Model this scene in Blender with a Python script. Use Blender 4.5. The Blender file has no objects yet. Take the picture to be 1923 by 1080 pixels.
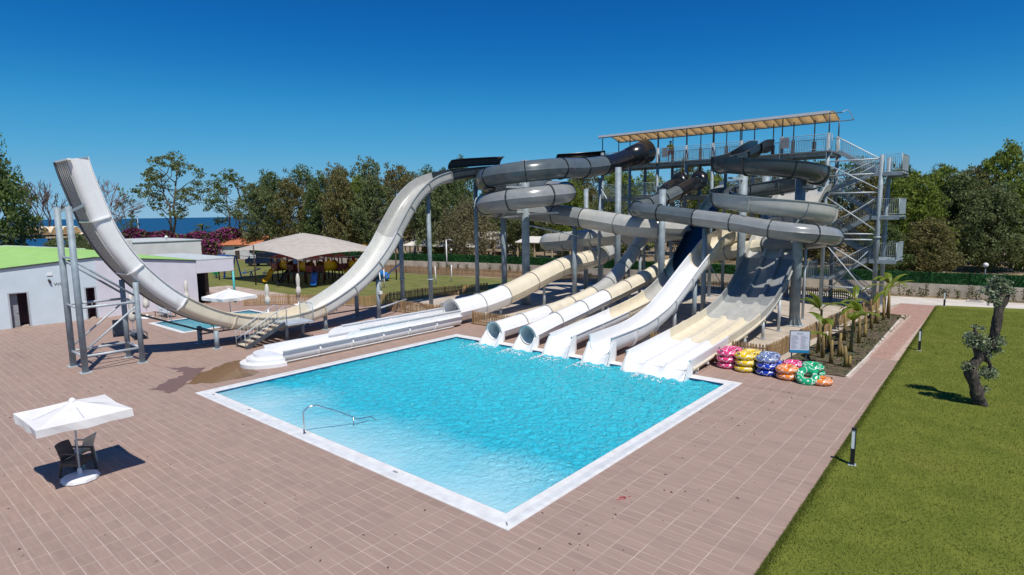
import bpy, math, random
import numpy as np
from mathutils import Vector, Matrix

random.seed(7)
rng = np.random.default_rng(7)
scn = bpy.context.scene
R = math.radians

# ------------------------------------------------------------------ camera
cam_d = bpy.data.cameras.new('camera')
cam = bpy.data.objects.new('camera', cam_d)
scn.collection.objects.link(cam)
scn.camera = cam
YAW, PITCH, ROLL = 0.7065203, 0.1239286, -0.0131844
fw = Vector((-math.sin(YAW) * math.cos(PITCH), math.cos(YAW) * math.cos(PITCH), -math.sin(PITCH)))
r0 = Vector((math.cos(YAW), math.sin(YAW), 0))
u0 = r0.cross(fw)
rv = math.cos(ROLL) * r0 + math.sin(ROLL) * u0
uv = -math.sin(ROLL) * r0 + math.cos(ROLL) * u0
cam.matrix_world = Matrix(((rv.x, uv.x, -fw.x, 0), (rv.y, uv.y, -fw.y, 0), (rv.z, uv.z, -fw.z, 7.0), (0, 0, 0, 1)))
cam_d.sensor_width = 36.0
cam_d.lens = 1119.198 / 1923 * 36
cam_d.clip_start = 0.1
cam_d.clip_end = 60000

# ------------------------------------------------------------------ light
SUN = Vector((0.51, -0.25, 1.0)).normalized()
world = bpy.data.worlds.new('World')
scn.world = world
world.use_nodes = True
wn = world.node_tree
wn.nodes.clear()
sky = wn.nodes.new('ShaderNodeTexSky')
sky.sky_type = 'NISHITA'
sky.sun_disc = False
sky.sun_elevation = math.asin(SUN.z)
sky.sun_rotation = math.atan2(SUN.x, SUN.y)
sky.altitude = 0
sky.air_density = 0.6
sky.dust_density = 0.0
sky.ozone_density = 1.0
# one even colour grade of the whole sky: deep saturated blue as the photograph shows it
sc_ = wn.nodes.new('ShaderNodeVectorMath')
sc_.operation = 'SCALE'
sc_.inputs['Scale'].default_value = 0.1
cv_ = wn.nodes.new('ShaderNodeRGBCurve')
for ch, pts_ in enumerate((((0.08, 0.002), (0.11, 0.005), (0.15, 0.012), (0.25, 0.055), (0.51, 0.18), (0.78, 0.24), (1.0, 0.26)),
                           ((0.12, 0.07), (0.18, 0.112), (0.245, 0.175), (0.39, 0.315), (0.70, 0.44), (0.90, 0.47), (1.0, 0.48)),
                           ((0.25, 0.32), (0.335, 0.40), (0.43, 0.49), (0.61, 0.61), (0.83, 0.66), (0.90, 0.67), (1.0, 0.68)))):
    c_ = cv_.mapping.curves[ch]
    c_.points[0].location = (0, 0)
    c_.points[1].location = pts_[-1]
    for p_ in pts_[:-1]:
        c_.points.new(*p_)
cv_.mapping.update()
up_ = wn.nodes.new('ShaderNodeVectorMath')
up_.operation = 'SCALE'
up_.inputs['Scale'].default_value = 9.3
bg = wn.nodes.new('ShaderNodeBackground')
bg.inputs['Strength'].default_value = 0.10
wo = wn.nodes.new('ShaderNodeOutputWorld')
wn.links.new(sky.outputs[0], sc_.inputs[0])
wn.links.new(sc_.outputs[0], cv_.inputs['Color'])
wn.links.new(cv_.outputs[0], up_.inputs[0])
wn.links.new(up_.outputs[0], bg.inputs['Color'])
wn.links.new(bg.outputs[0], wo.inputs['Surface'])
sun_d = bpy.data.lights.new('sun', 'SUN')
sun_d.energy = 4.1
sun_d.angle = R(0.55)
sun_d.color = (1.0, 0.95, 0.87)
sun = bpy.data.objects.new('sun', sun_d)
scn.collection.objects.link(sun)
sun.rotation_euler = SUN.to_track_quat('Z', 'Y').to_euler()
sun.location = (20, -20, 60)
vs = scn.view_settings
vs.view_transform = 'Standard'
vs.look = 'None'
vs.exposure = 0.14
vs.gamma = 1.0
vs.use_curve_mapping = False
scn.cycles.max_bounces = 8
scn.cycles.transparent_max_bounces = 12
scn.cycles.caustics_reflective = False
scn.cycles.caustics_refractive = False
scn.cycles.sample_clamp_indirect = 6

# ------------------------------------------------------------------ materials
M = {}


def nd(t, typ, **kw):
    n = t.nodes.new(typ)
    for k, v in kw.items():
        setattr(n, k, v)
    return n


def mat(name, col, rough=0.5, var=0.06, scale=3.0, bump=0.0, bscale=None, metal=0.0, spec=0.5, rnd=0.0, col2=None,
        stretch=None, dirt=None, detail=4.0, trans=0.0, coords='Object', isl=0.0):
    """principled material whose colour is broken up by noise; rnd varies it per object, isl per mesh island"""
    m = bpy.data.materials.new(name)
    m.use_nodes = True
    t = m.node_tree
    b = t.nodes['Principled BSDF']
    L = t.links.new
    b.inputs['Roughness'].default_value = rough
    b.inputs['Metallic'].default_value = metal
    b.inputs['Specular IOR Level'].default_value = spec
    tc = nd(t, 'ShaderNodeTexCoord')
    vec = nd(t, 'ShaderNodeNewGeometry').outputs['Position'] if coords == 'World' else tc.outputs[coords]
    if stretch:
        mp = nd(t, 'ShaderNodeMapping')
        mp.inputs['Scale'].default_value = stretch
        L(vec, mp.inputs[0])
        vec = mp.outputs[0]
    nz = nd(t, 'ShaderNodeTexNoise')
    nz.inputs['Scale'].default_value = scale
    nz.inputs['Detail'].default_value = detail
    L(vec, nz.inputs['Vector'])
    c2 = col2 or tuple(max(0, c * (1 - 2 * var)) for c in col)
    c1 = col if col2 else tuple(min(1, c * (1 + var)) for c in col)
    ramp = nd(t, 'ShaderNodeValToRGB')
    ramp.color_ramp.elements[0].position = 0.34
    ramp.color_ramp.elements[1].position = 0.66
    ramp.color_ramp.elements[0].color = (*c2, 1)
    ramp.color_ramp.elements[1].color = (*c1, 1)
    L(nz.outputs['Fac'], ramp.inputs[0])
    out = ramp.outputs[0]
    if dirt:
        n2 = nd(t, 'ShaderNodeTexNoise')
        n2.inputs['Scale'].default_value = dirt[1]
        n2.inputs['Detail'].default_value = 6
        L(vec, n2.inputs['Vector'])
        r2 = nd(t, 'ShaderNodeValToRGB')
        r2.color_ramp.elements[0].position = dirt[2]
        r2.color_ramp.elements[1].position = dirt[2] + 0.16
        L(n2.outputs['Fac'], r2.inputs[0])
        mx = nd(t, 'ShaderNodeMix', data_type='RGBA')
        L(r2.outputs[0], mx.inputs[0])
        L(out, mx.inputs[6])
        mx.inputs[7].default_value = (*dirt[0], 1)
        out = mx.outputs[2]
    if rnd or isl:
        hsv = nd(t, 'ShaderNodeHueSaturation')
        mr = nd(t, 'ShaderNodeMapRange')
        if rnd:
            src = nd(t, 'ShaderNodeObjectInfo').outputs['Random']
            a = rnd
        else:
            src = nd(t, 'ShaderNodeNewGeometry').outputs['Random Per Island']
            a = isl
        L(src, mr.inputs[0])
        mr.inputs[3].default_value = 1 - a
        mr.inputs[4].default_value = 1 + a
        L(mr.outputs[0], hsv.inputs['Value'])
        L(out, hsv.inputs['Color'])
        out = hsv.outputs[0]
    L(out, b.inputs['Base Color'])
    if bump:
        bn = nd(t, 'ShaderNodeBump')
        bn.inputs['Strength'].default_value = bump
        bn.inputs['Distance'].default_value = 0.02
        n3 = nd(t, 'ShaderNodeTexNoise')
        n3.inputs['Scale'].default_value = bscale or scale * 6
        n3.inputs['Detail'].default_value = 3
        L(vec, n3.inputs['Vector'])
        L(n3.outputs['Fac'], bn.inputs['Height'])
        L(bn.outputs[0], b.inputs['Normal'])
    if trans:
        tl = nd(t, 'ShaderNodeBsdfTranslucent')
        L(out, tl.inputs[0])
        ms = nd(t, 'ShaderNodeMixShader')
        ms.inputs[0].default_value = trans
        L(b.outputs[0], ms.inputs[1])
        L(tl.outputs[0], ms.inputs[2])
        L(ms.outputs[0], t.nodes['Material Output'].inputs[0])
    M[name] = m
    return m


# fibreglass of the slides
mat('fg_white', (0.84, 0.84, 0.83), 0.22, 0.02, 1.2, dirt=((0.74, 0.73, 0.70), 2.2, 0.60))
mat('fg_cream', (0.74, 0.665, 0.51), 0.26, 0.03, 1.2, dirt=((0.64, 0.57, 0.45), 1.8, 0.58))
mat('fg_pale', (0.45, 0.45, 0.42), 0.24, 0.04, 1.5, dirt=((0.38, 0.38, 0.35), 2.0, 0.6))
mat('fg_light', (0.66, 0.66, 0.62), 0.24, 0.03, 1.5, dirt=((0.58, 0.57, 0.53), 2.0, 0.6))
mat('fg_joint', (0.40, 0.37, 0.33), 0.5, 0.08, 3)
mat('fg_grey', (0.25, 0.265, 0.265), 0.22, 0.05, 1.5, dirt=((0.20, 0.21, 0.21), 2.0, 0.62))
mat('fg_slate', (0.10, 0.125, 0.133), 0.2, 0.06, 1.5, dirt=((0.08, 0.09, 0.10), 2.0, 0.62))
mat('fg_dark', (0.040, 0.052, 0.060), 0.2, 0.08, 1.5, dirt=((0.04, 0.045, 0.05), 2.0, 0.62))
mat('fg_black', (0.012, 0.014, 0.018), 0.25, 0.1, 1.5)
mat('fg_navy', (0.02, 0.045, 0.07), 0.22, 0.1, 1.5)
mat('fg_inside', (0.55, 0.62, 0.60), 0.35, 0.04, 1.5)
mat('galv', (0.29, 0.35, 0.385), 0.6, 0.1, 2.5, metal=0.1, spec=0.35, dirt=((0.22, 0.26, 0.28), 1.2, 0.58))
mat('galv_light', (0.50, 0.55, 0.58), 0.5, 0.08, 3, metal=0.15)
mat('steel', (0.62, 0.66, 0.68), 0.18, 0.04, 4, metal=0.9)
mat('steel_dark', (0.10, 0.12, 0.14), 0.5, 0.15, 3, metal=0.3)
mat('deck_metal', (0.20, 0.22, 0.23), 0.55, 0.12, 4, metal=0.3)
mat('brown_paint', (0.13, 0.065, 0.05), 0.5, 0.1, 3)
# ground
mat('tile', (0.372, 0.262, 0.212), 0.78, 0.1, 3.0, bump=0.2, bscale=30, rnd=0.05, stretch=(0.5, 6, 1), col2=(0.318, 0.226, 0.184), spec=0.22, coords='World', detail=7, dirt=((0.29, 0.205, 0.165), 0.22, 0.60))
mat('tile_far', (0.372, 0.262, 0.212), 0.78, 0.1, 3.0, bump=0.2, bscale=30, isl=0.05, stretch=(0.5, 6, 1), col2=(0.318, 0.226, 0.184), spec=0.22, coords='World', detail=7, dirt=((0.29, 0.205, 0.165), 0.22, 0.60))
mat('grout', (0.47, 0.375, 0.32), 0.85, 0.12, 1.2)
mat('brick', (0.44, 0.27, 0.21), 0.75, 0.1, 9, isl=0.12, bump=0.15)
mat('sand_joint', (0.50, 0.37, 0.30), 0.9, 0.1, 4)
mat('coping', (0.74, 0.74, 0.72), 0.55, 0.05, 3, dirt=((0.62, 0.60, 0.56), 1.6, 0.58))
mat('grating', (0.70, 0.72, 0.73), 0.5, 0.05, 3)
mat('concrete', (0.50, 0.43, 0.35), 0.85, 0.1, 0.8, bump=0.15, bscale=20, dirt=((0.40, 0.34, 0.28), 0.5, 0.55))
mat('concrete_pale', (0.62, 0.57, 0.50), 0.85, 0.08, 0.7, bump=0.15, bscale=20, dirt=((0.52, 0.47, 0.40), 0.4, 0.55))
mat('wall_block', (0.56, 0.49, 0.40), 0.9, 0.12, 1.2, bump=0.3, bscale=12, dirt=((0.40, 0.34, 0.27), 0.7, 0.56))
mat('soil', (0.115, 0.085, 0.05), 0.95, 0.3, 3.5, bump=0.8, bscale=9, dirt=((0.075, 0.085, 0.03), 1.6, 0.52))
mat('dry_ground', (0.26, 0.195, 0.115), 0.95, 0.2, 0.12, bump=0.4, bscale=3, dirt=((0.15, 0.13, 0.06), 0.05, 0.55))
mat('lawn', (0.160, 0.182, 0.032), 0.95, 0.2, 1.1, bump=0.6, bscale=45, col2=(0.118, 0.146, 0.024), dirt=((0.170, 0.178, 0.036), 0.35, 0.56), spec=0.08)
mat('grass_blade', (0.195, 0.220, 0.042), 0.8, 0.2, 1.3, isl=0.35, col2=(0.135, 0.172, 0.030), trans=0.3, spec=0.1)
mat('lawn_dry', (0.180, 0.180, 0.042), 0.9, 0.2, 0.8, bump=0.6, bscale=30, col2=(0.114, 0.132, 0.026), dirt=((0.19, 0.165, 0.06), 0.3, 0.55))
mat('pool_tile', (0.30, 0.62, 0.72), 0.4, 0.04, 1)
mat('pool_line', (0.02, 0.10, 0.20), 0.4, 0.1, 2)
# buildings, wood, cloth
mat('wall_blue', (0.60, 0.69, 0.74), 0.8, 0.03, 1.0, dirt=((0.54, 0.62, 0.66), 0.6, 0.6))
mat('wall_lilac', (0.67, 0.65, 0.71), 0.8, 0.03, 1.0, dirt=((0.61, 0.58, 0.64), 0.6, 0.6))
mat('wall_white', (0.66, 0.66, 0.64), 0.8, 0.04, 0.8, dirt=((0.56, 0.55, 0.52), 0.5, 0.58))
mat('roof_green', (0.33, 0.58, 0.16), 0.85, 0.05, 1.2, dirt=((0.40, 0.62, 0.28), 0.8, 0.58))
mat('roof_edge', (0.60, 0.64, 0.62), 0.5, 0.06, 3)
mat('seam_dark', (0.06, 0.07, 0.08), 0.6, 0.1, 3)
mat('door_dark', (0.05, 0.05, 0.06), 0.5, 0.2, 3)
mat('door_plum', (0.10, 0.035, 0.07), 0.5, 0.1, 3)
mat('door_grey', (0.30, 0.31, 0.34), 0.5, 0.1, 3)
mat('frame_grey', (0.45, 0.47, 0.50), 0.5, 0.05, 3)
mat('black_paint', (0.015, 0.015, 0.017), 0.45, 0.1, 3)
mat('white_paint', (0.80, 0.80, 0.79), 0.5, 0.03, 3)
mat('terracotta', (0.50, 0.17, 0.07), 0.8, 0.15, 4, isl=0.15)
mat('picket', (0.40, 0.25, 0.115), 0.8, 0.15, 6, rnd=0.22, stretch=(4, 4, 0.5))
mat('picket_far', (0.36, 0.22, 0.12), 0.8, 0.15, 6, isl=0.25)
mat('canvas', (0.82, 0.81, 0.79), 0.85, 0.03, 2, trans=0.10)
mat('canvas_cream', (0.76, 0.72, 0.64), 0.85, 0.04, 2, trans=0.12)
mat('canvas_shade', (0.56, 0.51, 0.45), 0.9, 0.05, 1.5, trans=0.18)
mat('canvas_tan', (0.86, 0.70, 0.47), 0.8, 0.04, 2, trans=0.62)
mat('shell_roof', (0.60, 0.40, 0.20), 0.9, 0.1, 2, trans=0.3)
mat('shell_top', (0.72, 0.62, 0.47), 0.9, 0.06, 2)
mat('wood_pale', (0.55, 0.42, 0.26), 0.8, 0.12, 4)
mat('wood_dark', (0.085, 0.055, 0.04), 0.7, 0.2, 4)
mat('plastic_beige', (0.62, 0.55, 0.42), 0.5, 0.05, 3)
mat('plastic_brown', (0.10, 0.075, 0.062), 0.5, 0.1, 3)
mat('base_white', (0.76, 0.76, 0.76), 0.5, 0.03, 3)
mat('red_plastic', (0.33, 0.02, 0.03), 0.4, 0.1, 3)
mat('maroon', (0.13, 0.012, 0.022), 0.5, 0.1, 3)
mat('yellow_plastic', (0.72, 0.42, 0.01), 0.35, 0.06, 3)
mat('blue_plastic', (0.02, 0.20, 0.62), 0.35, 0.06, 3)
mat('teal_paint', (0.08, 0.42, 0.42), 0.45, 0.06, 3)
mat('green_plastic', (0.03, 0.33, 0.10), 0.4, 0.06, 3)
mat('glass_dark', (0.02, 0.025, 0.03), 0.08, 0.1, 3)
mat('navy_paint', (0.010, 0.022, 0.06), 0.2, 0.1, 3)
mat('rubber', (0.02, 0.02, 0.02), 0.6, 0.1, 3)
mat('lamp_glass', (0.72, 0.78, 0.80), 0.25, 0.03, 3)
mat('board_white', (0.66, 0.70, 0.76), 0.35, 0.02, 2)
mat('board_blue', (0.015, 0.25, 0.50), 0.35, 0.03, 2)
mat('ink', (0.16, 0.18, 0.24), 0.6, 0.1, 3)
mat('ink_red', (0.45, 0.03, 0.05), 0.6, 0.1, 3)
mat('mesh_grey', (0.24, 0.25, 0.26), 0.7, 0.1, 6)
mat('skin', (0.30, 0.16, 0.10), 0.6, 0.05, 3)
mat('shirt_yellow', (0.72, 0.42, 0.03), 0.8, 0.06, 8)
mat('shorts_red', (0.30, 0.02, 0.03), 0.8, 0.08, 8)
mat('hair_dark', (0.02, 0.015, 0.012), 0.7, 0.1, 8)
# plants
mat('bark', (0.15, 0.115, 0.085), 0.9, 0.3, 2.5, bump=0.6, bscale=8, stretch=(3, 3, 0.6))
mat('bark_pale', (0.36, 0.31, 0.25), 0.9, 0.25, 1.5, bump=0.4, bscale=8, stretch=(3, 3, 0.6))
mat('bark_bare', (0.20, 0.13, 0.12), 0.9, 0.25, 2.5, bump=0.4, bscale=8)
mat('bark_olive', (0.090, 0.072, 0.060), 0.95, 0.5, 5, bump=1.0, bscale=14, stretch=(3, 3, 0.8), col2=(0.024, 0.022, 0.022), dirt=((0.22, 0.17, 0.12), 4, 0.58))
mat('leaf_dark', (0.185, 0.236, 0.070), 0.55, 0.3, 0.35, isl=0.45, col2=(0.107, 0.152, 0.054), trans=0.42, spec=0.2)
mat('leaf_eucalypt', (0.240, 0.271, 0.102), 0.55, 0.3, 0.35, isl=0.45, col2=(0.146, 0.182, 0.077), trans=0.42, spec=0.2)
mat('leaf_brown', (0.294, 0.228, 0.090), 0.6, 0.3, 0.3, isl=0.45, col2=(0.154, 0.166, 0.062), trans=0.40, spec=0.2)
mat('leaf_bright', (0.306, 0.343, 0.058), 0.55, 0.3, 0.35, isl=0.45, col2=(0.152, 0.218, 0.040), trans=0.45, spec=0.2)
mat('leaf_grey', (0.287, 0.259, 0.140), 0.65, 0.3, 0.4, isl=0.4, col2=(0.193, 0.171, 0.087), trans=0.40, spec=0.2)
mat('leaf_olive', (0.281, 0.323, 0.206), 0.55, 0.25, 3, isl=0.4, col2=(0.161, 0.206, 0.120), trans=0.25, spec=0.2)
mat('leaf_hedge', (0.030, 0.121, 0.030), 0.6, 0.3, 0.6, isl=0.5, col2=(0.017, 0.074, 0.022), trans=0.15, spec=0.2)
mat('leaf_weed', (0.10, 0.12, 0.025), 0.6, 0.3, 2, isl=0.4, trans=0.3)
mat('leaf_banana', (0.20, 0.27, 0.018), 0.4, 0.2, 3, isl=0.3, col2=(0.10, 0.17, 0.012), trans=0.4)
mat('banana_stem', (0.30, 0.22, 0.055), 0.7, 0.25, 4, col2=(0.16, 0.10, 0.045), stretch=(3, 3, 0.6))
mat('flower_pink', (0.36, 0.05, 0.22), 0.6, 0.25, 0.5, isl=0.4, col2=(0.17, 0.035, 0.09), trans=0.3)
mat('palm_leaf', (0.10, 0.12, 0.035), 0.6, 0.2, 2, isl=0.35, trans=0.3)


def sea_material():
    m = bpy.data.materials.new('sea_water')
    m.use_nodes = True
    t = m.node_tree
    b = t.nodes['Principled BSDF']
    b.inputs['Base Color'].default_value = (0.002, 0.040, 0.115, 1)
    b.inputs['Roughness'].default_value = 0.35
    b.inputs['Specular IOR Level'].default_value = 0.2
    tc = nd(t, 'ShaderNodeTexCoord')
    nz = nd(t, 'ShaderNodeTexNoise')
    nz.inputs['Scale'].default_value = 0.15
    nz.inputs['Detail'].default_value = 5
    bn = nd(t, 'ShaderNodeBump')
    bn.inputs['Strength'].default_value = 0.6
    bn.inputs['Distance'].default_value = 0.5
    t.links.new(tc.outputs['Object'], nz.inputs['Vector'])
    t.links.new(nz.outputs['Fac'], bn.inputs['Height'])
    t.links.new(bn.outputs[0], b.inputs['Normal'])
    M['sea'] = m


def pool_water(name, deep, mid, pale, y0, y1):
    """scattering pool water: half clear, half body colour that pales over the shallow end"""
    m = bpy.data.materials.new(name)
    m.use_nodes = True
    t = m.node_tree
    L = t.links.new
    b = t.nodes['Principled BSDF']
    tc = nd(t, 'ShaderNodeTexCoord')
    sx = nd(t, 'ShaderNodeSeparateXYZ')
    L(tc.outputs['Object'], sx.inputs[0])
    mr = nd(t, 'ShaderNodeMapRange')
    mr.inputs[1].default_value = y0
    mr.inputs[2].default_value = y1
    L(sx.outputs['Y'], mr.inputs[0])
    nz = nd(t, 'ShaderNodeTexNoise')
    nz.inputs['Scale'].default_value = 0.35
    nz.inputs['Detail'].default_value = 3
    L(tc.outputs['Object'], nz.inputs['Vector'])
    ad = nd(t, 'ShaderNodeMath', operation='MULTIPLY_ADD')
    L(nz.outputs['Fac'], ad.inputs[0])
    ad.inputs[1].default_value = 0.35
    L(mr.outputs[0], ad.inputs[2])
    rp = nd(t, 'ShaderNodeValToRGB')
    rp.color_ramp.elements[0].position = 0.14
    rp.color_ramp.elements[0].color = (*pale, 1)
    rp.color_ramp.elements[1].position = 1.0
    rp.color_ramp.elements[1].color = (*mid, 1)
    e = rp.color_ramp.elements.new(0.42)
    e.color = (*deep, 1)
    L(ad.outputs[0], rp.inputs[0])
    L(rp.outputs[0], b.inputs['Base Color'])
    b.inputs['Roughness'].default_value = 0.10
    b.inputs['IOR'].default_value = 1.33
    # fine ripples on top of the modelled waves
    bn = nd(t, 'ShaderNodeBump')
    cm = nd(t, 'ShaderNodeMapRange')
    cm.inputs[1].default_value = y0
    cm.inputs[2].default_value = y0 + 3.2
    cm.inputs[3].default_value = 0.22
    cm.inputs[4].default_value = 1.0
    L(sx.outputs['Y'], cm.inputs[0])
    L(cm.outputs[0], bn.inputs['Strength'])
    bn.inputs['Distance'].default_value = 0.20
    n2 = nd(t, 'ShaderNodeTexNoise')
    n2.inputs['Scale'].default_value = 6.5
    n2.inputs['Detail'].default_value = 2.5
    n2.inputs['Distortion'].default_value = 0.6
    L(tc.outputs['Object'], n2.inputs['Vector'])
    L(n2.outputs['Fac'], bn.inputs['Height'])
    L(bn.outputs[0], b.inputs['Normal'])
    tr = nd(t, 'ShaderNodeBsdfTransparent')
    tr.inputs[0].default_value = (0.62, 0.93, 0.97, 1)
    ms = nd(t, 'ShaderNodeMixShader')
    ms.inputs[0].default_value = 0.72
    L(tr.outputs[0], ms.inputs[1])
    L(b.outputs[0], ms.inputs[2])
    L(ms.outputs[0], t.nodes['Material Output'].inputs[0])
    M[name] = m


def puddle_material():
    m = bpy.data.materials.new('puddle_film')
    m.use_nodes = True
    t = m.node_tree
    L = t.links.new
    b = t.nodes['Principled BSDF']
    b.inputs['Base Color'].default_value = (0.30, 0.19, 0.10, 1)
    b.inputs['Roughness'].default_value = 0.04
    b.inputs['IOR'].default_value = 1.33
    tr = nd(t, 'ShaderNodeBsdfTransparent')
    tr.inputs[0].default_value = (0.78, 0.70, 0.62, 1)
    ms = nd(t, 'ShaderNodeMixShader')
    ms.inputs[0].default_value = 0.55
    L(tr.outputs[0], ms.inputs[1])
    L(b.outputs[0], ms.inputs[2])
    L(ms.outputs[0], t.nodes['Material Output'].inputs[0])
    M['puddle'] = m
    m2 = m.copy()
    m2.name = 'damp_film'
    b2 = m2.node_tree.nodes['Principled BSDF']
    b2.inputs['Base Color'].default_value = (0.26, 0.17, 0.16, 1)
    b2.inputs['Roughness'].default_value = 0.3
    M['damp'] = m2


def ring_material(name, col):
    """printed vinyl: white curls on a coloured ring"""
    m = bpy.data.materials.new(name)
    m.use_nodes = True
    t = m.node_tree
    L = t.links.new
    b = t.nodes['Principled BSDF']
    b.inputs['Roughness'].default_value = 0.18
    tc = nd(t, 'ShaderNodeTexCoord')
    vo = nd(t, 'ShaderNodeTexVoronoi')
    vo.inputs['Scale'].default_value = 3.2
    L(tc.outputs['Object'], vo.inputs['Vector'])
    ml = nd(t, 'ShaderNodeMath', operation='MULTIPLY')
    L(vo.outputs['Distance'], ml.inputs[0])
    ml.inputs[1].default_value = 15
    sn = nd(t, 'ShaderNodeMath', operation='SINE')
    L(ml.outputs[0], sn.inputs[0])
    rp = nd(t, 'ShaderNodeValToRGB')
    rp.color_ramp.elements[0].position = 0.84
    rp.color_ramp.elements[0].color = (*col, 1)
    rp.color_ramp.elements[1].position = 0.93
    rp.color_ramp.elements[1].color = (0.8, 0.8, 0.8, 1)
    L(sn.outputs[0], rp.inputs[0])
    L(rp.outputs[0], b.inputs['Base Color'])
    M[name] = m


sea_material()
pool_water('pool_water', (0.035, 0.58, 0.74), (0.065, 0.66, 0.78), (0.52, 0.82, 0.88), 9.9, 23.5)
pool_water('small_pool_water', (0.16, 0.50, 0.58), (0.18, 0.52, 0.60), (0.20, 0.50, 0.56), 14, 21)
puddle_material()
for nm, c in (('ring_pink', (0.70, 0.06, 0.20)), ('ring_yellow', (0.80, 0.55, 0.02)), ('ring_blue', (0.015, 0.05, 0.42)),
              ('ring_orange', (0.80, 0.25, 0.05)), ('ring_green', (0.02, 0.38, 0.16)), ('ring_steel', (0.16, 0.22, 0.40))):
    ring_material(nm, c)

# ------------------------------------------------------------------ object helpers
COL = scn.collection


def tag(o, label=None, cat=None, group=None, kind=None):
    for k, v in (('label', label), ('category', cat), ('group', group), ('kind', kind)):
        if v:
            o[k] = v
    return o


def thing(name, label, cat, loc=(0, 0, 0), rz=0, group=None):
    o = bpy.data.objects.new(name, None)
    COL.objects.link(o)
    o.location = loc
    o.rotation_euler = (0, 0, rz)
    o.empty_display_size = 0.3
    return tag(o, label, cat, group)


def copy_tree(o, parent=None):
    c = o.copy()
    COL.objects.link(c)
    if parent is not None:
        c.parent = parent
    for ch in list(o.children):
        copy_tree(ch, c)
    return c


class MB:
    """collects simple shapes and links them as ONE mesh object"""

    def __init__(s):
        s.v = []
        s.f = []
        s.sm = []

    def add(s, vs, fs, smooth=False):
        o = len(s.v)
        s.v += [tuple(p) for p in vs]
        s.f += [tuple(i + o for i in f) for f in fs]
        s.sm += [smooth] * len(fs)
        return s

    def box(s, x0, x1, y0, y1, z0, z1):
        return s.add([(x0, y0, z0), (x1, y0, z0), (x1, y1, z0), (x0, y1, z0), (x0, y0, z1), (x1, y0, z1), (x1, y1, z1), (x0, y1, z1)],
                     [(0, 3, 2, 1), (4, 5, 6, 7), (0, 1, 5, 4), (1, 2, 6, 5), (2, 3, 7, 6), (3, 0, 4, 7)])

    def bar(s, a, b, w, h=None, up=(0, 0, 1)):
        """rectangular bar from a to b"""
        h = h or w
        a = Vector(a)
        b = Vector(b)
        t = (b - a).normalized()
        u = Vector(up)
        if abs(t.dot(u)) > 0.98:
            u = Vector((0, 1, 0))
        sd = t.cross(u).normalized()
        u = sd.cross(t)
        vs = []
        for p in (a, b):
            for (i, j) in ((-1, -1), (1, -1), (1, 1), (-1, 1)):
                vs.append(p + sd * (i * w / 2) + u * (j * h / 2))
        return s.add(vs, [(0, 1, 2, 3), (7, 6, 5, 4), (0, 4, 5, 1), (1, 5, 6, 2), (2, 6, 7, 3), (3, 7, 4, 0)])

    def cyl(s, a, b, r, r2=None, n=12, cap=True):
        r2 = r if r2 is None else r2
        a = Vector(a)
        b = Vector(b)
        t = (b - a).normalized()
        u = Vector((0, 0, 1)) if abs(t.z) < 0.9 else Vector((1, 0, 0))
        sd = t.cross(u).normalized()
        u = sd.cross(t)
        vs = []
        for p, q in ((a, r), (b, r2)):
            for k in range(n):
                an = 2 * math.pi * k / n
                vs.append(p + sd * (q * math.cos(an)) + u * (q * math.sin(an)))
        fs = [(k, (k + 1) % n, n + (k + 1) % n, n + k) for k in range(n)]
        s.add(vs, fs, True)
        if cap:
            o = len(s.v) - 2 * n
            s.f.append(tuple(o + k for k in reversed(range(n))))
            s.f.append(tuple(o + n + k for k in range(n)))
            s.sm += [False, False]
        return s

    def tube(s, pts, rad, n=8, cap=True):
        """round tube through pts; rad is a number or one per point"""
        P = [Vector(p) for p in pts]
        m = len(P)
        rd = [rad] * m if isinstance(rad, (int, float)) else list(rad)
        vs = []
        prev = None
        for i in range(m):
            t = (P[min(i + 1, m - 1)] - P[max(i - 1, 0)])
            t = t.normalized() if t.length > 1e-9 else Vector((0, 0, 1))
            if prev is None:
                u = Vector((0, 0, 1)) if abs(t.z) < 0.9 else Vector((1, 0, 0))
            else:
                u = prev
            sd = t.cross(u)
            sd = sd.normalized() if sd.length > 1e-6 else Vector((1, 0, 0))
            u = sd.cross(t).normalized()
            prev = u
            for k in range(n):
                an = 2 * math.pi * k / n
                vs.append(P[i] + sd * (rd[i] * math.cos(an)) + u * (rd[i] * math.sin(an)))
        fs = []
        for i in range(m - 1):
            for k in range(n):
                a = i * n + k
                b = i * n + (k + 1) % n
                fs.append((a, b, b + n, a + n))
        s.add(vs, fs, True)
        if cap:
            o = len(s.v) - m * n
            s.f.append(tuple(o + k for k in reversed(range(n))))
            s.f.append(tuple(o + (m - 1) * n + k for k in range(n)))
            s.sm += [False, False]
        return s

    def lathe(s, prof, c=(0, 0, 0), n=16, smooth=True):
        """prof: list of (radius, z)"""
        vs = []
        for r, z in prof:
            for k in range(n):
                an = 2 * math.pi * k / n
                vs.append((c[0] + r * math.cos(an), c[1] + r * math.sin(an), c[2] + z))
        fs = []
        for i in range(len(prof) - 1):
            for k in range(n):
                a = i * n + k
                b = i * n + (k + 1) % n
                fs.append((a, b, b + n, a + n))
        s.add(vs, fs, smooth)
        o = len(s.v) - len(prof) * n
        if prof[0][0] > 1e-4:
            s.f.append(tuple(o + k for k in reversed(range(n))))
            s.sm.append(False)
        if prof[-1][0] > 1e-4:
            s.f.append(tuple(o + (len(prof) - 1) * n + k for k in range(n)))
            s.sm.append(False)
        return s

    def poly(s, pts, z0, z1):
        """vertical prism over a ccw outline"""
        n = len(pts)
        vs = [(p[0], p[1], z0) for p in pts] + [(p[0], p[1], z1) for p in pts]
        fs = [tuple(reversed(range(n))), tuple(range(n, 2 * n))]
        fs += [(k, (k + 1) % n, n + (k + 1) % n, n + k) for k in range(n)]
        return s.add(vs, fs)

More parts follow.
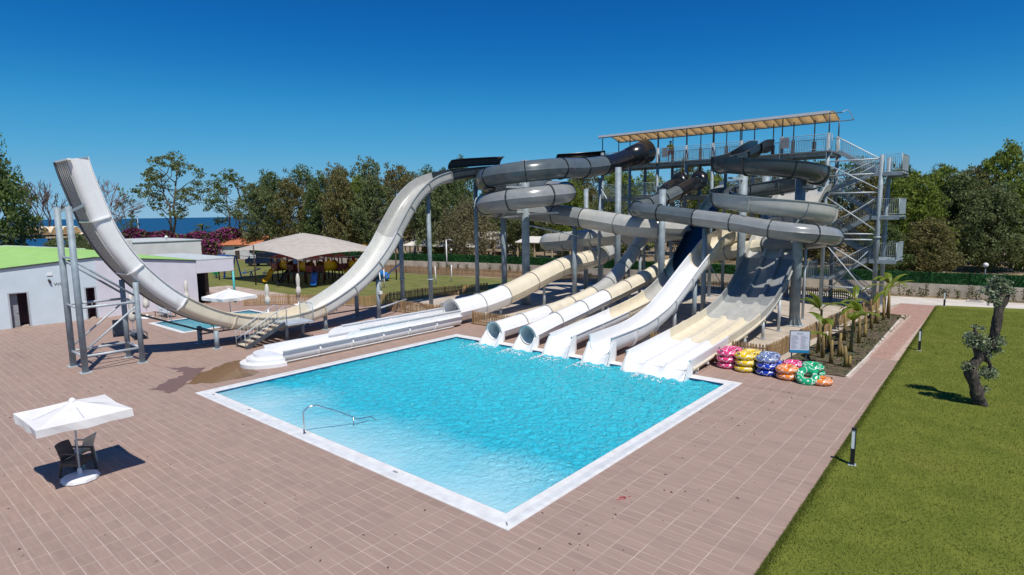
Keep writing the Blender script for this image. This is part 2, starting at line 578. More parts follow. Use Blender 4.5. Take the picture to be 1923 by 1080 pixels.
    def sheet(s, pts):
        return s.add(pts, [tuple(range(len(pts)))])

    def build(s, name, m, parent=None, mats=None):
        me = bpy.data.meshes.new(name)
        me.from_pydata(s.v, [], s.f)
        me.polygons.foreach_set('use_smooth', s.sm)
        me.materials.append(M[m] if isinstance(m, str) else m)
        me.update()
        o = bpy.data.objects.new(name, me)
        COL.objects.link(o)
        if parent is not None:
            o.parent = parent
        return o


def link_mesh(name, me, parent=None):
    o = bpy.data.objects.new(name, me)
    COL.objects.link(o)
    if parent is not None:
        o.parent = parent
    return o


def np_mesh(name, verts, faces_flat, nper, m, smooth=False):
    """fast mesh from numpy arrays; every face has nper corners"""
    me = bpy.data.meshes.new(name)
    nv = len(verts)
    nl = len(faces_flat)
    nf = nl // nper
    me.vertices.add(nv)
    me.vertices.foreach_set('co', np.asarray(verts, dtype=np.float32).ravel())
    me.loops.add(nl)
    me.loops.foreach_set('vertex_index', np.asarray(faces_flat, dtype=np.int32))
    me.polygons.add(nf)
    me.polygons.foreach_set('loop_start', np.arange(0, nl, nper, dtype=np.int32))
    me.polygons.foreach_set('loop_total', np.full(nf, nper, dtype=np.int32))
    me.polygons.foreach_set('use_smooth', np.full(nf, smooth, dtype=bool))
    me.materials.append(M[m])
    me.update(calc_edges=True)
    return me


def structure(name, mb, m, parent=None):
    o = mb.build(name, m, parent)
    if parent is None:
        tag(o, kind='structure')
    return o


def spline(pts, step=0.25):
    """Catmull-Rom through pts, resampled to about even steps -> list of Vector and arc lengths"""
    P = [Vector(p) for p in pts]
    P = [P[0] * 2 - P[1]] + P + [P[-1] * 2 - P[-2]]
    out = []
    for i in range(1, len(P) - 2):
        a, b, c, d = P[i - 1], P[i], P[i + 1], P[i + 2]
        n = max(2, int((c - b).length / step))
        # centripetal-ish: scale tangents by chord
        l1 = max((b - a).length, 1e-6)
        l2 = max((c - b).length, 1e-6)
        l3 = max((d - c).length, 1e-6)
        m1 = ((b - a) / l1 * l2 + (c - b) / l2 * l1) / (l1 + l2) * l2
        m2 = ((c - b) / l2 * l3 + (d - c) / l3 * l2) / (l2 + l3) * l2
        for k in range(n):
            t = k / n
            t2, t3 = t * t, t * t * t
            out.append(b * (2 * t3 - 3 * t2 + 1) + m1 * (t3 - 2 * t2 + t) + c * (3 * t2 - 2 * t3) + m2 * (t3 - t2))
    out.append(P[-2].copy())
    S = [0.0]
    for i in range(1, len(out)):
        S.append(S[-1] + (out[i] - out[i - 1]).length)
    return out, S

# ------------------------------------------------------------------ view test (only to leave out what no camera near here sees)
CAMP = Vector((0, 0, 7.0))


def pix(x, y, z=0.0):
    d = Vector((x, y, z)) - CAMP
    q = d.dot(fw)
    if q < 0.1:
        return -9999, -9999, q
    return 961.5 + 1119.2 * d.dot(rv) / q, 540 - 1119.2 * d.dot(uv) / q, q


def in_view(x, y, z=0.0, pad=160):
    a, b, q = pix(x, y, z)
    return q > 0 and -pad < a < 1923 + pad and -pad < b < 1080 + pad


# ------------------------------------------------------------------ land and sea
def cells(xs, ys, z, skip):
    mb = MB()
    for i in range(len(xs) - 1):
        for j in range(len(ys) - 1):
            cx, cy = (xs[i] + xs[i + 1]) / 2, (ys[j] + ys[j + 1]) / 2
            if skip(cx, cy):
                continue
            mb.sheet([(xs[i], ys[j], z), (xs[i + 1], ys[j], z), (xs[i + 1], ys[j + 1], z), (xs[i], ys[j + 1], z)])
    return mb


land = MB()
zl = -0.03
land.sheet([(-3.0, -300, zl), (4000, -300, zl), (4000, 27.5, zl), (-3.0, 27.5, zl)])
land.sheet([(-62, -300, zl), (-3.0, -300, zl), (-3.0, -3, zl), (-62, -3, zl)])
coast = [(-160, -300), (-165, 0), (-172, 45), (-215, 80), (-300, 150), (-520, 420), (-900, 1100), (-2500, 4000)]
land.sheet([(-62, -300, zl), (-62, 27.5, zl)] + [(-62, 27.5, zl)] * 0 + [(-190, 27.5, zl)] * 0 + [(-170, 27.5, zl), (-165, 0, zl), (-160, -300, zl)])
land.sheet([(-170, 27.5, zl), (4000, 27.5, zl), (4000, 4000, zl)] + [(p[0], p[1], zl) for p in reversed(coast[2:])])
for a, b in zip(coast[:-1], coast[1:]):
    land.sheet([(a[0], a[1], zl), (a[0] - 6, a[1] + 3, -4), (b[0] - 6, b[1] + 3, -4), (b[0], b[1], zl)])
structure('ground', land, 'dry_ground')
sea = MB().sheet([(-40000, -20000, -2.5), (-100, -20000, -2.5), (3000, 40000, -2.5), (-40000, 40000, -2.5)])
structure('sea', sea, 'sea')

# ------------------------------------------------------------------ pools
PX0, PX1, PY0, PY1 = -24.83, -8.22, 9.38, 24.03          # outer edge of the coping
IX0, IX1, IY0, IY1 = -24.30, -8.75, 9.92, 23.48          # water edge
QX0, QX1, QY0, QY1 = -44.2, -38.6, 14.1, 21.2            # small pool
RX0, RX1, RY0, RY1 = -43.9, -38.9, 14.4, 20.9


def basin(name, x0, x1, y0, y1, zs, zd, matn):
    mb = MB()
    mb.sheet([(x0, y0, zs), (x1, y0, zs), (x1, y1, zd), (x0, y1, zd)])
    t = -0.02
    mb.sheet([(x0, y0, zs), (x0, y0, t), (x1, y0, t), (x1, y0, zs)])
    mb.sheet([(x1, y1, zd), (x1, y1, t), (x0, y1, t), (x0, y1, zd)])
    mb.sheet([(x0, y1, zd), (x0, y1, t), (x0, y0, t), (x0, y0, zs)])
    mb.sheet([(x1, y0, zs), (x1, y0, t), (x1, y1, t), (x1, y1, zd)])
    return structure(name, mb, matn)


basin('pool_basin', IX0, IX1, IY0, IY1, -0.7, -1.4, 'pool_tile')
basin('small_pool_basin', RX0, RX1, RY0, RY1, -0.5, -0.9, 'pool_tile')


def water(name, x0, x1, y0, y1, z, step, amp, matn, seedv, calm):
    nx = int((x1 - x0) / step) + 1
    ny = int((y1 - y0) / step) + 1
    X, Y = np.meshgrid(np.linspace(x0, x1, nx), np.linspace(y0, y1, ny))
    g = np.random.default_rng(seedv)
    H = np.zeros_like(X)
    for k in range(46):
        lam = g.uniform(0.2, 0.6)
        an = g.normal(2.2, 1.0)
        ph = g.uniform(0, 6.28)
        kk = 6.283 / lam
        H += (lam ** 1.0) * np.sin(kk * (X * math.cos(an) + Y * math.sin(an)) + ph + 0.6 * np.sin(0.9 * X + ph) + 0.6 * np.sin(0.8 * Y - ph))
    H *= amp / H.std()
    env = np.clip((Y - y0 - 0.2) / calm, 0.12, 1.0) * np.clip((X - x0 + 1.0) / 2.5, 0.35, 1)
    H *= env
    V = np.stack([X.ravel(), Y.ravel(), z + H.ravel()], 1)
    i = np.arange(nx * ny).reshape(ny, nx)
    F = np.stack([i[:-1, :-1], i[:-1, 1:], i[1:, 1:], i[1:, :-1]], -1).reshape(-1)
    me = np_mesh(name, V, F, 4, matn, True)
    return tag(link_mesh(name, me), kind='structure')


water('pool_water', IX0, IX1, IY0, IY1, -0.07, 0.05, 0.018, 'pool_water', 5, 3.2)
water('small_pool_water', RX0, RX1, RY0, RY1, -0.06, 0.25, 0.01, 'small_pool_water', 6, 2.0)


def coping(name, o, i, grate=True):
    (x0, x1, y0, y1), (a0, a1, b0, b1) = o, i
    root = MB().box(x0, x1, y0, b0, -0.3, 0.012).build(name, 'coping')
    tag(root, kind='structure')
    MB().box(x0, x1, b1, y1, -0.3, 0.012).build('coping_side', 'coping', root)
    MB().box(x0, a0, b0 + 0.001, b1 - 0.001, -0.3, 0.012).build('coping_side', 'coping', root)
    MB().box(a1, x1, b0 + 0.001, b1 - 0.001, -0.3, 0.012).build('coping_side', 'coping', root)
    # dark tile line at the waterline
    ln = MB()
    for (p, q) in (((a0, b0), (a1, b0)), ((a1, b0), (a1, b1)), ((a1, b1), (a0, b1)), ((a0, b1), (a0, b0))):
        dx, dy = q[0] - p[0], q[1] - p[1]
        l = math.hypot(dx, dy)
        nx, ny = -dy / l * 0.012, dx / l * 0.012
        ln.add([(p[0] + nx, p[1] + ny, 0.006), (q[0] + nx, q[1] + ny, 0.006), (q[0] + nx, q[1] + ny, -0.2), (p[0] + nx, p[1] + ny, -0.2)], [(0, 1, 2, 3)])
    ln.build('waterline_tile', 'pool_line', root)
    if grate:
        g = MB()
        w0, w1 = 0.10, 0.30
        n = int((x1 - x0) / 0.05)
        for k in range(n):
            xx = x0 + 0.32 + (x1 - x0 - 0.64) * k / (n - 1)
            g.box(xx - 0.016, xx + 0.016, y0 + w0, y0 + w1, 0.012, 0.020)
        n = int((y1 - y0) / 0.05)
        for k in range(n):
            yy = y0 + 0.32 + (y1 - y0 - 0.64) * k / (n - 1)
            g.box(x1 - w1, x1 - w0, yy - 0.016, yy + 0.016, 0.012, 0.020)
            g.box(x0 + w0, x0 + w1, yy - 0.016, yy + 0.016, 0.012, 0.020)
        tag(g.build('overflow_grate', 'grating', root), kind='stuff')
        # depth figures stencilled on the coping
    return root


cop = coping('pool_coping', (PX0, PX1, PY0, PY1), (IX0, IX1, IY0, IY1))
coping('small_pool_coping', (QX0, QX1, QY0, QY1), (RX0, RX1, RY0, RY1), False)


def text_mesh(name, txt, size, m, parent, loc, rot, extrude=0.0):
    cu = bpy.data.curves.new(name, 'FONT')
    cu.body = txt
    cu.size = size
    cu.extrude = extrude
    cu.align_x = 'CENTER'
    cu.align_y = 'CENTER'
    o = bpy.data.objects.new(name, cu)
    COL.objects.link(o)
    dg = bpy.context.evaluated_depsgraph_get()
    me = bpy.data.meshes.new_from_object(o.evaluated_get(dg))
    me.name = name
    bpy.data.objects.remove(o)
    me.materials.clear()
    me.materials.append(M[m])
    q = link_mesh(name, me, parent)
    q.location = loc
    q.rotation_euler = rot
    return q


MB().bar((-8.47, 9.62, 0.0225), (-8.36, 9.52, 0.0225), 0.03, 0.004).build('corner_mark', 'ink', cop)
for (mx, my) in ((-23.95, 9.74), (-21.0, 9.74), (-12.6, 9.74)):
    MB().box(mx - 0.09, mx + 0.09, my - 0.035, my + 0.035, 0.012, 0.016).build('drain_cover', 'mesh_grey', cop)

# ------------------------------------------------------------------ tiled deck
TX, TY, GAP = 0.565, 0.283, 0.013
dk = cells([-64, -62, QX0, QX1, PX0, PX1, -3.0], [-3, PY0, QY0, QY1, PY1, 27.5], -0.0045,
           lambda x, y: (PX0 < x < PX1 and PY0 < y < PY1) or (QX0 < x < QX1 and QY0 < y < QY1) or x < -62)
dk.sheet([(-5.2, 27.5, -0.0045), (-3.5, 27.5, -0.0045), (-3.5, 32.0, -0.0045), (-5.2, 32.0, -0.0045)])
deck = structure('pool_deck', dk, 'grout')


def tile_ok(x, y):
    h, k = TX / 2, TY / 2
    if PX0 + 0.23 < x < PX1 - 0.23 and PY0 + 0.3 < y < PY1 - 0.3:
        return False
    if QX0 + 0.01 < x < QX1 - 0.01 and QY0 + 0.1 < y < QY1 - 0.1:
        return False
    if x < -49.6 and y < 19.8:
        return False
    if y > 27.4 and not (-5.2 < x < -3.4 and y < 31.9):
        return False
    if y > 24.25 and x < -44.5:
        return False
    if y > 24.2 and x < -38 and y > 27.3 + (x + 38) * 0.5:
        return False
    return x < -3.05


tl = []
nx0 = int(-62 / TX)
for i in range(nx0, int(-3.8 / TX) + 3):
    for j in range(int(-12.4 / TY), int(22.6 / TY) + 1):
        x, y = -3.87 - TX / 2 + (i + 7) * TX, 9.38 + (j + 0.5) * TY - 33 * TY + 33 * TY
        if tile_ok(x, y) and in_view(x, y):
            tl.append((x * x + y * y, x, y))
tl.sort()
tm = MB()
hx, hy, bz = TX / 2 - GAP / 2, TY / 2 - GAP / 2, 0.006
tm.add([(-hx, -hy, -0.010), (hx, -hy, -0.010), (hx, hy, -0.010), (-hx, hy, -0.010),
        (-hx + bz, -hy + bz, 0), (hx - bz, -hy + bz, 0), (hx - bz, hy - bz, 0), (-hx + bz, hy - bz, 0)],
       [(4, 5, 6, 7), (0, 1, 5, 4), (1, 2, 6, 5), (2, 3, 7, 6), (3, 0, 4, 7)])
t0 = tm.build('tile', 'tile', deck)
inside = [t for t in tl if in_view(t[1], t[2], 0, 0)]
near = inside[:300]
nearset = set(near)
rest = [t for t in tl if t not in nearset]
for k, (_, x, y) in enumerate(near):
    o = t0 if k == 0 else t0.copy()
    if k:
        COL.objects.link(o)
        o.parent = deck
    o.location = (x, y, rng.normal(0, 0.0006))
    o.rotation_euler = (rng.normal(0, 0.0012), rng.normal(0, 0.001), 0)
A = np.array([(x, y, 0) for _, x, y in rest])
tv = np.array(tm.v)
V = (A[:, None, :] + tv[None]).reshape(-1, 3)
V[:, 2] += np.repeat(rng.normal(0, 0.0007, len(A)), 8)
Fb = np.array(tm.f)
F = (np.arange(len(A))[:, None, None] * 8 + Fb[None]).reshape(-1)
tag(link_mesh('far_tiles', np_mesh('far_tiles', V, F, 4, 'tile_far'), deck), kind='stuff')
pm = MB()
for k in range(9):
    a0, a1 = R(40 * k), R(40 * k + 34)
    pm.add([(-7.02 + r_ * math.cos(a_), 12.33 + 1.25 * r_ * math.sin(a_), 0.004) for a_, r_ in ((a0, 0.05), (a0, 0.08), (a1, 0.08), (a1, 0.05))], [(0, 1, 2, 3)])
pm.bar((-7.06, 12.28, 0.003), (-6.98, 12.38, 0.003), 0.025, 0.003)
pm.bar((-7.10, 12.16, 0.003), (-7.03, 12.20, 0.003), 0.03, 0.003)
pm.bar((-6.95, 12.46, 0.003), (-6.90, 12.50, 0.003), 0.03, 0.003)
pm.build('painted_mark', 'ink_red', deck)


# dry leaves and scraps blown onto the deck
n = 130
lx_ = np.where(rng.uniform(0, 1, n) < 0.5, rng.normal(-6.6, 0.8, n), rng.uniform(-30, -4, n))
ly_ = np.where(lx_ > -9, rng.uniform(9, 24, n), rng.uniform(2, 9, n))
lz_ = np.full(n, 0.006)
litter_c = np.column_stack([lx_, ly_, lz_])


# shallow standing water beside the run-out
def blob(pts, z, jit, seedv):
    g = random.Random(seedv)
    out = []
    n = len(pts)
    for i in range(n):
        a, b = Vector(pts[i]), Vector(pts[(i + 1) % n])
        for k in range(6):
            p = a.lerp(b, k / 6)
            out.append((p.x + g.uniform(-jit, jit), p.y + g.uniform(-jit, jit), z))
    return MB().sheet(out)


structure('puddle', blob([(-26.4, 9.65), (-25.7, 10.6), (-25.5, 11.9), (-25.9, 12.6), (-28.2, 12.9), (-29.0, 13.1), (-28.7, 12.2), (-27.9, 10.9)], 0.0045, 0.10, 3), 'puddle')
structure('damp_patch', blob([(-26.9, 8.5), (-25.5, 8.8), (-26.3, 9.5), (-27.6, 10.6), (-28.6, 11.4), (-29.6, 10.9), (-30.2, 10.2), (-29.4, 10.3), (-28.3, 10.4), (-27.6, 9.4)], 0.0025, 0.14, 4), 'damp')

# ------------------------------------------------------------------ lawns, path, bed, concrete
gl = random.Random(21)
ledge = []
# ragged turf edge along the paving
for k in range(330):
    y_ = 52.3 - k * (50.3 / 330)
    ledge.append((-3.41 - (y_ - 11.25) * 0.0212 + gl.gauss(0, 0.018) + 0.03 * math.sin(y_ * 1.7) + 0.02 * math.sin(y_ * 4.3), y_))
structure('lawn', MB().poly([(60, 2), (60, 62), (0.6, 53.7)] + ledge, -0.028, 0.006), 'lawn')
structure('playground_lawn', MB().sheet([(-150, 24.3, -0.018), (-46.5, 24.3, -0.018), (-46.2, 21.9, -0.018), (-44.4, 24.0, -0.018), (-38.1, 27.3, -0.018), (-38.1, 33, -0.018),
                                         (-36, 39, -0.018), (-36, 49, -0.018), (-60, 45.6, -0.018), (-150, 44, -0.018)]), 'lawn_dry')
structure('concrete_apron', MB().sheet([(-38.1, 27.5, -0.014), (-7.5, 27.5, -0.014), (-6.7, 50.5, -0.014), (-36, 50.5, -0.014), (-36, 39, -0.014), (-38.1, 33, -0.014)]), 'concrete')
structure('pale_pavement', MB().sheet([(-36, 50.5, -0.012), (-6.7, 50.5, -0.012), (-6.5, 51.6, -0.012), (-4.3, 52.3, -0.012), (0.5, 53.7, -0.012), (60, 62, -0.012), (60, 66, -0.012),
                                       (0.5, 56.9, -0.012), (-7.6, 55.9, -0.012), (-36, 53.3, -0.012)]), 'concrete_pale')
structure('planting_bed', MB().poly([(-8.1, 27.6), (-5.12, 27.6), (-5.5, 46.0), (-7.2, 46.6)], -0.02, 0.012), 'soil')
pth = MB().sheet([(-5.2, 32.0, -0.006), (-3.75, 32.0, -0.006), (-4.2, 52.3, -0.006), (-6.5, 51.6, -0.006), (-7.0, 46.8, -0.006), (-5.5, 46.0, -0.006)])
path = structure('brick_path', pth, 'sand_joint')
bv = []
bl, bw = 0.20, 0.10
for j in range(200):
    y = 32.05 + j * bw
    for i in range(14):
        x = -7.0 + i * bl + (bl / 2 if j % 2 else 0)
        lx = -5.17 if y < 46.3 else -6.55
        if lx + 0.1 < x < -3.41 - (y - 11.25) * 0.0212 + 0.1:
            bv.append((x, y, 0))
A = np.array(bv)
h1, h2 = bl / 2 - 0.006, bw / 2 - 0.006
pv = np.array([(-h1, -h2, -0.006), (h1, -h2, -0.006), (h1, h2, -0.006), (-h1, h2, -0.006), (-h1, -h2, 0.002), (h1, -h2, 0.002), (h1, h2, 0.002), (-h1, h2, 0.002)])
V = (A[:, None, :] + pv[None]).reshape(-1, 3)
F = (np.arange(len(A))[:, None, None] * 8 + np.array([(4, 5, 6, 7), (0, 1, 5, 4), (1, 2, 6, 5), (2, 3, 7, 6), (3, 0, 4, 7)])[None]).reshape(-1)
tag(link_mesh('path_bricks', np_mesh('path_bricks', V, F, 4, 'brick'), path), kind='stuff')
MB().box(-5.20, -5.12, 27.6, 32, -0.02, 0.03).build('kerb', 'concrete_pale', path)
MB().bar((-5.16, 32, 0.005), (-5.52, 45.9, 0.005), 0.08, 0.06).build('kerb', 'concrete_pale', path)


# grass blades: one object, nobody could count them
def blades(n, sampler, h0, h1, w, z=0.0):
    P = sampler(n)
    n = len(P)
    an = rng.uniform(0, 6.283, n)
    hh = rng.uniform(h0, h1, n)
    lean = rng.normal(0, 0.5, (n, 2)) * hh[:, None]
    dx, dy = np.cos(an) * w, np.sin(an) * w
    a = np.stack([P[:, 0] - dx, P[:, 1] - dy, np.full(n, z)], 1)
    b = np.stack([P[:, 0] + dx, P[:, 1] + dy, np.full(n, z)], 1)
    c = np.stack([P[:, 0] + lean[:, 0], P[:, 1] + lean[:, 1], z + hh], 1)
    V = np.stack([a, b, c], 1).reshape(-1, 3)
    return V


def lawn_samples(n):
    out = []
    while sum(len(o) for o in out) < n:
        d = rng.uniform(0, 1, n) ** 1.6 * 44 + 7.5
        x = rng.uniform(-4.2, 14, n)
        edge = -3.41 - (d - 11.25) * 0.0212
        x = np.where(rng.uniform(0, 1, n) < 0.10, edge + rng.exponential(0.05, n) - 0.03, x)
        ok = (x > edge - 0.05) & (d < 52.0 + (x + 4.3) * 0.28)
        rel = np.stack([x, d, np.full(n, -7.0)], 1)
        q = rel @ np.array(fw)
        px = 961.5 + 1119.2 * (rel @ np.array(rv)) / q
        py = 540 - 1119.2 * (rel @ np.array(uv)) / q
        ok &= (q > 0) & (px < 2000) & (py < 1150) & (px > 1300)
        out.append(np.stack([x, d], 1)[ok])
    return np.concatenate(out)[:n]


Vn = blades(150000, lawn_samples, 0.02, 0.055, 0.010)
gme = np_mesh('grass', Vn, np.arange(len(Vn)), 3, 'grass_blade')
tag(link_mesh('grass', gme), 'short mown grass blades covering the big lawn beside the deck', 'grass', kind='stuff')

# ------------------------------------------------------------------ boundary wall with its green screen
WL = [(40, 62.5), (-7.6, 57.3), (-30, 55.4), (-50, 53.4), (-66, 49.6), (-84, 48.0), (-132, 46.4)]


def wall_run(a, b, k):
    a, b = Vector((*a, 0)), Vector((*b, 0))
    d = (b - a).normalized()
    return a, b, d, Vector((-d.y, d.x, 0))


wl = thing('boundary_wall', 'low sand coloured block wall running behind the whole water park', 'wall')
scr = thing('hedge_screen', 'dark green leafy screen standing on top of the low boundary wall', 'hedge screen')
LV = []
for a, b in zip(WL[:-1], WL[1:]):
    A_, B_, d, nrm = wall_run(a, b, 0)
    MB().bar(A_ + Vector((0, 0, 0.5)), B_ + Vector((0, 0, 0.5)), 0.22, 1.0).build('wall_panel', 'wall_block', wl)
    MB().bar(A_ + Vector((0, 0, 1.46)), B_ + Vector((0, 0, 1.46)), 0.06, 0.88).build('backing_panel', 'leaf_hedge', scr)
    L_ = (B_ - A_).length
    n = int(L_ * 330)
    t = rng.uniform(0, L_, n)
    zz = rng.uniform(1.0, 1.95, n)
    off = rng.choice([-1, 1], n) * rng.uniform(0.03, 0.09, n)
    ctr = np.array(A_)[None] + t[:, None] * np.array(d)[None] + off[:, None] * np.array(nrm)[None]
    ctr[:, 2] = zz
    LV.append(ctr)
LV = np.concatenate(LV)


def leaf_quads(ctr, size, flat=None, jit=0.5, sizes=None):
    """small randomly turned leaf quads round the given centres"""
    n = len(ctr)
    a = rng.normal(size=(n, 3))
    if flat is not None:
        a[:, 2] *= flat
    a /= np.linalg.norm(a, axis=1)[:, None] + 1e-9
    b = rng.normal(size=(n, 3))
    b -= (a * b).sum(1)[:, None] * a
    b /= np.linalg.norm(b, axis=1)[:, None] + 1e-9
    s = size * rng.uniform(1 - jit, 1 + jit, n) if sizes is None else sizes
    s = s[:, None]
    p0 = ctr - a * s * 0.5
    p1 = ctr + b * s * 0.28
    p2 = ctr + a * s * 0.5
    p3 = ctr - b * s * 0.28
    return np.stack([p0, p1, p2, p3], 1).reshape(-1, 3)


Vh = leaf_quads(LV, 0.13)
tag(link_mesh('screen_leaves', np_mesh('screen_leaves', Vh, np.arange(len(Vh)), 4, 'leaf_hedge'), scr), kind='stuff')
Vl = leaf_quads(litter_c, 0.075, flat=0.12)
tag(link_mesh('leaf_litter', np_mesh('leaf_litter', Vl, np.arange(len(Vl)), 4, 'wood_dark')), 'tiny dry leaves scattered over the tiled deck', 'leaf litter', kind='stuff')

# ------------------------------------------------------------------ slide sections
def frames(P):
    T, Sd, U = [], [], []
    n = len(P)
    for i in range(n):
        t = (P[min(i + 1, n - 1)] - P[max(i - 1, 0)]).normalized()
        s = t.cross(Vector((0, 0, 1)))
        s = s.normalized() if s.length > 1e-4 else Sd[-1]
        T.append(t)
        Sd.append(s)
        U.append(s.cross(t).normalized())
    return T, Sd, U


def cut(P, S, a, b):
    """points of the path between arc lengths a and b, ends included"""
    def at(s):
        for i in range(1, len(S)):
            if S[i] >= s:
                k = (s - S[i - 1]) / max(S[i] - S[i - 1], 1e-9)
                return P[i - 1].lerp(P[i], k)
        return P[-1].copy()
    out = [at(a)]
    out += [P[i].copy() for i in range(len(S)) if a + 0.02 < S[i] < b - 0.02]
    out.append(at(b))
    return out


def sweep(P, loops, closed_ends=True, fr=None):
    """loops: closed outlines (side, up) swept along P; two loops make a hollow wall"""
    T, Sd, U = fr or frames(P)
    mb = MB()
    m = len(P)
    offs = []
    for li, lp in enumerate(loops):
        vs = []
        n = len(lp)
        for i in range(m):
            for (a, b) in lp:
                vs.append(P[i] + Sd[i] * a + U[i] * b)
        fs = []
        for i in range(m - 1):
            for k in range(n):
                a, b = i * n + k, i * n + (k + 1) % n
                fs.append((a, b, b + n, a + n) if li == 0 else (a, a + n, b + n, b))
        offs.append(len(mb.v))
        mb.add(vs, fs, True)
    if closed_ends:
        n = len(loops[0])
        for i in (0, m - 1):
            if len(loops) == 2:
                for k in range(n):
                    a, b = offs[0] + i * n + k, offs[0] + i * n + (k + 1) % n
                    c, d = offs[1] + i * n + k, offs[1] + i * n + (k + 1) % n
                    mb.f.append((a, c, d, b) if i == 0 else (a, b, d, c))
                    mb.sm.append(False)
    return mb


def ring_loop(r, fin=0.0, n=28):
    """circle, with a bolted seam standing out on both sides when fin > 0"""
    pts = []
    for k in range(n):
        an = 2 * math.pi * k / n
        q = r + (fin if fin and k in (0, n // 2) else 0)
        pts.append((q * math.cos(an), q * math.sin(an)))
    return pts


def fix_normals(o):
    import bmesh
    bm = bmesh.new()
    bm.from_mesh(o.data)
    bmesh.ops.recalc_face_normals(bm, faces=bm.faces)
    bm.to_mesh(o.data)
    bm.free()


def sharp(o, deg=40):
    try:
        o.data.set_sharp_from_angle(angle=R(deg))
    except Exception:
        pass


def tube_slide(root, pts, r, bands, sec=2.6, step=0.22, names='tube_section'):
    """closed tube in bolted sections; bands: list of (arc end, material)"""
    P, S = spline(pts, step)
    L = S[-1]
    edges = [0.0]
    prev = 0.0
    marks = []
    for e, m in bands:
        e = min(e, L) if e > 0 else L
        n = max(1, round((e - prev) / sec))
        for k in range(n):
            marks.append((prev + (e - prev) * k / n, prev + (e - prev) * (k + 1) / n, m))
        prev = e
    for k, (a, b, m) in enumerate(marks):
        Q = cut(P, S, a, b)
        o = sweep(Q, [ring_loop(r, 0.05), ring_loop(r - 0.035)]).build(names, m, root)
        sharp(o)
        # bolted flange at the lower end of the section
        Q2 = cut(P, S, max(b - 0.026, 0), min(b + 0.026, L)) if b < L - 0.05 else cut(P, S, b - 0.05, b)
        f = sweep(Q2, [ring_loop(r + 0.065), ring_loop(r - 0.01)]).build('flange', {'fg_white': 'fg_pale', 'fg_cream': 'fg_joint', 'fg_pale': 'fg_grey', 'fg_light': 'fg_pale', 'fg_grey': 'fg_dark', 'fg_slate': 'fg_black'}.get(m, m), o)
        sharp(f)
    return P, S


def trough_profile(w, h, rr, t=0.035, lip=0.09):
    """open channel: floor at 0, walls rising to h at +-w, corner radius rr"""
    inn = [(-w, h)]
    n = 7
    for k in range(n + 1):
        an = math.pi + (math.pi / 2) * k / n
        inn.append((-w + rr + rr * math.cos(an), rr + rr * math.sin(an)))
    for k in range(n + 1):
        an = 1.5 * math.pi + (math.pi / 2) * k / n
        inn.append((w - rr + rr * math.cos(an), rr + rr * math.sin(an)))
    inn.append((w, h))
    out = [(w + lip, h), (w + lip, h - 0.03), (w + t, h - 0.035)]
    for k in range(n + 1):
        an = 2 * math.pi - (math.pi / 2) * k / n
        out.append((w - rr + (rr + t) * math.cos(an), rr + (rr + t) * math.sin(an)))
    for k in range(n + 1):
        an = 1.5 * math.pi - (math.pi / 2) * k / n
        out.append((-w + rr + (rr + t) * math.cos(an), rr + (rr + t) * math.sin(an)))
    out += [(-w - t, h - 0.035), (-w - lip, h - 0.03), (-w - lip, h)]
    return inn + out


def shell(P, prof, fr=None):
    """sweep one closed outline and cap both ends"""
    mb = sweep(P, [prof], False, fr)
    n = len(prof)
    m = len(P)
    h = n // 2
    for i in (0, m - 1):
        o = i * n
        for k in range(h - 1):
            q = (o + k, o + k + 1, o + n - 2 - k, o + n - 1 - k)
            mb.f.append(q if i else tuple(reversed(q)))
            mb.sm.append(False)
    return mb


def rib_loop(w, h, rr, t, d):
    p = trough_profile(w, h, rr, t + d, d)
    q = trough_profile(w, h, rr, t, 0.02)
    return p


def trough_slide(root, pts, w, h, rr, bands, sec=2.8, step=0.22, names='trough_section', lip=0.09):
    P, S = spline(pts, step)
    L = S[-1]
    prev = 0.0
    k0 = 0
    for e, m in bands:
        e = min(e, L) if e > 0 else L
        n = max(1, round((e - prev) / sec))
        for k in range(n):
            a, b = prev + (e - prev) * k / n, prev + (e - prev) * (k + 1) / n
            Q = cut(P, S, a, b)
            o = shell(Q, trough_profile(w, h, rr, 0.035, lip)).build(names, m, root)
            sharp(o)
            if b < L - 0.2:
                Q2 = cut(P, S, b - 0.03, b + 0.03)
                prof = trough_profile(w + 0.034, h - 0.04, rr + 0.02, 0.085, 0.088)
                f = shell([q - frames(Q2)[2][i] * 0.036 for i, q in enumerate(Q2)], prof).build('flange', m, o)
                sharp(f)
        prev = e
    return P, S


def column(root, x, y, z, r, m='galv', flare=False, name='support_column', collar=None):
    o = MB().cyl((x, y, 0), (x, y, z), r, n=16).build(name, m, root)
    MB().box(x - r * 1.7, x + r * 1.7, y - r * 1.7, y + r * 1.7, 0.0, 0.03).build('base_plate', 'galv_light', o)
    if flare:
        g = MB()
        for k in range(10):
            an = 2 * math.pi * k / 10
            c, s = math.cos(an), math.sin(an)
            a = [(x + c * q, y + s * q, zz) for q, zz in ((r * 0.98, 0.03), (r * 1.6, 0.03), (r * 0.98, 0.55))]
            n_ = Vector((-s, c, 0)) * 0.012
            vs = [Vector(p) + n_ for p in a] + [Vector(p) - n_ for p in a]
            g.add(vs, [(0, 1, 2), (5, 4, 3), (0, 3, 4, 1), (1, 4, 5, 2), (2, 5, 3, 0)])
        g.build('gusset', m, o)
    if collar:
        MB().cyl((x, y, collar), (x, y, collar + 0.07), r * 1.45, n=16).build('collar', 'galv_light', o)
    return o


def arm(root, a, b, w=0.14, m='galv_light'):
    return MB().bar(a, b, w).build('support_arm', m, root)


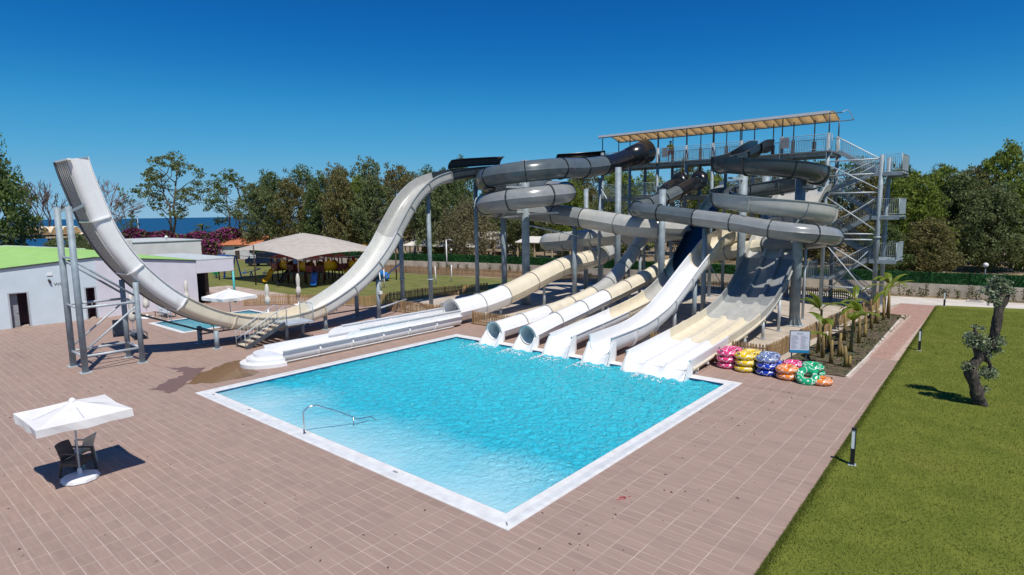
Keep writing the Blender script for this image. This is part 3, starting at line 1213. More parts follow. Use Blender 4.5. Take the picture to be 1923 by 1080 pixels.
def cradle(root, x, y, ztop, half, m='galv_light'):
    """short adjustable post with a yoke under a low slide"""
    o = MB().cyl((x, y, 0), (x, y, max(ztop, 0.12)), 0.06, n=10).build('cradle_post', 'galv', root)
    MB().box(x - 0.12, x + 0.12, y - 0.12, y + 0.12, 0, 0.02).build('base_plate', 'galv_light', o)
    return o


# ------------------------------------------------------------------ the half-pipe
hp = thing('halfpipe_slide', 'huge U-shaped half-pipe slide rising white at the far left end', 'water slide', (-33.1, 17, 0))
hp.location = (0, 0, 0)
HX = -33.1
hb = [(7.72, 9.62), (7.80, 9.2), (7.98, 8.45), (8.24, 7.50), (8.46, 6.75), (8.98, 5.55), (9.55, 4.62), (10.2, 3.80), (11.0, 2.98), (11.9, 2.28), (13.4, 1.42), (15.4, 0.76), (17.3, 0.52), (19.7, 0.80),
      (21.65, 1.55), (23.75, 2.80), (25.5, 4.50), (26.8, 6.30), (28.1, 7.90), (29.4, 8.85), (30.8, 9.33), (32.5, 9.65), (36, 10.05)]
pts = [(HX, y, z) for y, z in hb] + [(HX, 40, 10.4), (-32.5, 43.4, 10.7), (-30.9, 46.0, 10.95), (-29.0, 47.4, 11.08)]
P, S = spline(pts, 0.2)


def s_at(P, S, y):
    for p, s in zip(P, S):
        if p.y >= y and s > 1.0:
            return s
    return S[-1]


bnd = [(s_at(P, S, 11.7), 'fg_white'), (s_at(P, S, 20.0), 'fg_cream'), (s_at(P, S, 26.2), 'fg_light'), (s_at(P, S, 31.0), 'fg_pale'), (-1, 'fg_dark')]
trough_slide(hp, pts, 1.02, 0.74, 0.30, bnd, sec=2.55, step=0.2, lip=0.11)
# stiffening ribs moulded along the underside of the tall end
Q = cut(P, S, 0.0, s_at(P, S, 15))
fr = frames(Q)
for k in range(6):
    sx = -0.75 + 0.3 * k
    lp = [(sx - 0.05, -0.03), (sx + 0.05, -0.03), (sx + 0.03, -0.085), (sx - 0.03, -0.085)]
    mb = sweep(Q, [lp], False, fr)
    n = 4
    mb.f.append((0, 1, 2, 3))
    mb.sm.append(False)
    mb.build('stiffener', 'fg_pale', hp)
# dark steel beams under both edges
for sx in (-0.98,):
    lp = [(sx - 0.10, -0.12), (sx + 0.06, -0.12), (sx + 0.06, 0.02), (sx - 0.10, 0.02)]
    mb = sweep(Q, [lp], False, fr)
    mb.f.append((0, 1, 2, 3))
    mb.sm.append(False)
    mb.build('edge_beam', 'steel_dark', hp)
MB().box(HX - 1.12, HX + 1.12, 7.64, 7.78, 9.57, 9.65).build('end_plate', 'fg_white', hp)


# raised splash covers on the inner side of the approach channel
def cover(root, ya, yb, m):
    Q = cut(P, S, s_at(P, S, ya), s_at(P, S, yb))
    T, Sd, U = frames(Q)
    loop = []
    for k in range(9):
        an = math.pi - k * R(8)
        loop.append((1.05 * math.cos(an), 0.80 + 0.72 * math.sin(an)))
    loop = loop + [(a * 1.035, 0.80 + (b - 0.80) * 1.04) for a, b in reversed(loop)]
    o = shell(Q, loop).build('splash_cover', m, root)
    sharp(o)


cover(hp, 32.6, 38.8, 'fg_dark')
cover(hp, 44.4, 47.3, 'fg_black')
# tall braced posts at the free end
z_under = {7.56: 7.75, 9.9: 3.2}
for x in (-34.15, -32.22):
    column(hp, x, 7.56, 7.55, 0.135, 'galv')
    MB().bar((x, 7.56, 7.3), (x * 0.985 - 0.5, 8.15, 7.62), 0.1).build('bracket', 'galv', hp)
    column(hp, x, 9.9, 3.95, 0.12, 'galv')
MB().bar((-34.15, 7.56, 5.25), (-32.22, 7.56, 5.25), 0.09).build('brace', 'galv_light', hp)
for zb in (0.75, 3.0):
    for x in (-34.15, -32.22):
        MB().cyl((x, 7.56, zb), (x, 9.9, zb), 0.06, n=8).build('brace', 'galv_light', hp)
    for y in (7.56, 9.9):
        MB().cyl((-34.15, y, zb), (-32.22, y, zb), 0.06, n=8).build('brace', 'galv_light', hp)
for x in (-34.15, -32.22):
    MB().cyl((x, 7.56, 0.95), (x, 9.9, 2.85), 0.045, n=8).build('brace', 'galv_light', hp)
    MB().cyl((x, 7.6, 5.1), (x, 9.9, 3.25), 0.05, n=8).build('brace', 'galv', hp)
# short posts under the low part, taller ones under the climb
for y, z in ((13.55, 0.98), (20.15, 0.9)):
    for x in (-34.55, -32.4):
        column(hp, x, y, z, 0.12, 'galv')
    MB().bar((-34.55, y, z - 0.1), (-32.4, y, z - 0.1), 0.12).build('cross_beam', 'steel_dark', hp)
MB().bar((-34.3, 10.3, 2.2), (-34.3, 13.6, 0.75), 0.10).build('stringer', 'steel_dark', hp)
MB().bar((-34.4, 13.5, 0.55), (-34.4, 29.8, 0.55), 0.07).build('stringer', 'steel_dark', hp)
for x, y, z in ((-34.6, 24.0, 2.8), (-32.6, 24.35, 2.7)):
    column(hp, x, y, z, 0.14, 'galv')
for x, y, z in ((-34.9, 28.3, 7.4), (-33.0, 29.4, 8.6)):
    column(hp, x, y, z, 0.16, 'galv', collar=2.2)
MB().cyl((-32.6, 24.35, 2.45), (-34.9, 28.3, 3.5), 0.06, n=8).build('brace', 'galv_light', hp)
MB().cyl((-32.6, 24.35, 0.75), (-34.5, 28.3, 0.75), 0.06, n=8).build('brace', 'galv_light', hp)
column(hp, HX, 34.5, 9.7, 0.16, 'galv')
column(hp, HX, 40.5, 10.2, 0.16, 'galv')
MB().box(-32.58, -32.28, 24.24, 24.46, 1.75, 1.95).build('notice_plate', 'white_paint', hp)

# boarding stair at the low point
st = thing('boarding_stair', 'short galvanised stair with handrails beside the low cream bend of the half-pipe', 'stairs', (0, 0, 0))
sx0, sx1 = -31.95, -30.95
ya, yb, zb = 14.45, 16.55, 1.05
nst = 6
for k in range(nst):
    t = (k + 0.5) / nst
    y, z = ya + (yb - ya) * k / nst, zb * (k + 1) / (nst + 0.5)
    MB().box(sx0, sx1, y, y + 0.30, z - 0.045, z).build('tread', 'plastic_beige', st)
for x in (sx0 - 0.03, sx1 + 0.03):
    MB().bar((x, ya - 0.05, 0.05), (x, yb + 0.15, zb + 0.02), 0.05, 0.2).build('stringer', 'steel_dark', st)
MB().box(sx0 - 0.1, sx1 + 0.35, yb + 0.12, yb + 1.75, zb - 0.10, zb).build('landing', 'galv_light', st)
for x, y in ((sx0 + 0.5, yb + 0.5), (sx0 + 0.5, yb + 1.5)):
    MB().cyl((x, y, 0), (x, y, zb - 0.1), 0.09, n=12).build('post', 'galv', st)
for x in (sx0 - 0.03, sx1 + 0.03):
    MB().tube([(x, ya - 0.05, 0.1), (x, ya - 0.05, 0.85), (x, yb + 0.1, zb + 0.95), (x, yb + 0.25, zb + 0.95), (x, yb + 0.25, zb)], 0.024, 8).build('handrail', 'galv_light', st)
    MB().tube([(x, ya - 0.05, 0.45), (x, yb + 0.2, zb + 0.5)], 0.016, 6).build('mid_rail', 'galv_light', st)
    bl_ = MB()
    for k in range(9):
        t = (k + 1) / 10
        y = ya + (yb - ya) * t
        bl_.cyl((x, y, zb * t + 0.1), (x, y, zb * t + 0.9), 0.01, n=5)
    tag(bl_.build('balusters', 'galv_light', st), kind='stuff')
rl = [(sx1 + 0.35, yb + 0.2), (sx1 + 0.35, yb + 1.7), (sx0 - 0.05, yb + 1.7)]
MB().tube([(rl[1][0], rl[1][1], zb), (rl[1][0], rl[1][1], zb + 1), (rl[2][0], rl[2][1], zb + 1), (rl[2][0], rl[2][1], zb)], 0.024, 8).build('handrail', 'galv_light', st)
bl_ = MB()
for k in range(10):
    x = rl[2][0] + (rl[1][0] - rl[2][0]) * (k + 0.5) / 10
    bl_.cyl((x, rl[1][1], zb), (x, rl[1][1], zb + 1), 0.01, n=5)
tag(bl_.build('balusters', 'galv_light', st), kind='stuff')

# ------------------------------------------------------------------ big raft tube with its long white run-out
bt = thing('raft_tube_slide', 'widest dark tube slide coiling twice before its long white run-out trough', 'water slide')
C1x, C1y, R1 = -28.5, 35.06, 3.0


def arc(cx, cy, r, a0, a1, z0, z1, n):
    return [(cx + r * math.cos(R(a0 + (a1 - a0) * k / n)), cy + r * math.sin(R(a0 + (a1 - a0) * k / n)), z0 + (z1 - z0) * k / n) for k in range(n + 1)]


pp = [(-25.42, 44.7, 11.42), (-25.48, 43.6, 11.12), (-25.5, 42.4, 10.86), (-25.5, 40, 10.5), (-25.5, 37.4, 10.25)]
pp += arc(C1x, C1y, R1, 0, -630, 10.12, 6.95, 28)
pp += [(-26.5, 38.06, 6.72), (-24, 38.06, 6.38), (-22, 38.06, 6.1)]
pp += arc(-20.7, 40.2, 2.14, -90, 90, 5.95, 5.48, 6)
pp += [(-23, 42.34, 5.28), (-26, 42.34, 4.97), (-29, 42.34, 4.7)]
pp += arc(-31.0, 44.1, 1.76, 270, 90, 4.5, 4.1, 6)
pp += [(-30.0, 45.86, 4.0)]
pp += arc(-29.0, 44.06, 1.8, 90, 0, 3.85, 3.4, 4)
pp += [(-27.2, 41.5, 3.10), (-27.2, 38, 2.78), (-27.2, 35.5, 2.3), (-27.2, 32.8, 1.66), (-27.2, 31.2, 1.34), (-27.2, 28.6, 0.98), (-27.2, 25.9, 0.84)]
P2, S2 = spline(pp, 0.25)
# colour bands measured by place along the path
def s_near(P, S, q, lo=0.0):
    best, bs = 1e9, 0
    for p, s in zip(P, S):
        if s < lo:
            continue
        d = (p - Vector(q)).length
        if d < best:
            best, bs = d, s
    return bs


a1_ = s_near(P2, S2, (-25.5, 41.2, 10.6))
a2_ = s_near(P2, S2, (C1x, C1y + 3, 8.8))
a3_ = s_near(P2, S2, (C1x - 3, C1y, 7.4), a2_ + 6)
a4_ = s_near(P2, S2, (-25.2, 38.06, 6.5), a3_)
a5_ = s_near(P2, S2, (-27.4, 43.5, 3.3), a4_)
a6_ = s_near(P2, S2, (-27.2, 31.0, 1.3), a5_)
tube_slide(bt, pp, 0.74, [(a1_, 'fg_black'), (a2_, 'fg_slate'), (a3_, 'fg_grey'), (a4_, 'fg_grey'), (a5_, 'fg_pale'), (a6_, 'fg_cream'), (-1, 'fg_white')], sec=2.9)
# bell mouth opening onto the platform
bell = [Vector((-25.42, 44.7, 11.42)), Vector((-25.22, 46.0, 11.82)), Vector((-25.0, 47.25, 12.12))]
T, Sd, U = frames(bell)
mb = MB()
vs = []
rs = [(0.76, 0.72), (0.86, 0.82), (1.02, 0.98)]
n = 24
for q, (ra, rb) in zip(bell, rs):
    for rr in (ra, rb):
        for k in range(n):
            an = 2 * math.pi * k / n
            vs.append(q + Sd[0] * (rr * math.cos(an)) + U[0] * (rr * math.sin(an)))
fs = []
for i in range(2):
    for k in range(n):
        a, b = i * 2 * n + k, i * 2 * n + (k + 1) % n
        fs.append((a, b, b + 2 * n, a + 2 * n))
        a, b = a + n, b + n
        fs.append((b, a, a + 2 * n, b + 2 * n))
for i in (0, 2):
    for k in range(n):
        a, b = i * 2 * n + k, i * 2 * n + (k + 1) % n
        fs.append((a, b, b + n, a + n))
mb.add(vs, fs, True)
fix_normals(mb.build('bell_mouth', 'fg_black', bt))
# run-out trough: low walls with wide lips, an upper wall starting partway
for ya_, yb_ in ((25.95, 23.8), (23.8, 21.75), (21.75, 19.85), (19.85, 17.9), (17.9, 15.95), (15.95, 14.0)):
    tp = [(-27.2, ya_, 0.11), (-27.2, yb_, 0.10)]
    P3, S3 = spline(tp, 0.7)
    o = shell(P3, trough_profile(0.86, 0.57, 0.3, 0.035, 0.16)).build('runout_trough', 'fg_white', bt)
    sharp(o)
for xa, xb in ((-26.42, -26.36), (-28.04, -27.98)):
    prof = [(17.55, 0.66), (17.6, 0.80), (17.75, 0.90), (18.0, 0.97), (18.5, 1.0), (22, 1.01), (25.6, 1.02), (25.95, 1.0)]
    w = MB()
    for (y0, z0), (y1, z1) in zip(prof[:-1], prof[1:]):
        w.add([(xa, y0, 0.60), (xb, y0, 0.60), (xb, y0, z0), (xa, y0, z0), (xa, y1, 0.60), (xb, y1, 0.60), (xb, y1, z1), (xa, y1, z1)],
              [(0, 1, 2, 3), (7, 6, 5, 4), (3, 2, 6, 7), (0, 4, 5, 1), (0, 3, 7, 4), (1, 5, 6, 2)])
    o = w.build('upper_wall', 'fg_white', bt)
    MB().box(xa - 0.05, xb + 0.05, 18.4, 25.9, 1.015, 1.04).build('wall_lip', 'fg_white', o)
    for y in (19.84, 21.7, 23.79):
        MB().box(xa - 0.035, xb + 0.035, y - 0.025, y + 0.025, 0.685, 1.01).build('wall_flange', 'fg_white', o)
for k, y in enumerate((15.95, 17.87, 19.84, 21.7, 23.79)):
    f = MB()
    f.add([(-26.28, y - 0.035, 0.62), (-26.16, y - 0.035, 0.40), (-26.5, y - 0.035, 0.0), (-26.75, y - 0.035, 0.0),
           (-26.28, y + 0.035, 0.62), (-26.16, y + 0.035, 0.40), (-26.5, y + 0.035, 0.0), (-26.75, y + 0.035, 0.0)],
          [(0, 1, 2, 3), (7, 6, 5, 4), (0, 4, 5, 1), (1, 5, 6, 2), (2, 6, 7, 3), (3, 7, 4, 0)])
    f.build('foot', 'fg_white', bt)
    MB().box(-28.1, -27.75, y - 0.04, y + 0.04, 0.0, 0.2).build('foot', 'fg_white', bt)
MB().box(-26.32, -26.27, 14.0, 25.2, 0.09, 0.14).build('floor_flange', 'fg_white', bt)
for k, (rx, ry, z) in enumerate(((1.62, 1.55, 0.17), (1.42, 1.25, 0.34), (1.18, 0.9, 0.52))):
    z0 = (0.0, 0.171, 0.341)[k]
    out = []
    for i in range(21):
        an = R(180 + 180 * i / 20)
        out.append((-27.2 + rx * math.cos(an) * 0.78, 13.98 + ry * math.sin(an)))
    out = [(p[0], p[1]) for p in out]
    mb = MB().poly(out, z0, z)
    o = mb.build('end_step', 'fg_white', bt)
# supports
column(bt, C1x, C1y, 10.9, 0.30, 'galv', True)
column(bt, -31.7, 36.2, 8.4, 0.22, 'galv')
for z in (8.9, 7.1):
    arm(bt, (C1x, C1y, z), (C1x - 0.3, C1y - 2.9, z), 0.13)
    arm(bt, (C1x, C1y, z - 0.2), (C1x + 2.7, C1y + 0.5, z - 0.1), 0.12)
    arm(bt, (C1x, C1y, z - 0.3), (C1x - 2.7, C1y + 0.4, z - 0.4), 0.12)
MB().cyl((C1x + 0.2, C1y, 6.1), (-25.6, 38.0, 5.2), 0.05, n=8).build('brace', 'galv_light', bt)
column(bt, -26.1, 38.06, 5.95, 0.18, 'galv')
column(bt, -23.6, 40.25, 10.35, 0.235, 'galv')
column(bt, -28.9, 43.9, 9.0, 0.2, 'galv')
column(bt, -25.9, 41.3, 9.7, 0.11, 'galv')
MB().cyl((-24.6, 40.25, 8.0), (-25.9, 41.3, 9.0), 0.05, n=8).build('brace', 'galv_light', bt)
column(bt, -27.2, 35.6, 1.5, 0.11, 'galv_light')
column(bt, -27.2, 30.6, 0.5, 0.10, 'galv_light')
column(bt, -26.5, 28.4, 0.55, 0.06, 'galv_light')


# ------------------------------------------------------------------ tube exits
def apron(root, edge, y1, half, m='fg_white', drop=-0.16, cheek=None, name='splash_scoop'):
    """white lip ruled from the end outline of a slide down to a straight line in the water, with solid cheeks"""
    mb = MB()
    n = len(edge)
    x0 = (edge[0][0] + edge[-1][0]) / 2
    rows = []
    for i in range(7):
        t = i / 6
        row = []
        for k, (x, y, z) in enumerate(edge):
            u = k / (n - 1)
            tx, tz = x0 - half + 2 * half * u if edge[0][0] < edge[-1][0] else x0 + half - 2 * half * u, drop
            # floor runs on flat for a while, the cheeks fall steadily
            zz = z + (tz - z) * (t if z > 0.35 else t ** 1.4)
            row.append((x + (tx - x) * t, y + (y1 - y) * t, zz))
        rows.append(row)
    mb.add([p for r_ in rows for p in r_], [(i * n + k, i * n + k + 1, (i + 1) * n + k + 1, (i + 1) * n + k) for i in range(6) for k in range(n - 1)], True)
    o = mb.build(name, m, root)
    sm_ = o.modifiers.new('thick', 'SOLIDIFY')
    sm_.thickness = 0.025
    sm_.offset = -1
    for e in (0, n - 1):
        a, b = rows[0][e], rows[-1][e]
        sg = 1 if a[0] > x0 else -1
        ch = MB()
        pr = [(a[0] + 0.02 * sg, a[1] + 0.32, a[2]), (a[0] + 0.02 * sg, a[1], a[2]), (b[0] + 0.03 * sg, b[1], b[2] + 0.02), (b[0] + 0.03 * sg, b[1], -0.3), (b[0] + 0.03 * sg, a[1] - 0.02, -0.05), (a[0] + 0.02 * sg, a[1] + 0.32, 0.16)]
        m_ = len(pr)
        v2 = [(p[0] + 0.03 * sg, p[1], p[2]) for p in pr]
        ch.add(pr + v2, [tuple(range(m_)), tuple(range(2 * m_ - 1, m_ - 1, -1))] + [(k, (k + 1) % m_, m_ + (k + 1) % m_, m_ + k) for k in range(m_)])
        q = ch.build('cheek', m, o)
        fix_normals(q)
    return o


def tube_exit(root, x, y, zc, r):
    edge = []
    for k in range(17):
        an = math.pi + math.pi * k / 16
        edge.append((x + r * math.cos(an), y, zc + r * math.sin(an)))
    return apron(root, edge, y - 0.62, r * 1.18)


def splash(root, x, y):
    """white churned water where the slide's feed runs into the pool"""
    g = random.Random(int(abs(x) * 100))
    n = 260
    c = np.array([(x - 0.45 + g.gauss(0, 0.09) - 0.1 * q_, y + 0.1 - 0.9 * q_, -0.05 + abs(g.gauss(0, 0.012)) + 0.05 * (1 - q_)) if k_ < 120 else (x + g.gauss(0, 0.5), y - abs(g.gauss(0.1, 0.35)), -0.055 + abs(g.gauss(0, 0.008))) for k_, q_ in ((i_, abs(g.gauss(0, 0.5))) for i_ in range(n))])
    V = leaf_quads(c, 0.07, flat=0.15)
    return tag(link_mesh('foam', np_mesh('foam', V, np.arange(len(V)), 4, 'white_paint'), root), kind='stuff')


s3 = thing('tube_slide', 'narrow straight tube slide, leftmost of the pair of round white pool mouths', 'water slide')
X3 = -21.65
p3 = [(X3, y, z) for y, z in [(46.2, 9.15), (45.2, 9.0), (43.6, 8.25), (42.2, 7.1), (40.4, 4.95), (39.0, 3.9), (37.2, 2.8), (35.4, 1.95), (33.1, 1.45), (30.3, 1.08), (28.0, 0.88), (26.3, 0.74), (23.75, 0.60)]]
P_, S_ = spline(p3, 0.25)
tube_slide(s3, p3, 0.50, [(2.4, 'fg_black'), (s_near(P_, S_, (X3, 41.0, 5.6)), 'fg_dark'), (s_near(P_, S_, (X3, 33.6, 1.5)), 'fg_pale'), (s_near(P_, S_, (X3, 28.6, .95)), 'fg_cream'), (-1, 'fg_white')], sec=2.4)
tube_exit(s3, X3, 23.75, 0.60, 0.50)
for y in (25.6, 28.2):
    for dx in (0.45,):
        cradle(s3, X3 + dx, y, 0.55, 0.4)
column(s3, X3, 35.0, 1.4, 0.09, 'galv_light')
column(s3, X3, 40.2, 4.2, 0.11, 'galv')

s4 = thing('tube_slide', 'narrow tube slide with one long grey loop, right-hand of the two round pool mouths', 'water slide')
X4 = -19.35
p4 = [(-20.0, 46.2, 9.2), (-20.0, 45.2, 9.05), (-20.05, 43.4, 8.55), (-20.1, 41.0, 7.95), (-20.1, 38.8, 7.5)]
p4 += arc(-18.0, 37.3, 2.1, 180, 270, 7.3, 6.95, 5)
p4 += [(-15.5, 35.2, 6.62), (-12.5, 35.2, 6.22)]
p4 += arc(-10.3, 37.4, 2.2, 270, 450, 5.85, 5.05, 8)
p4 += [(-12.5, 39.7, 4.7), (-15.5, 39.9, 4.1)]
p4 += arc(-17.75, 38.4, 1.6, 90, 180, 3.45, 2.85, 5)
p4 += [(X4, y, z) for y, z in [(37.1, 2.58), (34.8, 2.22), (32.7, 1.9), (30.4, 1.58), (28, 1.22), (25.6, 0.9), (23.85, 0.62)]]
P_, S_ = spline(p4, 0.25)
q1 = s_near(P_, S_, (-20.05, 43.0, 8.4))
q2 = s_near(P_, S_, (-15.3, 35.2, 6.6))
q3 = s_near(P_, S_, (-8.1, 38.0, 5.4))
q4 = s_near(P_, S_, (-12.5, 40, 4.6), q3)
q5 = s_near(P_, S_, (X4, 31.4, 1.7), q4)
tube_slide(s4, p4, 0.50, [(q1, 'fg_black'), (q2, 'fg_slate'), (q3, 'fg_grey'), (q4, 'fg_grey'), (q5, 'fg_cream'), (-1, 'fg_white')], sec=2.5)
tube_exit(s4, X4, 23.85, 0.62, 0.50)
for y, z in ((25.6, 0.4), (28.0, 0.7), (31.2, 1.1)):
    cradle(s4, X4 + 0.45, y, z + 0.1, 0.4)
column(s4, -18.5, 37.35, 8.45, 0.225, 'galv')
column(s4, -14.9, 35.9, 5.9, 0.15, 'galv')
column(s4, X4, 34.6, 1.7, 0.08, 'galv_light')
arm(s4, (-18.5, 37.35, 7.1), (-18.9, 35.5, 6.9), 0.12)
# flared entry hoods of both narrow tubes on the lower platform
for rt, q in ((s3, Vector((X3, 46.2, 9.15))), (s4, Vector((-20.0, 46.2, 9.2)))):
    mb = MB()
    n = 20
    vs = []
    for yy, zz, ra in ((0, 0, 0.53), (0.35, 0.14, 0.66), (0.6, 0.26, 0.72)):
        for k in range(n):
            an = 2 * math.pi * k / n
            vs.append((q.x + ra * math.cos(an), q.y + yy, q.z + zz + ra * math.sin(an)))
    fs = [(i * n + k, i * n + (k + 1) % n, (i + 1) * n + (k + 1) % n, (i + 1) * n + k) for i in range(2) for k in range(n)]
    o = mb.add(vs, fs, True).build('entry_hood', 'fg_black', rt)
    sm = o.modifiers.new('wall', 'SOLIDIFY')
    sm.thickness = 0.04


# ------------------------------------------------------------------ open straight slides
def open_exit(root, xc, w, y, zt, lanes=1):
    prof = trough_profile(0.62, 0.66, 0.5)[:18]
    edge = [(xc + a * w / 0.62, y + 0.03, zt - 0.62 + b) for a, b in prof]
    return apron(root, edge, y - 0.62, w * 1.12, name='splash_end')


s5 = thing('speed_slide', 'steep open speed slide with dark blue upper chute dropping from the lower platform', 'water slide')
X5 = -17.22
p5 = [(X5, y, z - 0.62) for y, z in [(46.4, 8.95), (45.3, 8.8), (43.9, 8.2), (42.6, 7.42), (41.4, 6.6), (39.6, 5.15), (38.2, 4.1), (36.8, 3.15), (35.5, 2.5), (33.6, 1.95), (31.8, 1.64), (29.9, 1.42), (27.7, 1.2), (25.8, 1.04), (23.9, 0.88)]]
P_, S_ = spline(p5, 0.25)
trough_slide(s5, p5, 0.62, 0.66, 0.5, [(s_near(P_, S_, (X5, 44.2, 7.7)), 'fg_pale'), (s_near(P_, S_, (X5, 36.9, 2.6)), 'fg_navy'), (s_near(P_, S_, (X5, 34.0, 1.4)), 'fg_pale'), (s_near(P_, S_, (X5, 29.6, .8)), 'fg_cream'), (-1, 'fg_white')], sec=2.4)
open_exit(s5, X5, 0.66, 23.9, 0.88)
for y, z in ((25.4, 0.35), (28.8, 0.65)):
    cradle(s5, X5 + 0.62, y, z, 0.4)
column(s5, X5 + 0.3, 36.5, 2.2, 0.09, 'galv')
column(s5, X5, 41.6, 5.8, 0.11, 'galv')
column(s5, X5 - 0.3, 33.0, 1.0, 0.07, 'galv_light')

s6 = thing('spiral_slide', 'open spiral body slide with two dark loops above a long white final chute', 'water slide')
X6 = -14.87
c2x, c2y = -12.1, 38.5
p6 = [(X6, 46.6, 11.2), (X6, 45.0, 11.05), (X6, 43.2, 10.55), (X6, 41.0, 9.95)]
p6 += arc(c2x, c2y, 2.77, 180, 540, 9.55, 7.50, 16)
p6 += arc(-11.85, c2y, 3.0, 190, 450, 7.38, 5.65, 12)[1:]
p6 += arc(-12.1, c2y + 0.3, 2.77, 112, 180, 5.35, 4.72, 4)
p6 += [(X6, y, z - 0.62) for y, z in [(37.4, 5.05), (36.2, 4.5), (34.6, 3.75), (33.1, 3.0), (31.6, 2.25), (30.3, 1.68), (28.9, 1.3), (27.3, 1.02), (25.6, 0.92), (23.85, 0.86)]]
P_, S_ = spline(p6, 0.25)
e1 = s_near(P_, S_, (X6, 41.6, 10.1))
e2 = s_near(P_, S_, (c2x + 2.7, c2y, 8.5))
e3 = s_near(P_, S_, (-14.2, c2y - 1.8, 7.1), e2)
e4 = s_near(P_, S_, (-8.9, c2y + 0.4, 6.3), e3)
e5 = s_near(P_, S_, (-13.5, 41.2, 5.1), e4)
e6 = s_near(P_, S_, (X6, 35.4, 3.5), e5)
trough_slide(s6, p6, 0.56, 0.92, 0.54, [(e1, 'fg_black'), (e2, 'fg_dark'), (e3, 'fg_slate'), (e4, 'fg_pale'), (e5, 'fg_pale'), (e6, 'fg_cream'), (-1, 'fg_white')], sec=2.3)
open_exit(s6, X6, 0.62, 23.85, 0.86)
for y, z in ((25.3, 0.3), (28.3, 0.5)):
    cradle(s6, X6 + 0.6, y, z, 0.4)
column(s6, X6 + 0.1, 34.3, 2.9, 0.13, 'galv')
column(s6, X6 + 0.1, 31.6, 1.5, 0.10, 'galv_light')
column(s6, -13.6, 38.6, 9.3, 0.25, 'galv')
column(s6, -10.15, 38.35, 8.9, 0.29, 'galv', True)
column(s6, -13.3, 42.0, 9.5, 0.24, 'galv')
for z in (8.95, 6.6):
    arm(s6, (-13.6, 38.6, z), (-13.75, 36.5, z), 0.13)
    arm(s6, (-13.6, 38.6, z - 0.15), (-14.7, 38.9, z - 0.1), 0.12)
for z in (8.3, 5.9):
    arm(s6, (-10.15, 38.35, z), (-9.2, 37.6, z), 0.13)

s7 = thing('multilane_slide', 'broad three-lane racing slide running into the pool beside the stacked rings', 'water slide')
XA, XB = -13.25, -10.35
XC = (XA + XB) / 2
p7 = [(XC, y, z - 0.52) for y, z in [(46.4, 8.75), (45.2, 8.6), (43.8, 7.9), (42.4, 7.1), (41.2, 6.3), (40.2, 5.6), (39.3, 4.9), (38.4, 4.1), (37.4, 3.4), (36.4, 2.75), (35.2, 2.2), (33.8, 1.78), (32.3, 1.48), (30.4, 1.25), (28.2, 1.05), (26, 0.88), (23.65, 0.72)]]


def lanes_profile(w, h, nl, t=0.04):
    inn = [(-w, h), (-w, 0.10), (-w + 0.14, 0.0)]
    lw = 2 * w / nl
    for k in range(1, nl):
        x = -w + lw * k
        inn += [(x - 0.20, 0.0), (x - 0.09, 0.20), (x + 0.09, 0.20), (x + 0.20, 0.0)]
    inn += [(w - 0.14, 0.0), (w, 0.10), (w, h)]
    out = []
    for (x, z) in reversed(inn):
        if abs(x) > w - 0.01:
            out.append((x + math.copysign(0.10 if z > 0.3 else t, x), z if z > 0.3 else z - 0.02))
        else:
            out.append((x, z - t))
    return inn + out


P7, S7 = spline(p7, 0.25)
prof7 = lanes_profile((XB - XA) / 2, 0.52, 3)
z7 = [s_near(P7, S7, (XC, y, 3)) for y in ()]


def s_y(P, S, y):
    return min(zip(P, S), key=lambda ps: abs(ps[0].y - y))[1]


cuts7 = [(46.4, 43.9, 'fg_pale'), (43.9, 41.2, 'fg_pale'), (41.2, 38.9, 'fg_pale'), (38.9, 36.6, 'fg_grey'), (36.6, 34.9, 'fg_grey'), (34.9, 32.6, 'fg_pale'), (32.6, 30.2, 'fg_cream'), (30.2, 27.8, 'fg_cream'), (27.8, 25.6, 'fg_white'), (25.6, 23.7, 'fg_white')]
for (ya_, yb_, m_) in cuts7:
    Q = cut(P7, S7, s_y(P7, S7, ya_), s_y(P7, S7, yb_))
    o = shell(Q, prof7).build('lane_section', m_, s7)
    sharp(o, 25)
    b = MB()
    yq = Q[-1].y
    zq = Q[-1].z
    b.box(XA - 0.12, XB + 0.12, yq - 0.03, yq + 0.03, zq - 0.14, zq - 0.045)
    b.build('cross_flange', m_, o)
# lane ends falling to the water
w7 = (XB - XA) / 2
edge = [(XC + a, 23.69, 0.205 + b) for a, b in lanes_profile(w7, 0.52, 3)[:14]]
apron(s7, edge, 22.98, w7 * 1.02, name='splash_end')
for y, z in ((24.4, 0.2), (27.3, 0.35), (30.4, 0.62), (33.2, 1.05), (36.0, 1.95), (38.3, 3.2), (41, 5.2)):
    for x in (XB - 0.02, XA + 0.05):
        column(s7, x, y, z + 0.05, 0.06 if y < 30 else 0.085, 'galv_light')
    if y > 24.2:
        MB().bar((XA - 0.1, y, z - 0.02), (XB + 0.1, y, z - 0.02), 0.10, 0.10).build('cross_beam', 'fg_cream' if y < 34 else 'galv', s7)
for x in (XA - 0.055, XB + 0.055):
    for ya_, yb_ in ((24.0, 27.3), (27.3, 30.4), (30.4, 33.2), (33.2, 36.0), (36, 38.3), (38.3, 41.0)):
        Q = cut(P7, S7, s_y(P7, S7, yb_), s_y(P7, S7, ya_))
        mm = MB()
        fr = frames(Q)
        dx = x - XC
        lp = [(-dx - 0.02 if False else dx * -1 - 0.025, -0.05), (dx * -1 + 0.025, -0.05), (dx * -1 + 0.025, 0.10), (dx * -1 - 0.025, 0.10)]
        mb = sweep(Q, [lp], False, fr)
        mb.build('edge_stringer', 'fg_cream' if ya_ < 33 else 'fg_pale', s7)

for rt, xx in ((s3, X3), (s4, X4), (s5, X5), (s6, X6), (s7, XC)):
    splash(rt, xx, 22.95)

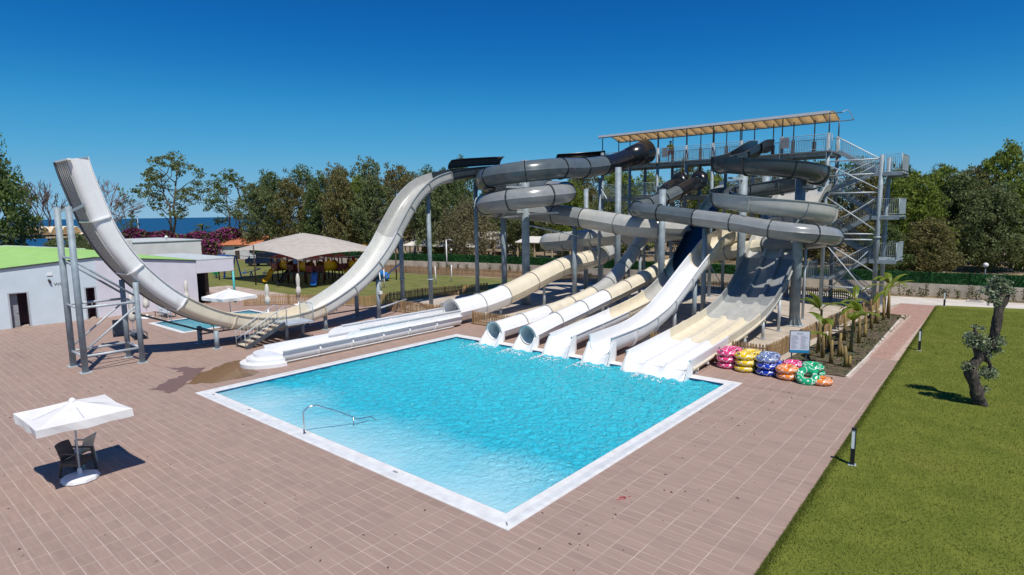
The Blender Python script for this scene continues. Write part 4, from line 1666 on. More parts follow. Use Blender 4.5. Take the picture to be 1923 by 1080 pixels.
# ------------------------------------------------------------------ starting tower
tw = thing('slide_tower', 'long galvanised starting tower with two platforms under a tan barrel canopy', 'tower')
ZD, ZL = 11.12, 8.30
YF, YB = 47.5, 50.35
FX = [-29.5, -26.7, -24.03, -21.47, -19.24, -16.97, -14.0, -10.85]
for x in FX:
    o = MB().cyl((x, YF, 0), (x, YF, 12.35), 0.135, n=14).build('post', 'galv', tw)
    MB().box(x - 0.28, x + 0.28, YF - 0.28, YF + 0.28, 0, 0.03).build('base_plate', 'galv_light', o)
    o = MB().cyl((x, YB, 0), (x, YB, 12.35), 0.135, n=14).build('post', 'galv', tw)
    MB().box(x - 0.28, x + 0.28, YB - 0.28, YB + 0.28, 0, 0.03).build('base_plate', 'galv_light', o)
    MB().cyl((x, YF, 12.35), (x, YF, 13.72), 0.045, n=8).build('canopy_post', 'steel_dark', tw)
    MB().cyl((x, YB, 12.35), (x, YB, 13.72), 0.045, n=8).build('canopy_post', 'steel_dark', tw)
for x in (-25.4, -22.7, -20.3, -18.1, -15.5, -12.5):
    MB().cyl((x, YB - 0.02, ZD), (x, YB - 0.02, 13.72), 0.045, n=8).build('canopy_post', 'steel_dark', tw)
    MB().box(x - 0.11, x + 0.11, YB - 0.12, YB + 0.08, ZD, 12.1).build('post_guard', 'brown_paint', tw)
for z, xa, xb, nm in ((ZD, -29.8, -10.6, 'upper_platform'), (ZL, -29.8, -10.6, 'lower_platform')):
    MB().box(xa, xb, YF - 0.35, YB + 0.3, z - 0.10, z).build(nm, 'deck_metal', tw)
    for y in (YF, YB):
        MB().box(xa, xb, y - 0.06, y + 0.06, z - 0.34, z - 0.102).build('edge_beam', 'galv', tw)
    for x in FX:
        MB().box(x - 0.06, x + 0.06, YF + 0.062, YB - 0.062, z - 0.32, z - 0.104).build('cross_beam', 'galv', tw)
# bracing below
for i in range(len(FX) - 1):
    if i % 2 == 0:
        xa, xb = FX[i], FX[i + 1]
        MB().cyl((xa, YB, ZL - 0.4), (xa + 1.1, YB, ZL - 2.6), 0.04, n=6).build('brace', 'galv', tw)
        MB().cyl((xb, YB, ZL - 0.4), (xb - 1.1, YB, ZL - 2.6), 0.04, n=6).build('brace', 'galv', tw)
        MB().cyl((xa, YF, ZL - 2.0), (xb, YF, ZL - 0.5), 0.035, n=6).build('brace', 'galv_light', tw)
    MB().cyl((FX[i], YB, 4.2), (FX[i + 1], YB, 4.2), 0.05, n=8).build('brace', 'galv', tw)
for i in (1, 3, 5):
    MB().cyl((FX[i], YB, 0.6), (FX[i + 1], YB, 4.1), 0.035, n=6).build('brace', 'galv_light', tw)
    MB().cyl((FX[i + 1], YB, 0.6), (FX[i], YB, 4.1), 0.035, n=6).build('brace', 'galv_light', tw)


def railing(root, a, b, h=1.15, gap=0.115, m='galv', panel=False, mid=True):
    """rails with their bars between two floor points"""
    a, b = Vector(a), Vector(b)
    u = Vector((0, 0, h))
    o = MB().tube([a + Vector((0, 0, 0.05)), a + u, b + u, b + Vector((0, 0, 0.05))], 0.026, 8).build('railing', m, root)
    MB().cyl(a + Vector((0, 0, 0.12)), b + Vector((0, 0, 0.12)), 0.018, n=6).build('bottom_rail', m, o)
    if mid:
        MB().cyl(a + u * 0.86, b + u * 0.86, 0.016, n=6).build('mid_rail', m, o)
    n = int((b - a).length / gap)
    bb = MB()
    for k in range(1, n):
        p = a.lerp(b, k / n)
        bb.cyl(p + Vector((0, 0, 0.12)), p + u * (0.86 if mid else 1.0), 0.011, n=4, cap=False)
    if n > 1:
        tag(bb.build('balusters', m, o), kind='stuff')
    return o


for a, b in ((-29.5, -26.9), (-23.7, -21.6), (-21.3, -19.4), (-19.1, -17.1), (-16.8, -15.6), (-14.1, -11.0)):
    railing(tw, (a, YF - 0.2, ZD), (b, YF - 0.2, ZD))
for i in range(len(FX) - 1):
    railing(tw, (FX[i] + 0.2, YB + 0.15, ZD), (FX[i + 1] - 0.2, YB + 0.15, ZD), mid=False)
    railing(tw, (FX[i] + 0.2, YB + 0.15, ZL), (FX[i + 1] - 0.2, YB + 0.15, ZL), mid=False)
railing(tw, (-29.6, YF - 0.1, ZD), (-29.6, YB, ZD))
for a, b in ((-29.5, -26.9), (-26.5, -24.2), (-23.8, -22.6), (-16.2, -14.2)):
    railing(tw, (a, YF - 0.2, ZL), (b, YF - 0.2, ZL), mid=False)
for x, z in ((-23.25, ZD + 0.4), (-13.7, ZD + 0.35), (-16.1, ZD + 0.4)):
    MB().box(x - 0.27, x + 0.27, YF - 0.26, YF - 0.23, z, z + 0.75).build('notice_panel', 'mesh_grey', tw)
for x in (-22.6, -18.6):
    MB().box(x - 0.18, x + 0.18, YF + 0.4, YF + 0.43, ZL + 0.5, ZL + 1.05).build('notice_panel', 'board_white', tw)

# barrel canopy
XL_, XR_ = -29.75, -10.9
ny = 10
prof = []
for k in range(ny + 1):
    u = k / ny
    prof.append((YF - 0.30 + (YB - YF + 0.75) * u, 13.70 - 0.12 * u + 0.36 * math.sin(math.pi * u)))
nb = 22
for i in range(nb):
    xa = XL_ + (XR_ - XL_) * i / nb
    xb = XL_ + (XR_ - XL_) * (i + 1) / nb
    mb = MB()
    vs = []
    for q, dz in ((0, 0), (0.5, -0.03), (1, 0)):
        for (y, z) in prof:
            vs.append((xa + (xb - xa) * q, y, z + dz))
    n = ny + 1
    mb.add(vs, [(j * n + k, j * n + k + 1, (j + 1) * n + k + 1, (j + 1) * n + k) for j in range(2) for k in range(ny)], True)
    o = mb.build('canopy_panel', 'canvas_tan', tw)
    sm = o.modifiers.new('thick', 'SOLIDIFY')
    sm.thickness = 0.012
for i in range(nb + 1):
    x = XL_ + (XR_ - XL_) * i / nb
    MB().tube([(x, y, z - 0.05) for y, z in prof], 0.028, 6).build('canopy_hoop', 'steel_dark', tw)
MB().tube([(XR_ + 0.9, y, z - 0.05) for y, z in prof], 0.028, 6).build('canopy_hoop', 'galv_light', tw)
for y, z in (prof[0], prof[-1]):
    MB().cyl((XL_, y, z - 0.06), (XR_ + 0.9, y, z - 0.06), 0.035, n=8).build('eave_pipe', 'steel_dark', tw)
mb = MB()
mb.box(XL_, XR_, prof[0][0] - 0.03, prof[0][0] + 0.01, prof[0][1] - 0.02, prof[0][1] + 0.16)
mb.build('eave_trim', 'canvas', tw)

# ------------------------------------------------------------------ stair tower
sw = thing('stair_tower', 'zigzag open steel stair climbing the right-hand end of the slide tower', 'stairs')
SX0, SX1 = -10.45, -7.95
for x, y, h in ((-7.5, YF, 10.6), (-7.5, YB, 10.6)):
    o = MB().cyl((x, y, 0), (x, y, h), 0.145, n=14).build('post', 'galv', sw)
    MB().box(x - 0.3, x + 0.3, y - 0.3, y + 0.3, 0, 0.03).build('base_plate', 'galv_light', o)
    MB().cyl((x, y, 5.0), (x, y, 5.08), 0.22, n=14).build('collar', 'galv_light', o)
LR = [9.45, 6.5, 3.5]
LLf = [8.3, 5.05, 2.0]
for z in LR:
    MB().box(-7.9, -6.3, YF - 0.1, YB, z - 0.08, z).build('landing', 'galv', sw)
    for y in (YF - 0.08, YB - 0.02):
        MB().box(-7.9, -6.3, y - 0.05, y + 0.05, z - 0.26, z - 0.082).build('landing_beam', 'galv', sw)
    railing(sw, (-7.35, YF - 0.08, z), (-6.35, YF - 0.08, z), mid=False)
    railing(sw, (-6.33, YF - 0.05, z), (-6.33, YB - 0.05, z), mid=False, gap=0.06)
    railing(sw, (-7.35, YB - 0.05, z), (-6.4, YB - 0.05, z), mid=False)
for z in LLf[1:]:
    MB().box(-11.9, -10.4, YF + 0.1, YB, z - 0.08, z).build('landing', 'galv', sw)
    railing(sw, (-11.85, YF + 0.1, z), (-11.85, YB - 0.05, z), mid=False)
    railing(sw, (-11.8, YF + 0.1, z), (-10.5, YF + 0.1, z), mid=False)


def flight(xa, za, xb, zb_, y0, y1):
    n = max(6, int(abs(za - zb_) / 0.19))
    for k in range(n):
        t = (k + 0.5) / n
        x, z = xa + (xb - xa) * t, za + (zb_ - za) * t
        MB().box(x - 0.15, x + 0.15, y0 + 0.05, y1 - 0.05, z - 0.02, z + 0.02).build('tread', 'galv_light', sw)
    for y in (y0, y1):
        MB().bar((xa, y, za), (xb, y, zb_), 0.05, 0.24).build('stringer', 'galv', sw)
        h = Vector((0, 0, 1.0))
        a, b = Vector((xa, y, za)), Vector((xb, y, zb_))
        o = MB().tube([a, a + h, b + h, b], 0.026, 8).build('handrail', 'galv_light', sw)
        MB().cyl(a + h * 0.2, b + h * 0.2, 0.016, n=6).build('mid_rail', 'galv', o)
        bb = MB()
        nb_ = int((b - a).length / 0.13)
        for k in range(1, nb_):
            p = a.lerp(b, k / nb_)
            bb.cyl(p + h * 0.2, p + h, 0.010, n=4, cap=False)
        tag(bb.build('balusters', 'galv', o), kind='stuff')


YM = (YF + YB) / 2
flight(-10.55, ZD, -7.9, LR[0], YM + 0.1, YB - 0.1)
flight(-7.9, LR[0], -10.55, LLf[0], YF + 0.15, YM - 0.1)
flight(-10.55, LLf[0], -7.9, LR[1], YM + 0.1, YB - 0.1)
flight(-7.9, LR[1], -10.4, LLf[1], YF + 0.15, YM - 0.1)
flight(-10.4, LLf[1], -7.9, LR[2], YM + 0.1, YB - 0.1)
flight(-7.9, LR[2], -10.4, LLf[2], YF + 0.15, YM - 0.1)
flight(-10.4, LLf[2], -7.8, 0.05, YM + 0.1, YB - 0.1)
railing(sw, (-10.8, YF - 0.1, ZD), (-10.6, YF - 0.1, ZD), mid=False)
# horizontal struts and crossed tie rods on the front face
for z in (10.35, 9.35, 8.1, 5.25, 4.85, 1.45):
    MB().cyl((-10.85, YF, z), (-7.5, YF, z), 0.05, n=8).build('strut', 'galv_light', sw)
for za, zb_ in ((10.15, 8.25), (7.9, 5.4), (4.7, 0.6), (4.7, 2.6)):
    MB().cyl((-10.85, YF - 0.06, za), (-7.5, YF - 0.06, zb_), 0.042, n=8).build('tie_rod', 'galv_light', sw)
    if za != 4.7 or zb_ < 1:
        MB().cyl((-7.5, YF + 0.06, za), (-10.85, YF + 0.06, zb_), 0.042, n=8).build('tie_rod', 'galv', sw)

# ------------------------------------------------------------------ lifeguard on the platform
def figure():
    """standing body as one skinned surface"""
    J = {'pel': (0, 0, 0.93), 'wst': (0, 0, 1.08), 'chs': (0, 0.01, 1.30), 'nek': (0, 0.02, 1.48), 'hd0': (0, -0.01, 1.57), 'hd1': (0, -0.02, 1.68), 'hd2': (0, -0.01, 1.74),
         'hl': (-0.10, 0, 0.88), 'kl': (-0.12, -0.05, 0.50), 'al': (-0.14, 0.04, 0.09), 'tl': (-0.15, -0.14, 0.04),
         'hr': (0.10, 0, 0.88), 'kr': (0.14, 0.02, 0.50), 'ar': (0.17, 0.14, 0.09), 'tr': (0.19, -0.03, 0.04),
         'sl': (-0.19, 0.01, 1.40), 'el': (-0.30, -0.02, 1.16), 'wl': (-0.42, -0.12, 1.15), 'ml': (-0.49, -0.16, 1.15),
         'sr': (0.19, 0.01, 1.40), 'er': (0.25, 0.06, 1.13), 'wr': (0.26, -0.02, 0.90), 'mr': (0.26, -0.05, 0.82)}
    Rr = {'pel': .135, 'wst': .125, 'chs': .15, 'nek': .055, 'hd0': .075, 'hd1': .092, 'hd2': .075, 'hl': .085, 'kl': .056, 'al': .04, 'tl': .032, 'hr': .085, 'kr': .056, 'ar': .04, 'tr': .032,
          'sl': .06, 'el': .043, 'wl': .03, 'ml': .026, 'sr': .06, 'er': .043, 'wr': .03, 'mr': .026}
    E = [('pel', 'wst'), ('wst', 'chs'), ('chs', 'nek'), ('nek', 'hd0'), ('hd0', 'hd1'), ('hd1', 'hd2'), ('pel', 'hl'), ('hl', 'kl'), ('kl', 'al'), ('al', 'tl'), ('pel', 'hr'), ('hr', 'kr'), ('kr', 'ar'), ('ar', 'tr'),
         ('chs', 'sl'), ('sl', 'el'), ('el', 'wl'), ('wl', 'ml'), ('chs', 'sr'), ('sr', 'er'), ('er', 'wr'), ('wr', 'mr')]
    # short finger chains rooted in each palm
    for sd, base, dr in (('l', Vector((-0.49, -0.16, 1.15)), Vector((-0.75, -0.55, -0.25))), ('r', Vector((0.26, -0.05, 0.82)), Vector((0.0, -0.15, -1)))):
        dr = dr.normalized()
        ac = dr.cross(Vector((0.3, 1, 0.2))).normalized()
        for k, (off, ln_) in enumerate(((-0.03, .07), (-0.01, .085), (0.01, .08), (0.03, .06))):
            n1, n2 = 'f%s%da' % (sd, k), 'f%s%db' % (sd, k)
            J[n1] = tuple(base + ac * off + dr * 0.035)
            J[n2] = tuple(base + ac * off * 1.1 + dr * (0.035 + ln_) + Vector((0.01, 0.02, 0)))
            Rr[n1] = Rr[n2] = 0.009
            E += [('m' + sd, n1), (n1, n2)]
        J['t%s0' % sd] = tuple(base + ac * -0.045 + dr * 0.01)
        J['t%s1' % sd] = tuple(base + ac * -0.065 + dr * 0.06)
        Rr['t%s0' % sd] = Rr['t%s1' % sd] = 0.010
        E += [('m' + sd, 't%s0' % sd), ('t%s0' % sd, 't%s1' % sd)]
    names = list(J)
    me = bpy.data.meshes.new('body')
    me.from_pydata([J[n] for n in names], [(names.index(a), names.index(b)) for a, b in E], [])
    o = bpy.data.objects.new('body', me)
    COL.objects.link(o)
    sk = o.modifiers.new('skin', 'SKIN')
    for v, n in zip(me.skin_vertices[0].data, names):
        v.radius = (Rr[n], Rr[n] * (0.78 if n in ('pel', 'wst', 'chs') else 1))
        v.use_root = n == 'pel'
    sb = o.modifiers.new('sub', 'SUBSURF')
    sb.levels = sb.render_levels = 2
    dg = bpy.context.evaluated_depsgraph_get()
    m2 = bpy.data.meshes.new_from_object(o.evaluated_get(dg))
    bpy.data.objects.remove(o)
    m2.materials.clear()
    m2.materials.append(M['skin'])
    for p in m2.polygons:
        p.use_smooth = True
    return m2


gd = thing('person', 'person in a yellow shirt and red shorts standing at the upper platform railing', 'person', (-23.05, 47.85, ZD), R(25))
bme = figure()
body = link_mesh('body', bme, gd)


def garment(name, zlo, zhi, m, grow, arms):
    """shell of the body between two heights, grown outwards"""
    import bmesh
    bm = bmesh.new()
    bm.from_mesh(bme)
    bm.normal_update()
    kill = [f for f in bm.faces if not (zlo < f.calc_center_median().z < zhi and (arms or abs(f.calc_center_median().x) < 0.30))]
    bmesh.ops.delete(bm, geom=kill, context='FACES')
    for v in bm.verts:
        v.co += v.normal * grow
    me = bpy.data.meshes.new(name)
    bm.to_mesh(me)
    bm.free()
    me.materials.clear()
    me.materials.append(M[m])
    return link_mesh(name, me, gd)


garment('shirt', 0.98, 1.47, 'shirt_yellow', 0.018, False)
garment('shorts', 0.60, 1.0, 'shorts_red', 0.024, False)
MB().lathe([(0.0, 0.115), (0.06, 0.10), (0.098, 0.05), (0.104, 0.0), (0.095, -0.035)], (0, 0.012, 1.665), 14).build('hair', 'hair_dark', gd)

# ------------------------------------------------------------------ picket fences
pk = MB()
pk.add([(-0.042, -0.010, 0.04), (0.042, -0.010, 0.04), (0.042, 0.010, 0.04), (-0.042, 0.010, 0.04), (-0.042, -0.010, 0.80), (0.042, -0.010, 0.80), (0.042, 0.010, 0.80), (-0.042, 0.010, 0.80),
        (0, -0.010, 0.88), (0, 0.010, 0.88)],
       [(0, 3, 2, 1), (0, 1, 5, 8, 4), (1, 2, 6, 5), (2, 3, 7, 9, 6), (3, 0, 4, 7), (4, 8, 9, 7), (8, 5, 6, 9)])
PK = pk.build('picket', 'picket')
PKM = PK.data
bpy.data.objects.remove(PK)


def fence(label, line, pitch=0.135, h=1.0, gaps=(), single=True):
    f = thing('picket_fence', label, 'fence', group='low wooden picket fences')
    joined = MB()
    for a, b in zip(line[:-1], line[1:]):
        a, b = Vector((*a, 0)), Vector((*b, 0))
        L_ = (b - a).length
        d = (b - a) / L_
        an = math.atan2(d.y, d.x)
        n = max(1, int(L_ / pitch))
        runs = []
        for k in range(n + 1):
            p = a + d * (L_ * k / n)
            if any(g0 < p.x < g1 for g0, g1 in gaps):
                runs.append(None)
                continue
            runs.append(p)
            if single:
                o = link_mesh('picket', PKM, f)
                o.location = p
                o.rotation_euler = (rng.normal(0, 0.012), rng.normal(0, 0.015), an + rng.normal(0, 0.03))
                o.scale = (1, 1, h * rng.uniform(0.97, 1.03))
            else:
                nrm = Vector((-d.y, d.x, 0)) * 0.01
                w = d * 0.042
                z = 0.86 * h * rng.uniform(0.97, 1.03)
                q = [p - w - nrm, p + w - nrm, p + w + nrm, p - w + nrm]
                joined.add([v + Vector((0, 0, 0.03)) for v in q] + [v + Vector((0, 0, z)) for v in q],
                           [(4, 5, 6, 7), (0, 1, 5, 4), (1, 2, 6, 5), (2, 3, 7, 6), (3, 0, 4, 7)])
        # rails and posts per unbroken run
        cur = []
        nr = Vector((-d.y, d.x, 0)) * 0.028
        for p in runs + [None]:
            if p is not None:
                cur.append(p)
            elif cur:
                if len(cur) > 1:
                    for zz in (0.22, 0.64):
                        MB().bar(cur[0] + nr + Vector((0, 0, zz * h)), cur[-1] + nr + Vector((0, 0, zz * h)), 0.03, 0.06).build('rail', 'picket', f)
                    m_ = max(1, int((cur[-1] - cur[0]).length / 1.9))
                    for k in range(m_ + 1):
                        q = cur[0].lerp(cur[-1], k / m_) + nr * 2.6
                        MB().box(q.x - 0.035, q.x + 0.035, q.y - 0.035, q.y + 0.035, 0, 0.82 * h).build('post', 'picket', f)
                cur = []
    if not single:
        tag(joined.build('far_pickets', 'picket_far', f), kind='stuff')
    return f


fence('low picket fence beside the closed umbrellas, along the playground edge', [(-46.4, 21.7), (-44.2, 24.2), (-38.1, 27.25)])
fence('dark shaded picket fence curving behind the half-pipe columns', [(-38.05, 27.3), (-38.0, 33.0), (-36.1, 38.9)])
fence('small pale picket fence in front of the raft tube mouth', [(-35.0, 26.85), (-33.4, 27.2), (-31.2, 27.3), (-28.6, 27.35)])
fence('picket fence crossing beneath the pool ends of the slides', [(-26.3, 26.9), (-20.6, 26.9), (-8.45, 28.05)],
      gaps=((-22.35, -21.0), (-20.05, -18.7), (-18.05, -16.45), (-15.65, -14.2), (-13.55, -10.2)))
fence('long picket fence between concrete apron and banana bed', [(-8.45, 28.15), (-8.3, 33), (-8.1, 38), (-7.75, 43), (-7.25, 48.4)])
fence('far picket fence along the back edge of the playground lawn', [(-64, 45.6), (-56.8, 46.6), (-46.7, 48.6), (-36, 49.6), (-29, 50.6), (-7.3, 51.1)], single=False)

# ------------------------------------------------------------------ pool handrail
hr = MB().tube([(-17.2, 9.72, 0.01), (-17.2, 9.72, 0.72), (-17.15, 9.85, 0.86), (-17.05, 10.1, 0.9), (-16.9, 10.75, 0.55), (-16.75, 11.45, 0.12), (-16.65, 11.9, 0.10), (-16.62, 12.15, -0.1), (-16.6, 12.2, -0.6)], 0.024, 10).build('pool_handrail', 'steel')
tag(hr, 'bent stainless steel handrail leading down into the big pool', 'handrail')
MB().cyl((-16.78, 11.3, 0.2), (-16.78, 11.3, -0.8), 0.02, n=8).build('leg', 'steel', hr)
MB().cyl((-17.2, 9.72, 0.012), (-17.2, 9.72, 0.04), 0.055, n=12).build('base_flange', 'steel', hr)
pl = thing('pool_ladder', 'small steel ladder at the corner of the little pool', 'ladder')
for y in (14.85, 15.35):
    MB().tube([(-43.6, y, -0.6), (-43.6, y, 0.7), (-43.75, y, 0.85), (-44.0, y, 0.85), (-44.1, y, 0.7), (-44.1, y, 0.0)], 0.022, 8).build('rail', 'steel', pl)
for z in (-0.15, -0.4):
    MB().box(-43.66, -43.54, 14.87, 15.33, z, z + 0.03).build('rung', 'steel', pl)

# ------------------------------------------------------------------ umbrellas
def canopy_mesh(w, d, rise, val, sag=0.04, n=8):
    """four-sided canopy with sagging panels and a hanging valance"""
    vs, fs = [], []
    rows = 6
    per = []
    for sx, sy, ex, ey in ((-1, -1, 1, -1), (1, -1, 1, 1), (1, 1, -1, 1), (-1, 1, -1, -1)):
        for k in range(n):
            t = k / n
            per.append((sx + (ex - sx) * t, sy + (ey - sy) * t))
    m = len(per)
    for i in range(rows + 1):
        u = i / rows
        for k, (a, b) in enumerate(per):
            mid = 1 - abs((k % n) / n * 2 - 1)
            z = rise * (1 - u) - sag * 4 * u * (1 - u) * (0.4 + mid) - sag * 0.7 * mid * u
            inn = 1 - 0.035 * mid * u
            vs.append((a * w / 2 * u * inn, b * d / 2 * u * inn, z))
    for i in range(rows):
        for k in range(m):
            a, b = i * m + k, i * m + (k + 1) % m
            fs.append((a, b, b + m, a + m) if i else (a, b + m, a + m))
    base = rows * m
    o = len(vs)
    for k in range(m):
        x, y, z = vs[base + k]
        wv = 0.05 * math.sin(k * 1.7) + 0.04 * math.sin(k * 0.6)
        vs.append((x * (1 + wv * 0.4), y * (1 + wv * 0.4), z - val * (1 + wv)))
    for k in range(m):
        a, b = base + k, base + (k + 1) % m
        fs.append((a, b, o + (k + 1) % m, o + k))
    return vs, fs


def umbrella(label, loc, w, d, ze, rise, base='round', m='canvas', rz=0.0, val=0.2, pole='galv_light'):
    u = thing('umbrella', label, 'umbrella', loc, rz)
    MB().cyl((0, 0, 0.1), (0, 0, ze + rise), 0.024, n=10).build('pole', pole, u)
    vs, fs = canopy_mesh(w, d, rise, val)
    mb = MB().add([(x, y, z + ze) for x, y, z in vs], fs, False)
    o = mb.build('canopy', m, u)
    for k, (sx, sy) in enumerate(((-1, -1), (1, -1), (1, 1), (-1, 1), (0, -1), (1, 0), (0, 1), (-1, 0))):
        MB().bar((0, 0, ze + rise - 0.06), (sx * w / 2 * 0.95, sy * d / 2 * 0.95, ze - 0.05), 0.018).build('rib', 'galv_light', u)
    MB().lathe([(0.0, 0.10), (0.05, 0.08), (0.09, 0.02), (0.10, -0.02)], (0, 0, ze + rise - 0.03), 10).build('cap', m, u)
    b = MB()
    b.lathe([(0.42, 0.0), (0.45, 0.03), (0.43, 0.10), (0.36, 0.13), (0.10, 0.14), (0.06, 0.16), (0.05, 0.32), (0.03, 0.33)], (0, 0, 0), 10, False)
    b.build('base', 'base_white', u)
    return u


umbrella('big square white umbrella standing alone on the deck over two stacked chairs', (-18.93, 4.08, 0), 2.12, 2.10, 1.92, 0.30, rz=R(1.5))
umbrella('open white umbrella behind the low cream bend of the half-pipe', (-41.1, 18.25, 0), 2.5, 2.5, 1.62, 0.5, pole='teal_paint', rz=R(8))


def closed_umbrella(label, loc, h=2.2):
    u = thing('umbrella', label, 'umbrella', loc, rng.uniform(0, 3), group='closed cream umbrellas')
    MB().cyl((0, 0, 0.08), (0, 0, h * 0.55), 0.025, n=8).build('pole', 'white_paint', u)
    prof = [(0.05, 0.32), (0.16, 0.36), (0.19, 0.45), (0.15, 0.56), (0.10, 0.60), (0.13, 0.68), (0.145, 0.82), (0.11, 0.93), (0.05, 1.0), (0.0, 1.01)]
    n = 20
    vs = []
    for r_, z in prof:
        for k in range(n):
            q = r_ * (1 + 0.22 * math.cos(k * math.pi * 0.8) * (1 if z < 0.95 else 0))
            vs.append((q * math.cos(2 * math.pi * k / n), q * math.sin(2 * math.pi * k / n), z * h))
    mb = MB().add(vs, [(i * n + k, i * n + (k + 1) % n, (i + 1) * n + (k + 1) % n, (i + 1) * n + k) for i in range(len(prof) - 1) for k in range(n)], True)
    mb.build('folded_canopy', 'canvas_cream', u)
    MB().lathe([(0.40, 0), (0.42, 0.04), (0.38, 0.10), (0.08, 0.13), (0.05, 0.3), (0.03, 0.31)], (0, 0, 0), 14).build('base', 'base_white', u)
    return u


closed_umbrella('closed cream umbrella beside the dark lounger near the half-pipe posts', (-40.6, 12.15, 0), 2.45)
closed_umbrella('closed cream umbrella at the foot of the lilac wall next to a grey lounger', (-46.4, 14.8, 0), 2.25)
closed_umbrella('closed cream umbrella in front of the picket fence, left of the pair', (-41.2, 21.0, 0), 2.15)
closed_umbrella('closed cream umbrella in front of the picket fence, right of the pair', (-43.2, 24.6, 0), 2.5)
closed_umbrella('closed cream umbrella by the corner of the lilac wall', (-48.5, 18.3, 0), 2.2)


# ------------------------------------------------------------------ stacking armchairs
def armchair(label, loc, rz, m):
    c = thing('armchair', label, 'chair', loc, rz)
    # front is -Y
    MB().box(-0.25, 0.25, -0.25, 0.22, 0.40, 0.44).build('seat', m, c)
    MB().box(-0.27, 0.27, -0.265, -0.245, 0.30, 0.40).build('apron', m, c)
    for sx in (-1, 1):
        MB().box(sx * 0.272 - 0.008, sx * 0.272 + 0.008, -0.24, 0.22, 0.31, 0.40).build('apron', m, c)
    b = MB()
    n = 8
    vs = []
    for i in range(5):
        t = i / 4
        for k in range(n + 1):
            u = -1 + 2 * k / n
            vs.append((u * 0.235, 0.22 + 0.14 * t ** 1.3 + 0.045 * (1 - u * u), 0.44 + 0.45 * t + 0.02 * (1 - u * u) * t))
    b.add(vs, [(i * (n + 1) + k, i * (n + 1) + k + 1, (i + 1) * (n + 1) + k + 1, (i + 1) * (n + 1) + k) for i in range(4) for k in range(n)], True)
    o = b.build('backrest', m, c)
    s_ = o.modifiers.new('thick', 'SOLIDIFY')
    s_.thickness = 0.03
    for sx in (-1, 1):
        MB().bar((sx * 0.30, -0.30, 0), (sx * 0.27, -0.25, 0.64), 0.055, 0.05).build('leg', m, c)
        MB().bar((sx * 0.27, 0.30, 0), (sx * 0.25, 0.22, 0.46), 0.05, 0.05).build('leg', m, c)
        MB().bar((sx * 0.27, -0.28, 0.655), (sx * 0.245, 0.29, 0.665), 0.06, 0.03).build('armrest', m, c)
    return c


armchair('beige plastic armchair behind the brown one under the big square umbrella', (-20.05, 4.35, 0), R(-49), 'plastic_beige')
armchair('brown plastic armchair just behind the base of the big square umbrella', (-19.45, 4.15, 0), R(128), 'plastic_brown')


# ------------------------------------------------------------------ sun loungers
def lounger(label, loc, rz, up=35, m='mesh_grey', fr_='steel_dark'):
    l = thing('sun_lounger', label, 'sun lounger', loc, rz, group='sun loungers by the small pool')
    for sx in (-0.33, 0.33):
        MB().bar((sx, -1.0, 0.32), (sx, 0.98, 0.32), 0.04, 0.05).build('frame_rail', fr_, l)
        for y in (-0.85, 0.75):
            MB().bar((sx, y, 0), (sx * 0.97, y + 0.06, 0.31), 0.04).build('leg', fr_, l)
    MB().box(-0.31, 0.31, -0.98, 0.30, 0.345, 0.365).build('seat', m, l)
    c, s = math.cos(R(up)), math.sin(R(up))
    mb = MB()
    mb.add([(-0.31, 0.31, 0.355), (0.31, 0.31, 0.355), (0.31, 0.31 + 0.72 * c, 0.355 + 0.72 * s), (-0.31, 0.31 + 0.72 * c, 0.355 + 0.72 * s)] +
           [(-0.31, 0.31 + 0.02 * s, 0.335), (0.31, 0.31 + 0.02 * s, 0.335), (0.31, 0.31 + 0.72 * c + 0.02 * s, 0.335 + 0.72 * s), (-0.31, 0.31 + 0.72 * c + 0.02 * s, 0.335 + 0.72 * s)],
           [(0, 1, 2, 3), (7, 6, 5, 4), (0, 4, 5, 1), (1, 5, 6, 2), (2, 6, 7, 3), (3, 7, 4, 0)])
    mb.build('backrest', m, l)
    MB().bar((0, 0.75, 0.32), (0, 0.31 + 0.5 * c, 0.33 + 0.5 * s), 0.03).build('prop', fr_, l)
    return l


lounger('black lounger with raised back beside the half-pipe posts', (-41.3, 11.6, 0), R(75), 38, 'glass_dark')
lounger('black flat lounger just right of the closed umbrella near the half-pipe posts', (-39.3, 12.0, 0), R(-100), 8, 'glass_dark')
lounger('pale grey lounger with upright back against the lilac wall', (-46.2, 15.9, 0), R(95), 70, 'frame_grey')
lounger('dark low lounger between the lilac wall and the small pool', (-46.6, 18.2, 0), R(110), 20)
lounger('black lounger with raised back at the edge of the small pool', (-38.1, 16.6, 0), R(-150), 60, 'glass_dark')
lounger('black flat lounger beside the boarding stair', (-37.9, 18.2, 0), R(-150), 15, 'glass_dark')
lounger('dark lounger with grey upright back under the half-pipe climb', (-38.6, 24.0, 0), R(-60), 55)


# ------------------------------------------------------------------ inflatable rings
def torus(R0, r0_, n=28, m=12, flat=0.8):
    vs, fs = [], []
    for i in range(n):
        a = 2 * math.pi * i / n
        for j in range(m):
            b = 2 * math.pi * j / m
            rr = R0 + r0_ * math.cos(b)
            pu = 1 + 0.015 * math.cos(14 * a)
            vs.append((rr * math.cos(a), rr * math.sin(a), r0_ * flat * pu * math.sin(b)))
    for i in range(n):
        for j in range(m):
            fs.append((i * m + j, ((i + 1) % n) * m + j, ((i + 1) % n) * m + (j + 1) % m, i * m + (j + 1) % m))
    return vs, fs


RING = {}
tv_, tf_ = torus(0.30, 0.165)


